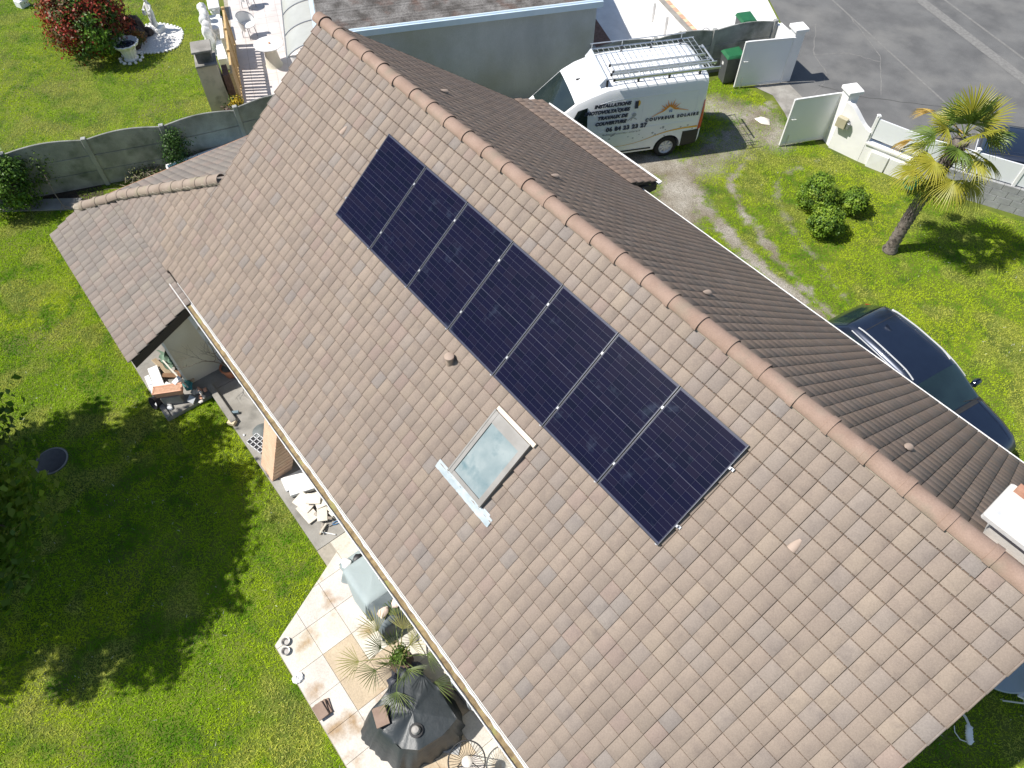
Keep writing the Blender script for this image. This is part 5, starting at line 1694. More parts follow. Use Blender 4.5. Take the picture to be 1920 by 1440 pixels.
rock("weight_stone", "white weight stone on the low cover nearest the lawn", (-5.98, 0.76, 0.40), (0.11, 0.10, 0.06), 33, M_white)
rock("weight_stone", "white weight stone on the low cover nearest the gutter", (-5.97, 1.20, 0.40), (0.11, 0.13, 0.06), 34, M_stone)
rock("black_bag", "small crumpled black bag between the two white stones on the low cover", (-5.93, 0.99, 0.40), (0.08, 0.10, 0.05), 35, M_blackp, "bag")
t = thing("patio_side_table", "dark patio table standing behind the slate armchair cover", "table", (-4.15, 1.38, 0.1))
m = MB(); m.bbox((0, 0, 0.42), (0.5, 0.5, 0.03), 0.01); m.build("table_top", mat("dark_grey_top", (0.07, 0.07, 0.072), (0.095, 0.095, 0.095), rough=0.6), t)
for sx in (-1, 1):
    for sy in (-1, 1):
        m = MB(); m.box((sx * 0.22, sy * 0.22, 0.2), (0.03, 0.03, 0.4)); m.build("leg", M_plastic, t)
m = MB(); m.box((-3.95, 1.62, 0.6), (0.05, 0.75, 1.0)); tag(m.build("leaning_board", M_pvc), "white board standing under the eave beside the potted fan palm", "board")

# ---- big table under a dark tarpaulin
M_tarp = mat("dark_tarpaulin", (0.022, 0.028, 0.032), (0.036, 0.044, 0.048), scale=2.2, rough=0.45, bump=0.5, bscale=7, spec=0.5)
m = MB()
tx, ty_ = -2.93, 0.26
top = [(-3.46, 0.72), (-2.98, 0.80), (-2.42, 0.76), (-2.36, 0.48), (-2.42, 0.02), (-2.62, -0.18), (-3.05, -0.26), (-3.40, -0.20), (-3.50, 0.22)]
bot = [(-3.56, 0.78), (-3.0, 0.92), (-2.30, 0.90), (-2.20, 0.50), (-2.26, -0.16), (-2.52, -0.46), (-3.06, -0.64), (-3.46, -0.50), (-3.60, 0.20)]
def loop(poly, n):
    per = []
    for (a, b) in zip(poly, poly[1:] + poly[:1]):
        per.append(math.hypot(b[0] - a[0], b[1] - a[1]))
    tot = sum(per); out = []
    for i in range(n):
        # parametrise by vertex fraction so that top and bottom correspond
        f = i * len(poly) / n; k = int(f); t_ = f - k
        a = poly[k]; b = poly[(k + 1) % len(poly)]
        out.append((a[0] + (b[0] - a[0]) * t_, a[1] + (b[1] - a[1]) * t_))
    return out
N = 108
tl, bl = loop(top, N), loop(bot, N)
r_ = random.Random(12)
phs = [r_.uniform(0, 6) for _ in range(10)]
lev = [(0.0, 0.80), (0.3, 0.0), (0.6, 0.0), (0.85, 0.0), (1.0, 0.0)]
vs = []
crown = {0: 0.83}
for k in (0.02, 0.2, 0.4, 0.6, 0.8, 0.93, 1.0):
    for i, p in enumerate(tl):
        a = 2 * math.pi * i / N
        X = tx + 0.02 + (p[0] - tx) * k; Y = ty_ + (p[1] - ty_) * k
        z = 0.80 - 0.06 * k ** 1.3 + 0.035 * k * (max(0, math.cos(2.5 * (a - 0.35))) ** 6 - 0.3) + 0.006 * math.sin(7 * a + 2 * math.sin(a * 2) + phs[1]) * k + 0.05 * math.exp(-((k - 0.6) / 0.3) ** 2) * math.exp(-((a - 4.2) / 0.35) ** 2) - 0.04 * k * math.exp(-((a - 3.6) / 0.25) ** 2)
        vs.append((X, Y, z))
nl = 7
for s in (0.04, 0.15, 0.35, 0.6, 0.85, 1.0):
    for i in range(N):
        a = 2 * math.pi * i / N
        p, q = tl[i], bl[i]
        f = s * (0.035 * math.sin(5 * a + phs[2]) + 0.03 * math.sin(11 * a + 2 * math.sin(2 * a) + phs[3]) + 0.012 * math.sin(29 * a + 3 * math.sin(3 * a)))
        d = math.hypot(q[0] - tx, q[1] - ty_)
        X = p[0] + (q[0] - p[0]) * s ** 0.8 + (q[0] - tx) / d * f; Y = p[1] + (q[1] - p[1]) * s ** 0.8 + (q[1] - ty_) / d * f
        z = 0.745 - (0.745 - 0.115) * s + 0.02 * math.sin(9 * a + phs[5]) * (1 - s)
        vs.append((X, Y, z)); 
nl = 13
fs = [tuple(range(N - 1, -1, -1))[::-1]]
for l in range(nl - 1):
    for i in range(N):
        j = (i + 1) % N
        fs.append((l * N + i, (l + 1) * N + i, (l + 1) * N + j, l * N + j))
m.add(vs, fs, None, True)
o = m.build("table_cover", M_tarp); o.data.set_sharp_from_angle(angle=R(50))
tag(o, "dark slate tarpaulin draped in folds over the round patio table", "cover")
for k in range(3):
    m = MB(); m.bbox((0, 0, 0), (0.30, 0.22, 0.022), 0.006)
    q = m.build("spare_tile", mat("spare_tile_brown", (0.24, 0.165, 0.125), (0.30, 0.215, 0.165), scale=6, rough=0.9), None, (-3.19 + 0.008 * k, -0.17 - 0.006 * k, 0.795 + 0.024 * k), (0.03, 0.04, R(-22) + 0.05 * k))
    tag(q, ["spare brown roof tile, lowest of the stack on the dark tarpaulin", "spare brown roof tile, middle of the stack on the dark tarpaulin", "spare brown roof tile, topmost of the stack on the dark tarpaulin"][k], "roof tile", "spare tiles on the tarpaulin")
for k in range(4):
    m = MB(); m.bbox((0, 0, 0), (0.26, 0.19, 0.022), 0.006)
    q = m.build("spare_tile", MATS["spare_tile_brown"], None, (-4.08 + 0.006 * k, -0.86 - 0.03 * k, 0.125 + 0.026 * k), (0.12 * (k == 3), 0.05 * k, R(-12) + 0.2 * (k % 2)))
    tag(q, ["spare brown roof tile at the bottom of the stack standing on the pale patio", "spare brown roof tile second from the ground in the patio stack", "spare brown roof tile third from the ground in the patio stack", "spare brown roof tile on top of the patio stack near the lawn"][k], "roof tile", "spare tiles on the patio")
t = thing("parasol_base", "grey knob and pole stub poking through the middle of the dark tarpaulin", "parasol stand", (-2.66, 0.15, 0.78))
m = MB(); m.lathe([(0.001, 0), (0.07, 0), (0.075, 0.05), (0.05, 0.10), (0.001, 0.115)], 18); m.build("knob", mat("grey_knob", (0.32, 0.30, 0.28), (0.42, 0.40, 0.37), scale=8, rough=0.8), t)
m = MB(); m.lathe([(0.10, 0), (0.115, 0.006), (0.115, 0.02), (0.09, 0.024)], 20); m.build("collar", M_plastic, t)
# crumpled dark cloth next to the palm
for k in range(4):
    rock("dark_bag", ["dark crumpled bag in the pile between palm and tarpaulin, nearest the gutter", "dark crumpled bag in the middle of the pile between palm and tarpaulin", "dark crumpled bag in the pile by the palm, nearest the lawn", "small dark crumpled bag beneath the palm leaves"][k], [(-3.52, 0.72, 0.5), (-3.56, 0.52, 0.48), (-3.60, 0.30, 0.42), (-3.70, 0.45, 0.35)][k], (0.12, 0.14, 0.1), 50 + k, mat("navy_bag", (0.015, 0.018, 0.03), (0.03, 0.034, 0.05), scale=14, rough=0.5, bump=0.4, bscale=25), "bag", "bags by the palm")

# heat pump under the eave
t = thing("heat_pump", "pale grey heat pump box under the eave beside the dark tarpaulin", "heat pump", (-2.72, 1.18, 0.1), R(3))
M_hp = mat("pale_grey_metal", (0.50, 0.55, 0.58), (0.56, 0.60, 0.62), rough=0.45)
m = MB(); m.bbox((0, 0, 0.36), (0.46, 0.28, 0.68), 0.012); m.build("casing", M_hp, t)
m = MB(); m.bbox((0, 0, 0.712), (0.42, 0.24, 0.016), 0.004); m.build("lid", M_hp, t)
m = MB(); m.box((0, -0.143, 0.36), (0.36, 0.006, 0.5)); m.build("grille", M_plastic, t)
for sx in (-1, 1):
    m = MB(); m.bbox((sx * 0.19, -0.11, 0.725), (0.05, 0.02, 0.012), 0.003); m.build("clip", M_plastic, t)
slab_thing("fallen_tile", "loose grey tile in the shade of the dark tarpaulin", "tile", (-2.22, 0.50, 0.13), (0.27, 0.24, 0.025), R(40), mat("grey_slab", (0.36, 0.36, 0.355), rough=0.8), tilt=(0.08, 0.05))
# wire stool
t = thing("wire_stool", "round black wire stool at the foot of the picture beneath the gutter", "stool", (-1.78, 0.52, 0.1))
m = MB()
def ring(rad, z, r, n=36): m.tube([(rad * math.cos(2 * math.pi * k / n), rad * math.sin(2 * math.pi * k / n), z) for k in range(n + 1)], r, 6, cap=False)
ring(0.29, 0.80, 0.012); m.build("rim", M_plastic, t)
for k in range(34):
    a = 2 * math.pi * k / 34
    m = MB(); m.tube([(0.07 * math.cos(a), 0.07 * math.sin(a), 0.72), (0.2 * math.cos(a), 0.2 * math.sin(a), 0.74), (0.29 * math.cos(a), 0.29 * math.sin(a), 0.80)], 0.004, 4); m.build("spoke", M_plastic, t)
m = MB(); m.lathe([(0.001, 0.70), (0.08, 0.70), (0.085, 0.725), (0.06, 0.745), (0.001, 0.75)], 20); m.build("hub", M_stone, t)
for k in range(4):
    a = math.pi / 4 + k * math.pi / 2
    m = MB(); m.tube([(0.08 * math.cos(a), 0.08 * math.sin(a), 0.70), (0.20 * math.cos(a), 0.20 * math.sin(a), 0.0)], 0.009, 6); m.build("leg", M_plastic, t)
# bowls and ornaments at the lawn edge
for k, (x, y) in enumerate(((-5.50, -0.86), (-5.35, -0.94))):
    m = MB(); m.lathe([(0.001, 0), (0.045, 0), (0.07, 0.05), (0.078, 0.05), (0.078, 0.058), (0.062, 0.056), (0.04, 0.012), (0.001, 0.012)], 20, (x, y, 0.105))
    o = m.build("metal_bowl", mat("dull_tin", (0.34, 0.32, 0.30), (0.42, 0.40, 0.37), scale=12, rough=0.4, metal=0.6))
    tag(o, ["small tin bowl on the patio corner, the one nearer the house", "small tin bowl on the patio corner, the one nearer the wire stool"][k], "bowl", "tin bowls on the patio corner")
m = MB()
for k in range(9):
    a = k * 0.7
    m.add([Vector(v) for v in [(-4.81 + 0.05 * math.cos(a) + dx, -1.0 + 0.06 * math.sin(a) + dy, 0.105 + dz) for dx, dy, dz in ((-.04, -.03, 0), (.04, -.03, 0.03), (.05, .04, .01), (-.03, .04, .05))]], [(0, 1, 2, 3)])
    m.lathe([(0.001, 0), (0.035, 0.01), (0.03, 0.04), (0.001, 0.05)], 8, (-4.81 + 0.06 * math.cos(a), -1.0 + 0.07 * math.sin(a), 0.105))
tag(m.build("shell_ornament", M_white), "white shell ornament on the patio edge by the lawn", "ornament")

# ---- lawn things
t = thing("manhole_cover", "round black manhole cover in the shaded lawn", "manhole cover", (-12.08, -2.96, 0.0))
m = MB(); m.lathe([(0.001, 0.0), (0.30, 0.0), (0.30, 0.028), (0.285, 0.034), (0.001, 0.04)], 32); m.build("lid", mat("cast_iron", (0.02, 0.021, 0.024), (0.032, 0.033, 0.037), scale=10, rough=0.6, bump=0.3, bscale=40), t)
m = MB(); m.lathe([(0.305, 0.0), (0.335, 0.0), (0.335, 0.024), (0.305, 0.024)], 32); m.build("frame", M_conc_dark, t)

# ---- right gable side: round water tank top, white chair, tap
t = thing("round_table", "round pale grey garden table by the gable wall", "table", (2.55, 8.75, 0.0))
m = MB(); m.lathe([(0.001, 0.66), (0.72, 0.66), (0.74, 0.68), (0.72, 0.70), (0.001, 0.705)], 48); m.build("table_top", mat("grey_table_top", (0.30, 0.35, 0.37), (0.34, 0.39, 0.41), scale=2, rough=0.5), t)
m = MB(); m.lathe([(0.30, 0.0), (0.28, 0.04), (0.06, 0.1), (0.06, 0.66), (0.001, 0.66)], 20); m.build("pedestal", M_hp, t)
t = thing("folding_chair", "white folding chair standing against the round grey table", "chair", (3.34, 8.68, 0.0), R(20))
m = MB(); m.bbox((0, 0, 0.46), (0.40, 0.40, 0.03), 0.01); m.build("seat", M_pvc, t)
for s in (-1, 1):
    m = MB(); m.tube([(0.2, s * 0.19, 0.0), (-0.12, s * 0.19, 0.5), (-0.22, s * 0.19, 0.95)], 0.016, 6); m.build("back_leg", M_pvc, t)
    m = MB(); m.tube([(-0.2, s * 0.17, 0.0), (0.16, s * 0.17, 0.5)], 0.016, 6); m.build("front_leg", M_pvc, t)
m = MB(); m.bbox((-0.20, 0, 0.84), (0.025, 0.38, 0.16), 0.008); m.build("backrest", M_pvc, t)
t = thing("standpipe", "white standpipe with its tap wrapped in white tape, on the dark lawn beside the gable", "standpipe", (2.70, 7.75, 0.0))
m = MB(); m.tube([(0, 0, 0), (0.22, -0.16, 0.18), (0.30, -0.24, 0.22)], 0.022, 8); m.build("pipe", M_pvc, t)
m = MB()
for k in range(6):
    p = (0.33 + 0.03 * k, -0.27 - 0.025 * k, 0.20 - 0.02 * k)
    m.lathe([(0.001, -0.04), (0.05, -0.03), (0.055, 0.02), (0.001, 0.05)], 8, p, wob=lambda a, k=k: 1 + 0.25 * math.sin(3 * a + k))
m.build("tape", M_white, t)
m = MB(); m.tube([(0.5, -0.4, 0.06), (0.38, -0.46, 0.03), (0.26, -0.42, 0.02), (0.2, -0.34, 0.02)], 0.010, 5); m.build("hose_tail", M_white, t)
# ================================================================== plants
def leaf_quads(C, Nn, size, aspect, rs, fold=0.25):
    """pointed leaves: one folded rhombus each"""
    n = len(C)
    Nn = Nn / (np.linalg.norm(Nn, axis=1, keepdims=True) + 1e-9)
    a = rs.normal(size=(n, 3)); a -= Nn * (a * Nn).sum(1, keepdims=True); a /= np.linalg.norm(a, axis=1, keepdims=True) + 1e-9
    b = np.cross(Nn, a)
    s = (size * rs.uniform(0.7, 1.3, n))[:, None]
    V = np.empty((n * 4, 3))
    V[0::4] = C - a * s * 0.5
    V[1::4] = C + b * s * aspect * 0.5 + Nn * s * fold * 0.3
    V[2::4] = C + a * s * 0.5 - Nn * s * 0.12
    V[3::4] = C - b * s * aspect * 0.5 + Nn * s * fold * 0.3
    F = np.arange(n * 4).reshape(n, 4)
    return V, F

M_leaf = mat("leaf", (1, 1, 1), (1, 1, 1), rough=0.5, tint=True, trans=0.28, spec=0.35)
def crown(name, parent, centre, rad, nclump, nleaf, size, cols, seed, aspect=0.55, shell=0.75, clump_r=0.25, up=0.35, flat_bottom=True, zmin=0.02):
    rs = np.random.RandomState(seed)
    d = rs.normal(size=(nclump, 3)); d /= np.linalg.norm(d, axis=1, keepdims=True)
    if flat_bottom: d[:, 2] = np.where(d[:, 2] < -0.55, -d[:, 2], d[:, 2])
    k = shell + (1 - shell) * rs.rand(nclump)
    lob = 0.86 + 0.28 * rs.rand(nclump)
    cc = d * (k * lob)[:, None] * np.array(rad)
    own = rs.randint(0, nclump, nleaf)
    off = rs.normal(size=(nleaf, 3)) * clump_r * np.array(rad).mean()
    C = cc[own] + off
    C[:, 2] = np.maximum(C[:, 2], zmin - centre[2])
    nrm = C / np.array(rad) ** 1.0 + rs.normal(size=(nleaf, 3)) * 0.55
    nrm[:, 2] += up
    V, F = leaf_quads(C, nrm, size, aspect, rs)
    cols = np.array(cols)
    ci = rs.randint(0, len(cols), nclump)
    cl = cols[ci][own] * rs.uniform(0.72, 1.25, nleaf)[:, None]
    t = np.ones((nleaf, 4)); t[:, :3] = cl
    me = np_mesh(name, V, F, np.repeat(t, 4, 0))
    me.materials.append(M_leaf)
    return add_mesh(name, me, None, parent, centre)

M_bark = mat("bark", (0.10, 0.075, 0.055), (0.17, 0.13, 0.10), scale=9, rough=0.95, bump=0.6, bscale=25, stretch=(4, 4, 1))
def stems(parent, centre, rad, n, seed, r=0.03, base=(0, 0, 0)):
    rq = random.Random(seed)
    m = MB()
    for k in range(n):
        a = rq.uniform(0, 6.28); e = rq.uniform(0.3, 1.2)
        q = Vector(centre) + Vector((math.cos(a) * math.cos(e) * rad[0], math.sin(a) * math.cos(e) * rad[1], math.sin(e) * rad[2])) * 0.8
        b = Vector(base)
        mid = b.lerp(q, 0.5) + Vector((rq.uniform(-.1, .1), rq.uniform(-.1, .1), 0.1)) * rad[0]
        m.tube([b, mid, q], [r, r * 0.6, r * 0.2], 6)
    return m.build("stem", M_bark, parent)

GREEN_B = [(0.12, 0.21, 0.022), (0.17, 0.29, 0.026), (0.23, 0.35, 0.03), (0.085, 0.16, 0.02), (0.29, 0.40, 0.04)]
for (x, y, r, h, lab, sd) in ((-6.93, 16.30, 0.47, 0.85, "round clipped bush on the front lawn, largest of the cluster, nearest the drive", 1), (-6.15, 15.72, 0.42, 0.78, "round clipped bush on the front lawn nearest the house of the three", 2), (-6.22, 17.05, 0.35, 0.66, "small round clipped bush on the front lawn nearest the palm", 3), (-7.25, 16.98, 0.30, 0.62, "loose yellowish bush behind the largest clipped bush", 4)):
    t = thing("round_bush", lab, "bush", (x, y, 0), group="clipped bushes on the front lawn")
    crown("crown", t, (0, 0, h * 0.55), (r, r, h * 0.52), 90, 5200 if r > 0.33 else 3600, 0.055, GREEN_B, 10 + sd, clump_r=0.13, shell=0.82, aspect=0.7)
    stems(t, (0, 0, h * 0.5), (r * .8, r * .8, h * .45), 9, sd, 0.02)

# neighbour's red and green photinia
t = thing("photinia_bush", "large bush with red leaf tips and a green heart on the neighbour's lawn", "bush", (-27.6, 3.75, 0))
crown("crown", t, (0, 0, 1.15), (1.35, 1.25, 1.2), 190, 9500, 0.11, [(0.30, 0.035, 0.02), (0.22, 0.05, 0.02), (0.12, 0.06, 0.02), (0.36, 0.06, 0.03), (0.09, 0.08, 0.02)], 31, clump_r=0.12, shell=0.8)
crown("green_shoots", t, (0.75, -0.1, 1.0), (0.75, 0.85, 1.0), 60, 3600, 0.11, [(0.10, 0.21, 0.02), (0.15, 0.28, 0.03), (0.06, 0.13, 0.02)], 32, clump_r=0.14, shell=0.85)
stems(t, (0, 0, 1.1), (1.1, 1.1, 1.0), 14, 33, 0.05)

# shrub at the fence
t = thing("fence_shrub", "leafy green shrub in front of the concrete fence at the picture edge", "shrub", (-20.85, -1.0, 0))
crown("crown", t, (0, 0, 0.75), (0.62, 0.75, 0.80), 130, 9000, 0.085, [(0.075, 0.16, 0.02), (0.11, 0.22, 0.025), (0.16, 0.28, 0.035), (0.05, 0.105, 0.018)], 41, clump_r=0.16, shell=0.75)
stems(t, (0, 0, 0.7), (0.7, 0.8, 0.7), 10, 42, 0.03)
t = thing("fence_shrub", "thin upright shoot beside the leafy shrub against the fence", "shrub", (-20.95, 0.10, 0))
crown("crown", t, (0, 0, 0.75), (0.22, 0.22, 0.7), 26, 900, 0.07, [(0.08, 0.14, 0.03), (0.14, 0.23, 0.04)], 43, clump_r=0.3, shell=0.5)
stems(t, (0, 0, 0.75), (0.2, 0.2, 0.6), 5, 44, 0.012)
# creeper on the second fence post
t = thing("creeper", "dark green creeper climbing the concrete fence post", "creeper", (-19.42, 3.35, 0))
crown("crown", t, (0, 0, 0.6), (0.16, 0.32, 0.75), 46, 2400, 0.06, [(0.05, 0.11, 0.02), (0.08, 0.16, 0.03), (0.03, 0.07, 0.015)], 45, clump_r=0.3, shell=0.5)
stems(t, (0, 0, 0.5), (0.1, 0.2, 0.7), 5, 46, 0.012)
# heap of cut branches
t = thing("branch_heap", "heap of cut branches and twigs at the foot of the concrete fence", "branch heap", (-19.85, 2.35, 0))
m = MB()
rb = random.Random(9)
for k in range(110):
    a = rb.uniform(0, 6.28); L = rb.uniform(0.25, 0.6)
    p = Vector((rb.gauss(0, 0.18), rb.gauss(0, 0.28), rb.uniform(0.02, 0.32)))
    d = Vector((math.cos(a), math.sin(a), rb.uniform(-0.3, 0.4)))
    q = p + d * L
    if q.z < 0.01: q.z = 0.01
    m.tube([p - d * L * 0.3 if (p - d * L * 0.3).z > 0 else p, p + d * L * .3 + Vector((0, 0, .03)), q], [0.012, 0.009, 0.004], 4)
m.build("twigs", mat("cut_twigs", (0.20, 0.17, 0.12), (0.33, 0.28, 0.2), scale=12, rough=0.9), t)
crown("crown", t, (0, 0, 0.15), (0.3, 0.45, 0.2), 20, 900, 0.06, [(0.10, 0.15, 0.04), (0.18, 0.2, 0.07)], 47, clump_r=0.4, shell=0.3)
t = thing("fallen_branch", "thin bare branch leaning in the shade by the fence", "branch", (-20.35, 0.0, 0.0))
m = MB(); m.tube([(-0.35, 0.05, 0.75), (0.05, 0.0, 0.4), (0.42, 0.02, 0.05)], [0.016, 0.013, 0.01], 6); m.tube([(0.3, 0.0, 0.16), (0.46, -0.14, 0.06)], 0.008, 5); m.tube([(0.3, 0.0, 0.16), (0.5, 0.16, 0.06)], 0.008, 5)
m.build("stem", mat("grey_twigs", (0.21, 0.17, 0.13)), t)

# the tree whose shadow lies across the lawn (only its edge is in view)
t = thing("broadleaf_tree", "tall leafy tree at the edge of the lawn, throwing the wide shadow", "tree", (-12.0, -6.2, 0))
rs_ = np.random.RandomState(77)
cl = []; kind_ = []
RADT = np.array([3.15, 2.95, 2.3])
for k in range(90):
    d = rs_.normal(size=3); d /= np.linalg.norm(d)
    cl.append(d * RADT * (0.15 + 0.6 * rs_.rand() ** 0.6)); kind_.append(0)
for k in range(120):
    d = rs_.normal(size=3); d[2] *= 0.6; d /= np.linalg.norm(d)
    cl.append(d * RADT * (0.62 + 0.12 * rs_.rand())); kind_.append(1)
for (x_, y_, z_) in ((-12.1, -3.15, 2.2), (-11.2, -3.3, 2.2), (-10.3, -3.3, 2.2), (-9.75, -3.3, 2.1), (-9.3, -3.5, 2.2), (-8.7, -3.85, 2.2), (-8.4, -4.2, 2.3), (-9.6, -3.8, 2.6), (-10.6, -3.7, 2.7)):
    cl.append(np.array([x_ + 12.0, y_ + 6.2, z_ - 5.3])); kind_.append(2)
cl = np.array(cl); kind_ = np.array(kind_)
nl_ = 46000
own = rs_.randint(0, len(cl), nl_)
ko = kind_[own]
tl_ = rs_.uniform(0.55, 1.35, len(cl))
al = (rs_.rand(nl_) ** 0.85 * tl_[own] * (ko == 1))[:, None]
rd = cl / (np.linalg.norm(cl, axis=1, keepdims=True) + 1e-6) * np.array([1, 1, 0.4])
sg = np.where(ko == 0, 0.42, np.where(ko == 1, 0.13, 0.30))[:, None]
C = cl[own] + rd[own] * al + rs_.normal(size=(nl_, 3)) * sg
nr_ = rs_.normal(size=(nl_, 3)) * 0.6 + C / 3.0; nr_[:, 2] += 0.7
V, F = leaf_quads(C, nr_, 0.17, 0.72, rs_)
base = np.array([(0.07, 0.15, 0.016), (0.10, 0.20, 0.02), (0.15, 0.25, 0.025), (0.055, 0.12, 0.015)])
tt = np.ones((nl_, 4)); tt[:, :3] = base[rs_.randint(0, 4, len(cl))][own] * rs_.uniform(0.75, 1.3, nl_)[:, None]
me = np_mesh("crown", V, F, np.repeat(tt, 4, 0)); me.materials.append(M_leaf)
add_mesh("crown", me, None, t, (0.0, 0.0, 5.3))
m = MB(); m.tube([(0, 0, 0), (0.05, 0.1, 0.8), (0.1, 0.3, 1.8), (0.1, 0.2, 4.0), (0.0, 0.1, 6.4)], [0.26, 0.20, 0.17, 0.12, 0.05], 12); m.build("trunk", M_bark, t)
m = MB()
rb = random.Random(5)
for k in range(0, 215, 2):
    e = Vector(cl[k]) + Vector((0.0, 0.0, 5.3)); b = Vector((0.1 + 0.02 * rb.random(), 0.22, 2.4 + 2.4 * rb.random()))
    m.tube([b, b.lerp(e, 0.5) + Vector((0, 0, 0.25)), e], [0.06, 0.035, 0.012], 5)
m.build("limb", M_bark, t)

# ---- fan palms
M_palm_g = mat("palm_green", (0.10, 0.165, 0.026), (0.165, 0.235, 0.036), scale=5, rough=0.45, trans=0.2, spec=0.4, objspace=True)
M_palm_y = mat("palm_yellow_green", (0.30, 0.31, 0.035), (0.40, 0.37, 0.05), scale=4, rough=0.45, trans=0.25, spec=0.4, objspace=True)
M_palm_d = mat("palm_dry", (0.40, 0.26, 0.05), (0.48, 0.34, 0.09), scale=4, rough=0.7, trans=0.2, objspace=True)
M_palm_b = mat("palm_fibre", (0.055, 0.042, 0.032), (0.13, 0.10, 0.075), scale=16, rough=0.95, bump=0.7, bscale=30)
def frond(parent, origin, az, el, Lp, Ls, nseg, spread, droop, material, seed, width=0.026, split=0.35, twist=0.0):
    rq = random.Random(seed)
    m = MB()
    d = Vector((math.cos(az) * math.cos(el), math.sin(az) * math.cos(el), math.sin(el)))
    o = Vector(origin)
    c = o + d * Lp + Vector((0, 0, -0.25 * Lp * droop))
    m.tube([o, o.lerp(c, 0.5) + Vector((0, 0, 0.06 * Lp)), c], [0.014, 0.010, 0.008], 5)
    ax = (d + Vector((0, 0, -0.55 * droop))).normalized()
    lat = Vector((-math.sin(az), math.cos(az), 0))
    if twist: lat = (Matrix.Rotation(twist, 3, ax) @ lat)
    nrm = ax.cross(lat).normalized()
    if nrm.z < 0: nrm = -nrm
    for i in range(nseg):
        f = (i + 0.5) / nseg * 2 - 1
        ph = f * spread
        dr = ax * math.cos(ph) + lat * math.sin(ph)
        dr = (dr + nrm * (0.10 - 0.22 * abs(f)) + Vector((rq.uniform(-.03, .03), rq.uniform(-.03, .03), rq.uniform(-.03, .03)))).normalized()
        sd = (-ax * math.sin(ph) + lat * math.cos(ph)).normalized()
        L = Ls * (1 - 0.22 * abs(f) ** 2) * rq.uniform(0.9, 1.06)
        w = width * (0.75 + 0.5 * (1 - abs(f)))
        p0 = c
        p1 = c + dr * L * 0.45
        p2 = c + dr * L * 0.78 + Vector((0, 0, -0.10 * L * droop))
        p3 = c + dr * L + Vector((0, 0, -0.34 * L * droop * rq.uniform(0.5, 1.4)))
        up = nrm * w * 0.45
        m.add([p0 - sd * w * 0.15, p0 + sd * w * 0.15, p1 + sd * w * 0.5 + up, p1 - up * 0.2, p1 - sd * w * 0.5 + up, p2 + sd * w * 0.33 + up * .6, p2, p2 - sd * w * 0.33 + up * .6, p3],
              [(0, 1, 2, 3), (0, 3, 4), (3, 2, 5, 6), (4, 3, 6, 7), (6, 5, 8), (7, 6, 8)])
    return m.build("frond", material, parent)

PX, PY = -4.62, 16.60
palm = thing("fan_palm", "tall fan palm with a shaggy trunk on the front lawn", "palm tree", (PX, PY, 0))
m = MB()
prof = []
nz = 46
rb = random.Random(21)
pts = []; rad = []
for k in range(nz + 1):
    t_ = k / nz
    pts.append((0.10 * t_ * t_ - 0.02 * math.sin(t_ * 5), 0.16 * t_ + 0.03 * math.sin(t_ * 4), 3.45 * t_))
    rad.append(0.155 - 0.03 * t_ + 0.012 * ((k % 2) * 2 - 1) + (0.05 * max(0, 0.06 - t_) / 0.06) + (0.05 * max(0, t_ - 0.72) / 0.28))
m.tube(pts, rad, 14)
m.build("trunk", mat("palm_trunk", (0.12, 0.10, 0.085), (0.24, 0.205, 0.175), scale=10, rough=0.95, bump=0.7, bscale=24, stretch=(1, 1, 3), c3=(0.05, 0.042, 0.036), scale3=9, lo3=0.5, hi3=0.65), palm)
m = MB()
for k in range(520):
    t_ = rb.random() ** 0.55
    i = int(t_ * nz)
    c = Vector(pts[i]); a = rb.uniform(0, 6.28); r0 = rad[i]
    d = Vector((math.cos(a), math.sin(a), 0))
    L = rb.uniform(0.04, 0.10) + (0.10 if t_ > 0.75 else 0)
    p = c + d * r0 * 0.95; tip = p + d * L * rb.uniform(0.25, 0.7) + Vector((0, 0, rb.choice((-1, 1)) * L * rb.uniform(0.3, 0.9)))
    s = Vector((-d.y, d.x, 0)) * rb.uniform(0.008, 0.022)
    m.add([p - s, p + s, tip], [(0, 1, 2)])
m.build("fibre", M_palm_b, palm)
CR = Vector((0.10, 0.18, 3.5))
rb = random.Random(33)
ga = 2.399963
for k in range(22):
    t_ = k / 21.0                                  # 0 youngest (upright) .. 1 oldest (hanging)
    az = k * ga + rb.uniform(-.25, .25)
    el = R(80) - R(108) * t_ ** 0.8
    mt = M_palm_g if (k % 2 == 0 and t_ < 0.75) else M_palm_y
    frond(palm, CR + Vector((0, 0, 0.12 - 0.5 * t_)), az, el, 0.38 + 0.36 * t_ + rb.uniform(-.04, .06), 0.64 + rb.uniform(-.05, .08), 30, R(105), 0.2 + 0.85 * t_, mt, 200 + k, twist=rb.uniform(-.3, .3), width=0.032)
# two far-reaching yellowing leaves on the street side
frond(palm, CR + Vector((0, 0, 0.05)), R(166), R(12), 1.05, 0.46, 26, R(75), 1.0, M_palm_d, 301)
frond(palm, CR + Vector((0, 0, -0.15)), R(186), R(-8), 1.00, 0.46, 26, R(75), 1.3, M_palm_d, 302)
frond(palm, CR + Vector((0, 0, -0.25)), R(214), R(-22), 0.55, 0.5, 30, R(100), 1.3, M_palm_y, 303)
frond(palm, CR + Vector((0, 0, -0.3)), R(10), R(-40), 0.7, 0.5, 30, R(95), 1.4, M_palm_y, 304)
frond(palm, CR + Vector((0, 0, -0.3)), R(-60), R(-45), 0.62, 0.52, 30, R(105), 1.4, M_palm_y, 305)
frond(palm, CR + Vector((0, 0, -0.3)), R(-95), R(-55), 0.7, 0.52, 30, R(105), 1.4, M_palm_g, 306)

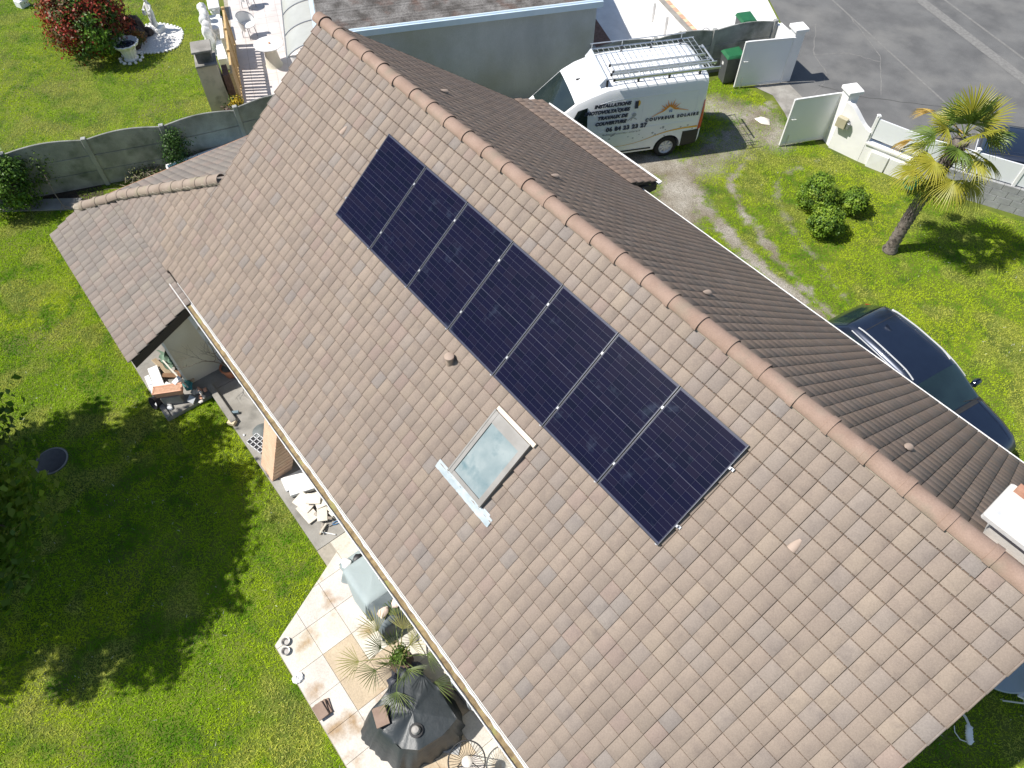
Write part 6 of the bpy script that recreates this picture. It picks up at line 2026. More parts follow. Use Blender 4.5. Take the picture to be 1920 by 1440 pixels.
fp = thing("potted_fan_palm", "small potted fan palm with spiky leaves on the patio beside the dark tarpaulin", "potted palm", (-3.80, 0.58, 0.1))
m = MB(); m.lathe([(0.001, 0), (0.15, 0), (0.19, 0.30), (0.21, 0.30), (0.21, 0.34), (0.18, 0.34), (0.001, 0.31)], 22); m.build("pot", mat("brown_pot", (0.10, 0.06, 0.04), (0.14, 0.09, 0.06), rough=0.7), fp)
m = MB(); m.tube([(0, 0, 0.3), (0.01, 0.0, 0.62)], [0.07, 0.05], 8); m.build("trunk", M_palm_b, fp)
M_pp_g = mat("small_palm_green", (0.10, 0.15, 0.045), (0.17, 0.21, 0.06), scale=5, rough=0.5, trans=0.15, objspace=True)
M_pp_y = mat("small_palm_olive", (0.24, 0.24, 0.07), (0.33, 0.31, 0.12), scale=5, rough=0.5, trans=0.15, objspace=True)
for k in range(15):
    t_ = k / 14
    az = k * ga + 0.5
    frond(fp, (0, 0, 0.60), az, R(72) - R(70) * t_, 0.34 + 0.42 * t_, 0.46, 15, R(72), 0.12 + 0.25 * t_, M_pp_g if k % 3 else M_pp_y, 400 + k, width=0.014)
crown("crown", fp, (0, 0.02, 0.70), (0.16, 0.16, 0.12), 18, 500, 0.05, [(0.12, 0.2, 0.03), (0.08, 0.15, 0.02)], 48, clump_r=0.3, shell=0.4, zmin=0.3)
# ================================================================== fences, neighbour's place, street front
rq = random.Random(71)
M_fence = mat("fence_concrete", (0.23, 0.235, 0.222), (0.33, 0.335, 0.315), scale=2.5, rough=0.95, bump=0.35, bscale=40, c3=(0.115, 0.13, 0.105), scale3=1.7, lo3=0.5, hi3=0.72, fine=0.12, fscale=80)
M_fpost = mat("post_concrete", (0.27, 0.275, 0.265), (0.34, 0.345, 0.33), scale=3, rough=0.95, bump=0.25, bscale=50)
def concrete_fence(name, label, posts, h=1.5, step=None, rows=3):
    o0 = Vector((posts[0][0], posts[0][1], 0))
    t = thing(name, label, "fence", o0)
    for i, p in enumerate(posts):
        q = posts[min(i + 1, len(posts) - 1)]; r_ = posts[max(i - 1, 0)]
        a = math.atan2(q[1] - r_[1], q[0] - r_[0])
        dz = (step or {}).get(i, 0.0)
        m = MB(); m.bbox((p[0] - o0.x, p[1] - o0.y, (h + 0.03 + dz) / 2), (0.13, 0.13, h + 0.03 + dz), 0.012, a); m.build("post", M_fpost, t)
    for i, (p, q) in enumerate(zip(posts[:-1], posts[1:])):
        dz = (step or {}).get(i + 1, 0.0) if (step and i + 1 in step and i in step) else 0.0
        a = math.atan2(q[1] - p[1], q[0] - p[0]); L = math.hypot(q[0] - p[0], q[1] - p[1]) - 0.11
        c = Vector(((p[0] + q[0]) / 2 - o0.x, (p[1] + q[1]) / 2 - o0.y, 0))
        hr = (h - 0.02) / rows
        for k in range(rows):
            z0 = 0.01 + k * hr + 0.009 + dz; z1 = 0.01 + (k + 1) * hr - 0.009 + dz
            m = MB()
            n = 14
            vs = []
            for s in range(n + 1):
                u = s / n
                zt = z1 + (0.11 * math.sin(math.pi * u) if k == rows - 1 else 0)
                x = (u - 0.5) * L
                for (yy, zz) in ((-0.022, z0), (-0.022, zt - 0.012), (-0.012, zt), (0.012, zt), (0.022, zt - 0.012), (0.022, z0)):
                    vs.append((x, yy, zz))
            fs = []
            for s in range(n):
                for j in range(6):
                    b = s * 6
                    fs.append((b + j, b + 6 + j, b + 6 + (j + 1) % 6, b + (j + 1) % 6))
            fs += [tuple(range(5, -1, -1)), tuple(n * 6 + j for j in range(6))]
            tilt = rq.uniform(-0.004, 0.004)
            m.add(vs, fs, Matrix.Translation(c) @ Matrix.Rotation(a + tilt, 4, 'Z'))
            m.build("panel", M_fence, t)
    return t
concrete_fence("concrete_fence", "arched concrete panel fence between the two gardens, in shade", [(-23.3, -6.2), (-22.55, -4.4), (-21.82, -2.55), (-21.10, -0.58), (-20.37, 1.36), (-19.63, 3.26), (-19.05, 5.22), (-18.55, 7.18), (-18.60, 8.0)], step={6: 0.07, 7: 0.07, 8: 0.07})
concrete_fence("concrete_fence", "arched concrete panel fence behind the van, next to the white gate", [(-15.10, 15.35), (-14.26, 17.24), (-13.45, 19.10), (-12.61, 21.06)])

# ---- neighbour's outbuilding
M_gwall = mat("grey_render", (0.40, 0.415, 0.42), (0.50, 0.515, 0.52), scale=1.1, rough=0.95, bump=0.5, bscale=55, stretch=(1, 1, 0.45), c3=(0.38, 0.38, 0.33), scale3=0.7, lo3=0.5, hi3=0.8, fine=0.10, fscale=60)
M_fascia = mat("blue_white_fascia", (0.50, 0.62, 0.72), (0.56, 0.67, 0.76), scale=3, rough=0.5)
M_sheet = mat("weathered_fibre_cement", (0.075, 0.068, 0.062), (0.20, 0.19, 0.18), scale=2.4, rough=0.95, bump=0.6, bscale=30, stretch=(1.0, 1.0, 1.0), c3=(0.125, 0.085, 0.07), scale3=1.6, lo3=0.55, hi3=0.7, fine=0.3, fscale=25)
gd = Vector((0.427, 0.904, 0)); gn = Vector((-0.904, 0.427, 0))
Cg = Vector((-18.62, 8.10, 0)); Lg = 8.07; Dg = 6.5
gar = thing("outbuilding", "neighbour's long grey rendered outbuilding with a dark corrugated roof and pale blue fascia", "outbuilding", Cg, math.atan2(gd.y, gd.x))
m = MB(); m.hexa([(0, 0, 0), (Lg, 0, 0), (Lg, Dg, 0), (0, Dg, 0), (0, 0, 2.80), (Lg, 0, 2.80), (Lg, Dg, 3.5), (0, Dg, 3.5)]); m.build("wall", M_gwall, gar)
m = MB(); m.box((Lg / 2 + 0.03, -0.075, 2.83), (Lg + 0.22, 0.15, 0.17)); m.build("fascia", M_fascia, gar)
m = MB(); m.tube([(-0.1, -0.06, 2.925), (Lg + 0.14, -0.06, 2.925)], 0.03, 6); m.build("gutter_lip", mat("pale_blue_gutter", (0.62, 0.74, 0.82), rough=0.4), gar)
m = MB(); m.hexa([(-0.20, -0.1, 2.74), (-0.08, -0.1, 2.74), (-0.08, Dg, 3.44), (-0.20, Dg, 3.44), (-0.20, -0.1, 2.94), (-0.08, -0.1, 2.94), (-0.08, Dg, 3.64), (-0.20, Dg, 3.64)]); m.build("bargeboard", M_fascia, gar)
tg = math.atan2(0.7, Dg)
for iy in range(4):
    for ix in range(6):
        w = (Lg + 0.12) / 6
        x0 = -0.06 + ix * w; y0 = -0.02 + iy * (Dg / 4)
        ny = 40
        L = Dg / 4 + 0.06
        vs = []
        for s in range(ny + 1):
            yy = y0 + L * s / ny
            z = 2.93 + math.tan(tg) * yy + 0.014 * math.sin(s / ny * L / 0.118 * 2 * math.pi) + 0.010 * (3 - iy) * 0 + 0.006 * (ix % 2) + 0.012 * (iy % 2)
            vs += [(x0, yy, z), (x0 + w + 0.02, yy, z + 0.002)]
        m = MB(); m.add(vs, [(2 * s, 2 * s + 1, 2 * s + 3, 2 * s + 2) for s in range(ny)], None, True)
        m.build("roof_sheet", M_sheet, gar)

# ---- polycarbonate canopy over the neighbour's door
M_poly = mat("smoky_polycarbonate", (0.52, 0.53, 0.50), (0.58, 0.59, 0.56), scale=2, rough=0.25, trans=0.35, spec=0.5)
M_metg = mat("grey_bracket", (0.30, 0.31, 0.33), (0.36, 0.37, 0.39), rough=0.4, metal=0.6)
can = thing("door_canopy", "curved smoky plastic canopy on the neighbour's outbuilding wall", "canopy", Cg, math.atan2(gn.y, gn.x))
# local x runs along the end wall away from us, local y towards the outbuilding (-y is out over the terrace)
for k in range(3):
    m = MB()
    xa, xb = 0.35 + k * 1.25, 0.35 + (k + 1) * 1.25 - 0.02
    def cv(u, v, xa=xa, xb=xb):
        a = v * R(62)
        return (xa + (xb - xa) * u, 0.10 + 1.16 * math.sin(a), 2.50 - 0.62 * (1 - math.cos(a)) * 1.2)
    m.grid(cv, 4, 12); m.build("sheet", M_poly, can)
for k in range(4):
    x = 0.35 + k * 1.25 - 0.01
    m = MB(); m.tube([(x, 0.10 + 1.17 * math.sin(R(62) * v / 10), 2.515 - 0.62 * (1 - math.cos(R(62) * v / 10)) * 1.2) for v in range(11)], 0.016, 6); m.tube([(x, 0.10, 2.1), (x, 1.1, 2.16)], 0.014, 6); m.build("bracket", M_metg, can)
m = MB(); m.tube([(0.35, 1.13, 2.12), (4.1, 1.13, 2.12)], 0.016, 6); m.build("front_bar", M_metg, can)

# ---- neighbour's tiled terrace
M_ftile = mat("blush_floor_tile", (0.56, 0.515, 0.49), (0.66, 0.62, 0.60), scale=1.5, rough=0.6, tint=True, bump=0.05, bscale=30)
la = Vector((-0.928, 0.373, 0)).normalized(); lb = Vector((la.y * -1, la.x, 0)) * -1   # lb towards the outbuilding
lb = Vector((0.373, 0.928, 0)).normalized()
O_t = Vector((-20.0, 5.55, 0))
ter = sheet("neighbour_terrace", [(-19.35, 5.6), (-21.1, 5.85), (-29.5, 9.2), (-27.5, 14.0), (-24.3, 11.6), (-18.65, 8.05)], 0.02, M_grout)
tile_n = 0
vt_ = []
for k in range(6):
    m_ = MB(); m_.box((0, 0, 0), (0.412, 0.412, 0.014)); me_ = m_.mesh("floor_tile"); me_.materials.append(M_ftile)
    a = me_.color_attributes.new("tint", 'FLOAT_COLOR', 'POINT'); f = rq.uniform(0.93, 1.05)
    a.data.foreach_set("color", np.tile([f, f * 0.985, f * 0.98, 1], 8)); vt_.append(me_)
terr_in = [(-19.45, 5.75), (-21.1, 6.0), (-29.2, 9.25), (-27.3, 13.6), (-24.3, 11.45), (-18.75, 8.0)]
for i in range(0, 24):
    for j in range(-1, 13):
        c = O_t + la * (i * 0.42) + lb * (j * 0.42 + 0.2)
        if not in_poly(np.array([c.x]), np.array([c.y]), terr_in)[0] or not in_frame((c.x, c.y, 0.0), 0.02): continue
        o = bpy.data.objects.new("floor_tile", vt_[rq.randrange(6)]); link(o, ter)
        o.location = (c.x, c.y, 0.019 + rq.uniform(0, .001)); o.rotation_euler = (0, 0, math.atan2(la.y, la.x)); tile_n += 1
print("floor tiles", tile_n)

# ---- wooden baluster screen
M_screen = mat("honey_timber", (0.50, 0.33, 0.14), (0.60, 0.43, 0.22), scale=5, rough=0.7, stretch=(2, 2, 9))
s0 = Vector((-21.10, 6.02, 0)); s1 = Vector((-24.9, 7.55, 0))
scr = thing("timber_screen", "honey coloured timber baluster screen along the neighbour's terrace", "screen", s0, math.atan2((s1 - s0).y, (s1 - s0).x))
Ls = (s1 - s0).length
for z in (0.12, 1.25):
    m = MB(); m.bbox((Ls / 2, 0, z), (Ls, 0.07, 0.07), 0.008); m.build("rail", M_screen, scr)
for k in range(4):
    m = MB(); m.bbox((k * Ls / 3, 0, 0.68), (0.10, 0.10, 1.36), 0.01); m.build("post", M_screen, scr)
nb = 22
for k in range(nb):
    x = (k + 0.5) * Ls / nb
    m = MB(); m.bbox((x, 0, 0.68), (0.10, 0.025, 1.10), 0.006); m.build("baluster", M_screen, scr)
# ---- masonry barbecue with chimney head
bq = thing("barbecue", "tall beige masonry barbecue with a grey chimney head by the fence", "barbecue", (-21.55, 5.55, 0), R(-20))
M_bq = mat("beige_render", (0.60, 0.50, 0.36), (0.68, 0.58, 0.43), scale=2, rough=0.92, bump=0.2, bscale=50, c3=(0.33, 0.28, 0.2), scale3=2.2)
m = MB(); m.hexa([(-0.36, -0.33, 0), (0.36, -0.33, 0), (0.36, 0.33, 0), (-0.36, 0.33, 0), (-0.34, -0.31, 1.72), (0.34, -0.31, 1.72), (0.34, 0.27, 1.72), (-0.34, 0.27, 1.72)]); m.build("hood", M_bq, bq)
m = MB(); m.bbox((0, 0, 1.74), (0.76, 0.62, 0.05), 0.01); m.build("ledge", M_conc, bq)
m = MB()
for sx in (-1, 1):
    m.box((sx * 0.2, 0, 1.93), (0.10, 0.44, 0.34))
m.box((0, 0.17, 1.93), (0.3, 0.10, 0.34)); m.box((0, -0.17, 1.83), (0.3, 0.10, 0.14)); m.build("chimney_head", M_conc_dark, bq)
m = MB(); m.bbox((0, 0, 2.13), (0.64, 0.58, 0.06), 0.012); m.build("chimney_cap", M_conc, bq)
m = MB(); m.box((0.0, 0.42, 0.70), (0.62, 0.16, 1.25)); m.build("firebrick_side", mat("dark_brick", (0.13, 0.07, 0.05), (0.2, 0.11, 0.08), scale=14, rough=0.9), bq)
# navy pots with yellow flowers
for k, (x, y, s) in enumerate(((-20.45, 5.42, 0.22), (-20.75, 5.80, 0.2))):
    t = thing("flower_pot", ["navy glazed pot right behind the fence top", "navy glazed pot with yellow flowers beside the barbecue"][k], "flower pot", (x, y, 0.02), group="navy pots by the fence")
    m = MB(); m.lathe([(0.001, 0), (s * .75, 0), (s * 1.1, 0.3), (s * 1.05, 0.42), (s * 1.15, 0.46), (s, 0.46), (s * .9, 0.40), (0.001, 0.40)], 22); m.build("pot", mat("navy_glaze", (0.012, 0.010, 0.05), (0.02, 0.015, 0.07), rough=0.12, coat=0.6), t)
    crown("crown", t, (0, 0, 0.62), (0.2, 0.2, 0.2), 16, 260, 0.07, [(0.55, 0.38, 0.02), (0.6, 0.45, 0.03), (0.10, 0.16, 0.03)] if k else [(0.06, 0.09, 0.03), (0.2, 0.12, 0.1)], 60 + k, clump_r=0.3, shell=0.5, zmin=0.4)

# ---- white plastic furniture
M_plw = mat("white_plastic", (0.76, 0.76, 0.75), (0.80, 0.80, 0.79), rough=0.35)
t = thing("round_white_table", "round white plastic table on the neighbour's terrace", "table", (-22.95, 8.05, 0.03))
m = MB(); m.lathe([(0.001, 0.70), (0.46, 0.70), (0.48, 0.715), (0.48, 0.735), (0.46, 0.74), (0.001, 0.74)], 36); m.build("table_top", M_plw, t)
m = MB(); m.lathe([(0.30, 0.0), (0.26, 0.05), (0.20, 0.5), (0.24, 0.70), (0.001, 0.70)], 24); m.build("pedestal", mat("ivory_plastic", (0.62, 0.58, 0.48), rough=0.5), t)
m = MB(); m.lathe([(0.001, 0.745), (0.04, 0.745), (0.035, 0.78), (0.001, 0.785)], 12, (0.02, 0.03, 0)); m.build("hole_cap", M_terra_l, t)
def tub_chair(x, y, rz, label):
    t = thing("tub_chair", label, "chair", (x, y, 0.03), rz, "white tub chairs on the neighbour's terrace")
    m = MB()
    def f(u, v):
        a = R(-120) + R(240) * u
        r = 0.30 - 0.05 * (1 - v)
        return (r * math.cos(a) * 0.95, r * math.sin(a), 0.30 + v * (0.28 + 0.20 * math.cos(a / 1.3)))
    m.grid(f, 24, 6); m.build("shell", M_plw, t)
    m = MB(); m.lathe([(0.001, 0.40), (0.25, 0.40), (0.26, 0.43), (0.001, 0.44)], 24); m.build("seat", M_plw, t)
    m = MB(); m.tube([f(u / 24, 1.0) for u in range(25)], 0.014, 6); m.build("rim", M_metg, t)
    for a in (45, 135, 225, 315):
        m = MB(); m.tube([(0.2 * math.cos(R(a)), 0.2 * math.sin(R(a)), 0.40), (0.25 * math.cos(R(a)), 0.25 * math.sin(R(a)), 0)], 0.015, 6); m.build("leg", M_metg, t)
tub_chair(-25.1, 8.25, R(200), "white tub chair standing by the timber screen")
tub_chair(-27.0, 9.15, R(200), "white tub chair at the top edge of the picture on the terrace")
tub_chair(-22.05, 8.62, R(20), "white tub chair tucked under the smoky canopy")

# ---- white carved garden seats beside the screen
def carved_bench(x, y, rz, label):
    t = thing("carved_bench", label, "bench", (x, y, 0), rz, "white carved benches by the terrace")
    m = MB(); m.bbox((0, 0, 0.46), (1.0, 0.40, 0.08), 0.02); m.build("seat", M_stone_w, t)
    for s in (-1, 1):
        m = MB()
        m.lathe([(0.001, 0), (0.16, 0), (0.17, 0.05), (0.10, 0.10), (0.14, 0.22), (0.16, 0.30), (0.11, 0.38), (0.17, 0.42), (0.001, 0.42)], 16, (s * 0.36, 0, 0), wob=lambda a: 1 + 0.12 * math.sin(5 * a)); m.build("leg", M_stone_w, t)
    return t
M_stone_w = mat("white_cast_stone", (0.70, 0.70, 0.68), (0.80, 0.80, 0.79), scale=6, rough=0.85, bump=0.3, bscale=30)
carved_bench(-25.9, 7.45, R(160), "white carved bench beside the screen, nearer one")
carved_bench(-27.3, 8.0, R(160), "white carved bench beside the screen, at the top edge")
t = thing("carved_column_row", "row of lumpy white carved columns at the terrace edge", "column", (-24.9, 6.75, 0), R(160))
for k in range(5):
    m = MB(); m.lathe([(0.001, 0), (0.16, 0), (0.17, 0.08), (0.11, 0.14), (0.15, 0.34), (0.17, 0.48), (0.12, 0.62), (0.16, 0.78), (0.12, 0.9), (0.001, 0.98)], 14, (k * 0.42, -0.05 * (k % 2), 0), wob=lambda a, k=k: 1 + 0.16 * math.sin(3 * a + k) + 0.08 * math.sin(7 * a)); m.build("column", M_stone_w, t)
m = MB(); m.bbox((0.85, 0.0, 0.03), (2.1, 0.4, 0.06), 0.015); m.build("base", M_stone_w, t)
t = thing("white_cabinet", "white panel with two steps standing in front of the timber screen", "cabinet", (-24.0, 7.0, 0), R(158))
m = MB(); m.bbox((0.2, 0.0, 0.55), (1.3, 0.12, 1.1), 0.01); m.build("panel", M_plw, t)
m = MB(); m.bbox((0.2, 0.22, 0.2), (1.2, 0.3, 0.4), 0.01); m.build("step", M_plw, t)

# ---- rockery, fountain and statues
def figure(name, label, loc, rz, joints, edges, radii, root, plinth=None, scale=1.0, material=None):
    t = thing(name, label, "statue", loc, rz)
    me = bpy.data.meshes.new("figure")
    me.from_pydata([Vector(j) * scale for j in joints], edges, [])
    def mods(o):
        sk = o.modifiers.new("s", 'SKIN')
        if not o.data.skin_vertices: o.data.skin_vertices.new()
        for i, r in enumerate(radii):
            sv = o.data.skin_vertices[0].data[i]; sv.radius = (r * scale, r * scale); sv.use_root = (i == root)
        ss = o.modifiers.new("ss", 'SUBSURF'); ss.levels = 2; ss.render_levels = 2
    nm = modified_mesh(me, mods)
    nm.polygons.foreach_set("use_smooth", [True] * len(nm.polygons))
    nm.materials.clear(); nm.materials.append(material or M_stone_w)
    add_mesh("figure", nm, None, t)
    if plinth:
        m = MB(); m.bbox((0, 0, -plinth[1] / 2), (plinth[0], plinth[0], plinth[1]), 0.02); m.build("plinth", M_stone_w, t)
    return t
bed = sheet("gravel_bed", [(-27.1 + 1.02 * math.cos(a) * (1 + 0.06 * math.sin(3 * a)), 5.55 + 0.92 * math.sin(a) * (1 + 0.05 * math.cos(4 * a)), ) for a in np.linspace(0, 2 * math.pi, 40, endpoint=False)], 0.03, M_white_gravel, thick=0.03)
for k in range(46):
    a = 2 * math.pi * k / 46
    rock("edging_stone", "white pebble in the ring edging the neighbour's gravel bed", (-27.1 + 1.04 * math.cos(a) * (1 + 0.06 * math.sin(3 * a)), 5.55 + 0.94 * math.sin(a) * (1 + 0.05 * math.cos(4 * a)), 0.03), (rq.uniform(.04, .07), rq.uniform(.04, .06), 0.04), 500 + k, M_stone_w, "stone", "edging stones of the gravel bed") if k % 1 == 0 else None
M_drock = mat("dark_lava_rock", (0.028, 0.022, 0.02), (0.07, 0.055, 0.048), scale=9, rough=0.95, bump=0.8, bscale=20)
for k, (x, y, sx, sz) in enumerate(((-27.35, 5.00, 0.42, 0.30), (-27.75, 5.25, 0.36, 0.40), (-27.0, 4.75, 0.30, 0.22), (-27.95, 4.85, 0.34, 0.5), (-27.5, 5.5, 0.22, 0.16))):
    rock("dark_rock", ["dark lava rock in the middle of the gravel bed", "dark lava rock behind the middle one in the gravel bed", "low dark lava rock next to the fountain", "tall dark lava rock between bush and statue", "smallest dark lava rock at the statue's feet"][k], (x, y, sz * 0.7), (sx, sx * 0.9, sz), 700 + k, M_drock, "rock", "dark rocks of the rockery")
t = thing("rust_plant", "small rusty leaved plant among the dark rocks", "plant", (-26.95, 5.0, 0))
crown("crown", t, (0, 0, 0.3), (0.2, 0.2, 0.22), 14, 500, 0.06, [(0.30, 0.12, 0.03), (0.12, 0.13, 0.03), (0.35, 0.2, 0.05)], 63, clump_r=0.3, shell=0.5)
stems(t, (0, 0, 0.25), (0.15, 0.15, 0.2), 5, 64, 0.01)
t = thing("bare_trunk", "thin pale trunk leaning beside the red bush", "trunk", (-27.1, 4.55, 0))
m = MB(); m.tube([(0, 0, 0), (-0.02, 0.02, 0.5), (-0.08, 0.05, 1.1), (-0.2, 0.12, 1.9)], [0.05, 0.045, 0.04, 0.03], 8); m.build("stem", mat("pale_bark", (0.24, 0.21, 0.17), (0.36, 0.32, 0.27), scale=12, rough=0.9, bump=0.4), t)
t = thing("fountain_basin", "white scalloped fountain basin on a flared foot beside the bush", "fountain", (-26.35, 4.42, 0.0))
sc = lambda a: 1 + 0.045 * math.cos(14 * a)
m = MB(); m.lathe([(0.001, 0.02), (0.24, 0.02), (0.24, 0.06), (0.20, 0.10), (0.26, 0.42), (0.40, 0.52), (0.44, 0.60), (0.41, 0.62), (0.34, 0.52), (0.24, 0.44), (0.001, 0.42)], 56, wob=sc); m.build("basin", M_stone_w, t)
m = MB(); m.lathe([(0.001, 0.50), (0.33, 0.50), (0.001, 0.502)], 28); m.build("water", mat("dark_water", (0.02, 0.03, 0.05), (0.03, 0.04, 0.07), rough=0.05, spec=0.6), t)
for k in range(12):
    a = 2 * math.pi * k / 12
    rock("foot_stone", "white stone in the ring around the fountain foot", (-26.35 + 0.36 * math.cos(a), 4.42 + 0.36 * math.sin(a), 0.04), (0.07, 0.06, 0.05), 800 + k, M_stone_w, "stone", "stones around the fountain foot")
# child seated on the basin rim
figure("child_statue", "small white child statue sitting on the fountain rim", (-26.72, 4.20, 0.62), R(35),
       [(0, 0, 0.06), (0, 0, 0.2), (0.01, 0, 0.32), (0.02, 0, 0.39), (0.05, 0, 0.47), (0.05, 0, 0.54), (0, 0.09, 0.30), (0.10, 0.13, 0.22), (0.19, 0.07, 0.20), (0, -0.09, 0.30), (0.12, -0.11, 0.24), (0.2, -0.04, 0.22), (0.03, 0.06, 0.05), (0.18, 0.07, 0.08), (0.2, 0.07, -0.1), (0.03, -0.06, 0.05), (0.18, -0.06, 0.07), (0.2, -0.06, -0.1)],
       [(0, 1), (1, 2), (2, 3), (3, 4), (4, 5), (2, 6), (6, 7), (7, 8), (2, 9), (9, 10), (10, 11), (0, 12), (12, 13), (13, 14), (0, 15), (15, 16), (16, 17)],
       [0.08, 0.075, 0.075, 0.035, 0.07, 0.055, 0.04, 0.033, 0.026, 0.04, 0.033, 0.026, 0.055, 0.048, 0.032, 0.055, 0.048, 0.032], 0)
# standing draped figure pouring from a jug
t = figure("woman_statue", "white draped statue of a woman with a jug on the gravel bed", (-27.55, 5.85, 0.18), R(-60),
       [(0, 0, 0.50), (0.01, 0, 0.64), (0, 0, 0.78), (0.01, 0, 0.86), (0.03, 0, 0.93), (0.035, 0, 1.0), (0, 0.10, 0.78), (0.10, 0.15, 0.66), (0.2, 0.10, 0.62), (0, -0.10, 0.78), (0.06, -0.17, 0.64), (0.17, -0.13, 0.58), (0.03, 0.06, 0.42), (0.07, 0.06, 0.22), (0.05, 0.06, 0.02), (0, -0.06, 0.42), (0.0, -0.07, 0.22), (0.0, -0.07, 0.02)],
       [(0, 1), (1, 2), (2, 3), (3, 4), (4, 5), (2, 6), (6, 7), (7, 8), (2, 9), (9, 10), (10, 11), (0, 12), (12, 13), (13, 14), (0, 15), (15, 16), (16, 17)],
       [0.10, 0.08, 0.085, 0.036, 0.066, 0.05, 0.042, 0.034, 0.026, 0.042, 0.034, 0.026, 0.085, 0.09, 0.10, 0.085, 0.09, 0.10], 0, plinth=(0.42, 0.16))
m = MB(); m.lathe([(0.001, -0.09), (0.05, -0.08), (0.075, 0.0), (0.04, 0.07), (0.055, 0.10), (0.001, 0.10)], 14, (0.24, -0.02, 0.60)); m.build("jug", M_stone_w, t)
figure("far_statue", "white statue on a plinth at the top edge of the neighbour's lawn", (-32.4, 2.65, 0.25), 0.4,
       [(0, 0, 0.3), (0, 0, 0.5), (0, 0, 0.62), (0, 0, 0.72), (0.1, 0.1, 0.45), (0.1, -0.1, 0.45), (0.02, 0.05, 0.02), (0.02, -0.05, 0.02)], [(0, 1), (1, 2), (2, 3), (1, 4), (1, 5), (0, 6), (0, 7)], [0.1, 0.09, 0.04, 0.07, 0.03, 0.03, 0.07, 0.07], 0, plinth=(0.36, 0.24))
t = thing("white_plaque", "low white stone block on the lawn behind the red bush", "block", (-31.2, 3.6, 0))
m = MB(); m.bbox((0, 0, 0.1), (0.3, 0.3, 0.2), 0.02); m.build("block", M_stone_w, t)

# ---- blue trough behind the wing
t = thing("paddling_trough", "long white rimmed trough with a blue lining behind the wing roof", "trough", (-18.95, 4.1, 0), R(84))
M_blue = mat("sky_blue_liner", (0.05, 0.32, 0.62), (0.12, 0.45, 0.72), scale=5, rough=0.4)
m = MB()
Lx, Wy, Hh = 2.5, 0.62, 0.5
for (cx_, cy_, sx, sy) in ((0, Wy / 2, Lx, 0.05), (0, -Wy / 2, Lx, 0.05), (Lx / 2, 0, 0.05, Wy - .05), (-Lx / 2, 0, 0.05, Wy - .05)):
    m.box((cx_, cy_, Hh / 2), (sx, sy, Hh))
m.build("side", M_pvc, t)
m = MB(); m.box((0, 0, 0.22), (Lx - 0.06, Wy - 0.06, 0.4)); m.build("liner", M_blue, t)

# ---- behind the garage: pale yard, brick strip, low wall with tiles, bins
sheet("pale_yard", [(-15.3, 15.75), (-14.4, 17.3), (-12.7, 21.1), (-13.4, 23.15), (-14.35, 23.9), (-15.45, 24.7), (-18.9, 27.5), (-24.5, 25.0), (-21.5, 18.9), (-18.5, 17.1)], 0.012, M_pale_floor)
sheet("brick_strip", [(-19.2, 19.0), (-16.5, 17.85), (-16.75, 17.2), (-19.5, 18.2)], 0.018, mat("brown_brick_paving", (0.14, 0.075, 0.055), (0.22, 0.13, 0.10), scale=10, rough=0.9, bump=0.4))
t = thing("low_tiled_wall", "low wall with terracotta coping tiles in the pale yard behind the fence", "wall", (-17.2, 20.35, 0), math.atan2(-0.9, 2.5))
m = MB(); m.box((1.35, 0, 0.40), (2.9, 0.24, 0.80)); m.build("wall", M_render_w, t)
m = MB(); m.box((1.35, 0.02, 0.815), (3.0, 0.18, 0.03)); m.build("grey_coping", M_conc, t)
for k in range(12):
    m = MB(); m.bbox((-0.02 + k * 0.25, 0.20, 0.80), (0.235, 0.16, 0.04), 0.008); m.build("coping_tile", M_terra_l if k % 2 else mat("sand_tile", (0.62, 0.46, 0.28), (0.68, 0.54, 0.36), scale=6, rough=0.8), t)
for k in range(3):
    m = MB(); m.box((0.3 + k * 1.0, -0.16, 0.35), (0.12, 0.1, 0.7)); m.build("pier", M_render_w, t)
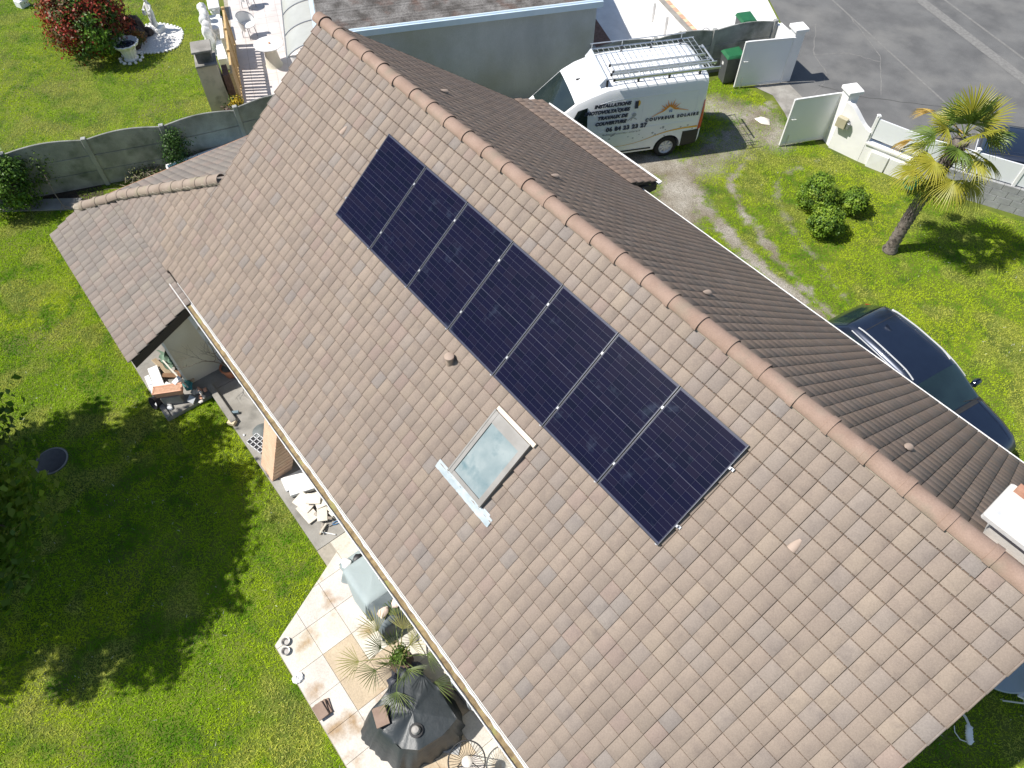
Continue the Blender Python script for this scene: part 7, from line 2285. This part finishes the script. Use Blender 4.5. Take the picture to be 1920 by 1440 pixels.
# white line across the yard and a small tap post
t = thing("garden_tap", "small metal garden tap with a hoop in the pale yard", "tap", (-14.55, 20.55, 0))
m = MB(); m.tube([(0, 0, 0), (0, 0, 0.62)], 0.025, 8); m.bbox((0.03, 0, 0.55), (0.12, 0.06, 0.06), 0.01); m.build("post", M_galv, t)
m = MB(); m.tube([(0.22 * math.cos(R(a)) - 0.25, 0, 0.25 + 0.25 * math.sin(R(a))) for a in range(0, 181, 15)], 0.012, 5); m.build("hoop", M_metg, t)
rock("sand_heap", "small sandy stone heap against the fence in the pale yard", (-14.1, 20.1, 0.04), (0.35, 0.16, 0.08), 903, mat("sandstone", (0.5, 0.38, 0.24), (0.6, 0.5, 0.36), scale=12, rough=0.95), "heap")
def wheelie(loc, rz, label):
    t = thing("wheelie_bin", label, "bin", loc, rz, "green lidded wheelie bins")
    m = MB(); m.hexa([(-0.20, -0.22, 0.06), (0.20, -0.22, 0.06), (0.20, 0.22, 0.06), (-0.20, 0.22, 0.06), (-0.25, -0.28, 0.92), (0.25, -0.28, 0.92), (0.25, 0.28, 0.92), (-0.25, 0.28, 0.92)]); m.build("body", mat("dark_grey_bin", (0.075, 0.08, 0.085), (0.095, 0.10, 0.105), rough=0.5), t)
    m = MB()
    m.hexa([(-0.28, -0.31, 0.925), (0.28, -0.31, 0.925), (0.28, 0.31, 0.925), (-0.28, 0.31, 0.925), (-0.22, -0.24, 1.00), (0.22, -0.24, 1.00), (0.24, 0.28, 1.02), (-0.24, 0.28, 1.02)]); m.build("lid", mat("bin_green", (0.016, 0.11, 0.045), (0.022, 0.135, 0.055), rough=0.45), t)
    m = MB(); m.tube([(-0.2, 0.33, 0.95), (0.2, 0.33, 0.95)], 0.016, 6); m.build("handle", M_plastic, t)
    for s in (-1, 1):
        m = MB(); m.lathe([(0.001, -0.025), (0.10, -0.025), (0.10, 0.025), (0.001, 0.025)], 16, M=Matrix.Translation((s * 0.22, 0.22, 0.10)) @ Matrix.Rotation(R(90), 4, 'Y')); m.build("wheel", M_tyre, t)
    m = MB(); m.box((-0.05, -0.262, 0.66), (0.10, 0.004, 0.14)); m.build("sticker", M_plw, t)
wheelie((-12.72, 19.32, 0), R(-25), "green lidded grey wheelie bin between the fence and the open white gate")
wheelie((-13.9, 21.35, 0.012), R(65), "green lidded wheelie bin behind the concrete fence in the pale yard")

# ---- gates and front wall
M_gate = mat("gate_white", (0.74, 0.76, 0.78), (0.77, 0.79, 0.81), scale=1.5, rough=0.3, coat=0.2)
M_wallw = mat("bright_white_wall", (0.78, 0.77, 0.75), (0.84, 0.83, 0.81), scale=2, rough=0.85, bump=0.1, bscale=50, c3=(0.68, 0.64, 0.57), scale3=1.0, lo3=0.6, hi3=0.85)
def gate(hinge, end, label):
    d = Vector((end[0] - hinge[0], end[1] - hinge[1])); L = d.length
    t = thing("gate_leaf", label, "gate", (hinge[0], hinge[1], 0.0), math.atan2(d.y, d.x), "open leaves of the white gate")
    m = MB(); m.box((L / 2, 0, 0.82), (L - 0.12, 0.035, 1.40)); m.build("panel", M_gate, t)
    for x in (0.035, L - 0.035):
        m = MB(); m.bbox((x, 0, 0.82), (0.07, 0.06, 1.52), 0.008); m.build("stile", M_pvc, t)
    for z in (0.10, 1.55):
        m = MB(); m.box((L / 2, 0, z), (L - 0.14, 0.055, 0.07)); m.build("rail", M_pvc, t)
    for s in (-1, 1):
        m = MB(); m.tube([(L - 0.10, s * 0.03, 0.95), (L - 0.10, s * 0.075, 0.95), (L - 0.22, s * 0.08, 0.95)], 0.012, 6); m.build("handle", M_plw, t)
    m = MB(); m.tube([(L - 0.2, 0.05, 0.02), (L - 0.2, 0.05, 0.4)], 0.012, 6); m.build("drop_bolt", M_galv, t)
gate((-11.48, 20.60), (-12.28, 19.16), "white gate leaf swung open in front of the wheelie bin")
gate((-8.72, 19.22), (-9.36, 17.86), "white gate leaf swung open beside the wall with the letter box")
def gpillar(x, y, h, rz, label):
    t = thing("gate_pillar", label, "pillar", (x, y, 0), rz, "white gate pillars")
    m = MB(); m.box((0, 0, h / 2), (0.34, 0.34, h)); m.build("shaft", M_wallw, t)
    m = MB(); m.bbox((0, 0, h + 0.045), (0.46, 0.46, 0.085), 0.015); m.build("cap", M_wallw, t)
gpillar(-11.62, 20.86, 1.70, R(-25), "white gate pillar beside the concrete fence end")
gpillar(-8.50, 19.28, 1.72, R(-25), "white gate pillar beside the letter box")
# return wall by the concrete fence
m = MB(); m.prism([(-12.62, 21.15), (-11.80, 20.88), (-11.74, 21.06), (-12.56, 21.35)], 0, 1.35); tag(m.build("white_return_wall", M_wallw), "short white wall between concrete fence and gate pillar", "wall")
# sweeping white wall
def wall_seg(m, a, b, ha, hb, th=0.18, n=10, ease=False, z0=0.0):
    A = Vector((a[0], a[1], 0)); B = Vector((b[0], b[1], 0))
    d = (B - A).normalized(); nn = Vector((-d.y, d.x, 0)) * th / 2
    vs = []
    for i in range(n + 1):
        t = i / n; p = A.lerp(B, t)
        k = t * t * (3 - 2 * t) if ease else t
        h = ha + (hb - ha) * k
        vs += [p - nn + Vector((0, 0, z0)), p + nn + Vector((0, 0, z0)), p + nn + Vector((0, 0, h)), p - nn + Vector((0, 0, h))]
    fs = []
    for i in range(n):
        for j in range(4):
            q = i * 4
            fs.append((q + j, q + 4 + j, q + 4 + (j + 1) % 4, q + (j + 1) % 4))
    fs += [(3, 2, 1, 0), (n * 4, n * 4 + 1, n * 4 + 2, n * 4 + 3)]
    m.add(vs, fs)
W0, W1, W2, W3, W4 = (-8.40, 19.10), (-7.45, 19.22), (-6.0, 19.55), (-2.6, 20.95), (6.0, 24.5)
t = thing("front_wall", "white rendered front wall sweeping down from the gate pillar", "wall", (-7.3, 19.3, 0))
off = Vector((7.3, -19.3, 0))
m = MB(); wall_seg(m, W0, W1, 1.52, 0.98, ease=True)
o = m.build("swept_wall", M_wallw, t, off)
m = MB(); wall_seg(m, W1, W2, 0.62, 0.62)
m.build("low_wall", M_wallw, t, off)
m = MB(); wall_seg(m, W1, W2, 0.68, 0.68, 0.26, z0=0.625)
m.build("coping", M_wallw, t, off)
for k, (x, y) in enumerate(((-6.92, 19.22), (-6.38, 19.36))):
    m = MB(); m.bbox((x, y, 0.26), (0.52, 0.10, 0.5), 0.01, R(13)); m.build("meter_box", M_pvc, t, off)
t = thing("letter_box", "beige letter box on the white wall next to the gate", "letter box", (-8.26, 18.92, 0.98), R(5))
m = MB(); m.bbox((0, 0, 0), (0.30, 0.14, 0.30), 0.012); m.build("box", mat("beige_metal", (0.40, 0.36, 0.24), (0.46, 0.42, 0.3), scale=6, rough=0.5), t)
m = MB(); m.bbox((0.20, 0.02, -0.04), (0.10, 0.10, 0.18), 0.01); m.build("bracket", M_metg, t)
# white plastic fence panels
t = thing("panel_fence", "white plastic panel fence above the front wall along the street", "fence", (W1[0], W1[1], 0))
off = Vector((-W1[0], -W1[1], 0))
pp = []
for (a, b, n_) in ((W1, W2, 1), (W2, W3, 3), (W3, W4, 6)):
    for i in range(n_):
        f0, f1 = i / n_, (i + 1) / n_
        pp.append(((a[0] + (b[0] - a[0]) * f0, a[1] + (b[1] - a[1]) * f0), (a[0] + (b[0] - a[0]) * f1, a[1] + (b[1] - a[1]) * f1)))
for (a, b) in pp:
    m = MB(); wall_seg(m, (a[0] + .04 * (b[0] - a[0]), a[1] + .04 * (b[1] - a[1])), (b[0] - .04 * (b[0] - a[0]), b[1] - .04 * (b[1] - a[1])), 1.40, 1.40, 0.04, 1, z0=0.80); m.build("panel", M_gate, t, off)
    m = MB(); m.bbox((a[0], a[1], 1.02), (0.10, 0.10, 0.92), 0.012, math.atan2(b[1] - a[1], b[0] - a[0])); m.lathe([(0.001, 0), (0.075, 0), (0.075, 0.02), (0.001, 0.06)], 4, (a[0], a[1], 1.48)); m.build("post", M_pvc, t, off)
# grey block wall
t = thing("block_wall", "grey concrete block wall below the white fence panels", "wall", (W2[0], W2[1], 0), math.atan2(W4[1] - W2[1], W4[0] - W2[0]))
M_blk = mat("grey_block", (0.27, 0.275, 0.28), (0.38, 0.385, 0.385), scale=4, rough=0.95, bump=0.4, bscale=50, c3=(0.2, 0.2, 0.2), scale3=2.0, lo3=0.55, hi3=0.75, fine=0.12, fscale=70)
m = MB(); m.box((4.0, 0, 0.38), (8.0, 0.15, 0.76)); m.build("core", M_conc_dark, t)
for c_ in range(4):
    for i in range(19):
        x = 0.2 + i * 0.41 + (0.205 if c_ % 2 else 0)
        m = MB(); m.bbox((x, rq.uniform(-.002, .002), 0.095 + c_ * 0.192), (0.398, 0.19, 0.182), 0.006); m.build("block", M_blk, t)
# hose reel
t = thing("hose_reel", "green hose coiled on a reel at the end of the block wall", "hose reel", (-5.72, 19.05, 0))
m = MB()
for k in range(5):
    m.tube([((0.17 + 0.012 * (k % 2)) * math.cos(R(a)), -0.08 + 0.04 * k, 0.32 + (0.17 + 0.012 * (k % 2)) * math.sin(R(a))) for a in range(0, 361, 18)], 0.018, 6, cap=False)
m.build("hose", mat("hose_green", (0.01, 0.16, 0.09), (0.02, 0.22, 0.12), rough=0.4), t)
m = MB()
for s in (-1, 1):
    m.tube([(-0.15, s * 0.14, 0), (0, s * 0.14, 0.32), (0.15, s * 0.14, 0)], 0.014, 6)
m.tube([(0, -0.14, 0.32), (0, 0.14, 0.32)], 0.02, 8); m.build("stand", M_plastic, t)
rock("flat_stone", "flat pale stone in the grass between the gates and the van", (-10.5, 18.5, 0.02), (0.26, 0.2, 0.05), 910, M_stone)
# car in the street behind the fence
car2 = copy_tree(car)
car2.location = (-3.35, 22.55, 0.01); car2.rotation_euler.z = math.atan2(W4[1] - W2[1], W4[0] - W2[0]) + math.pi
car2["label"] = "dark car parked in the street behind the white fence panels"
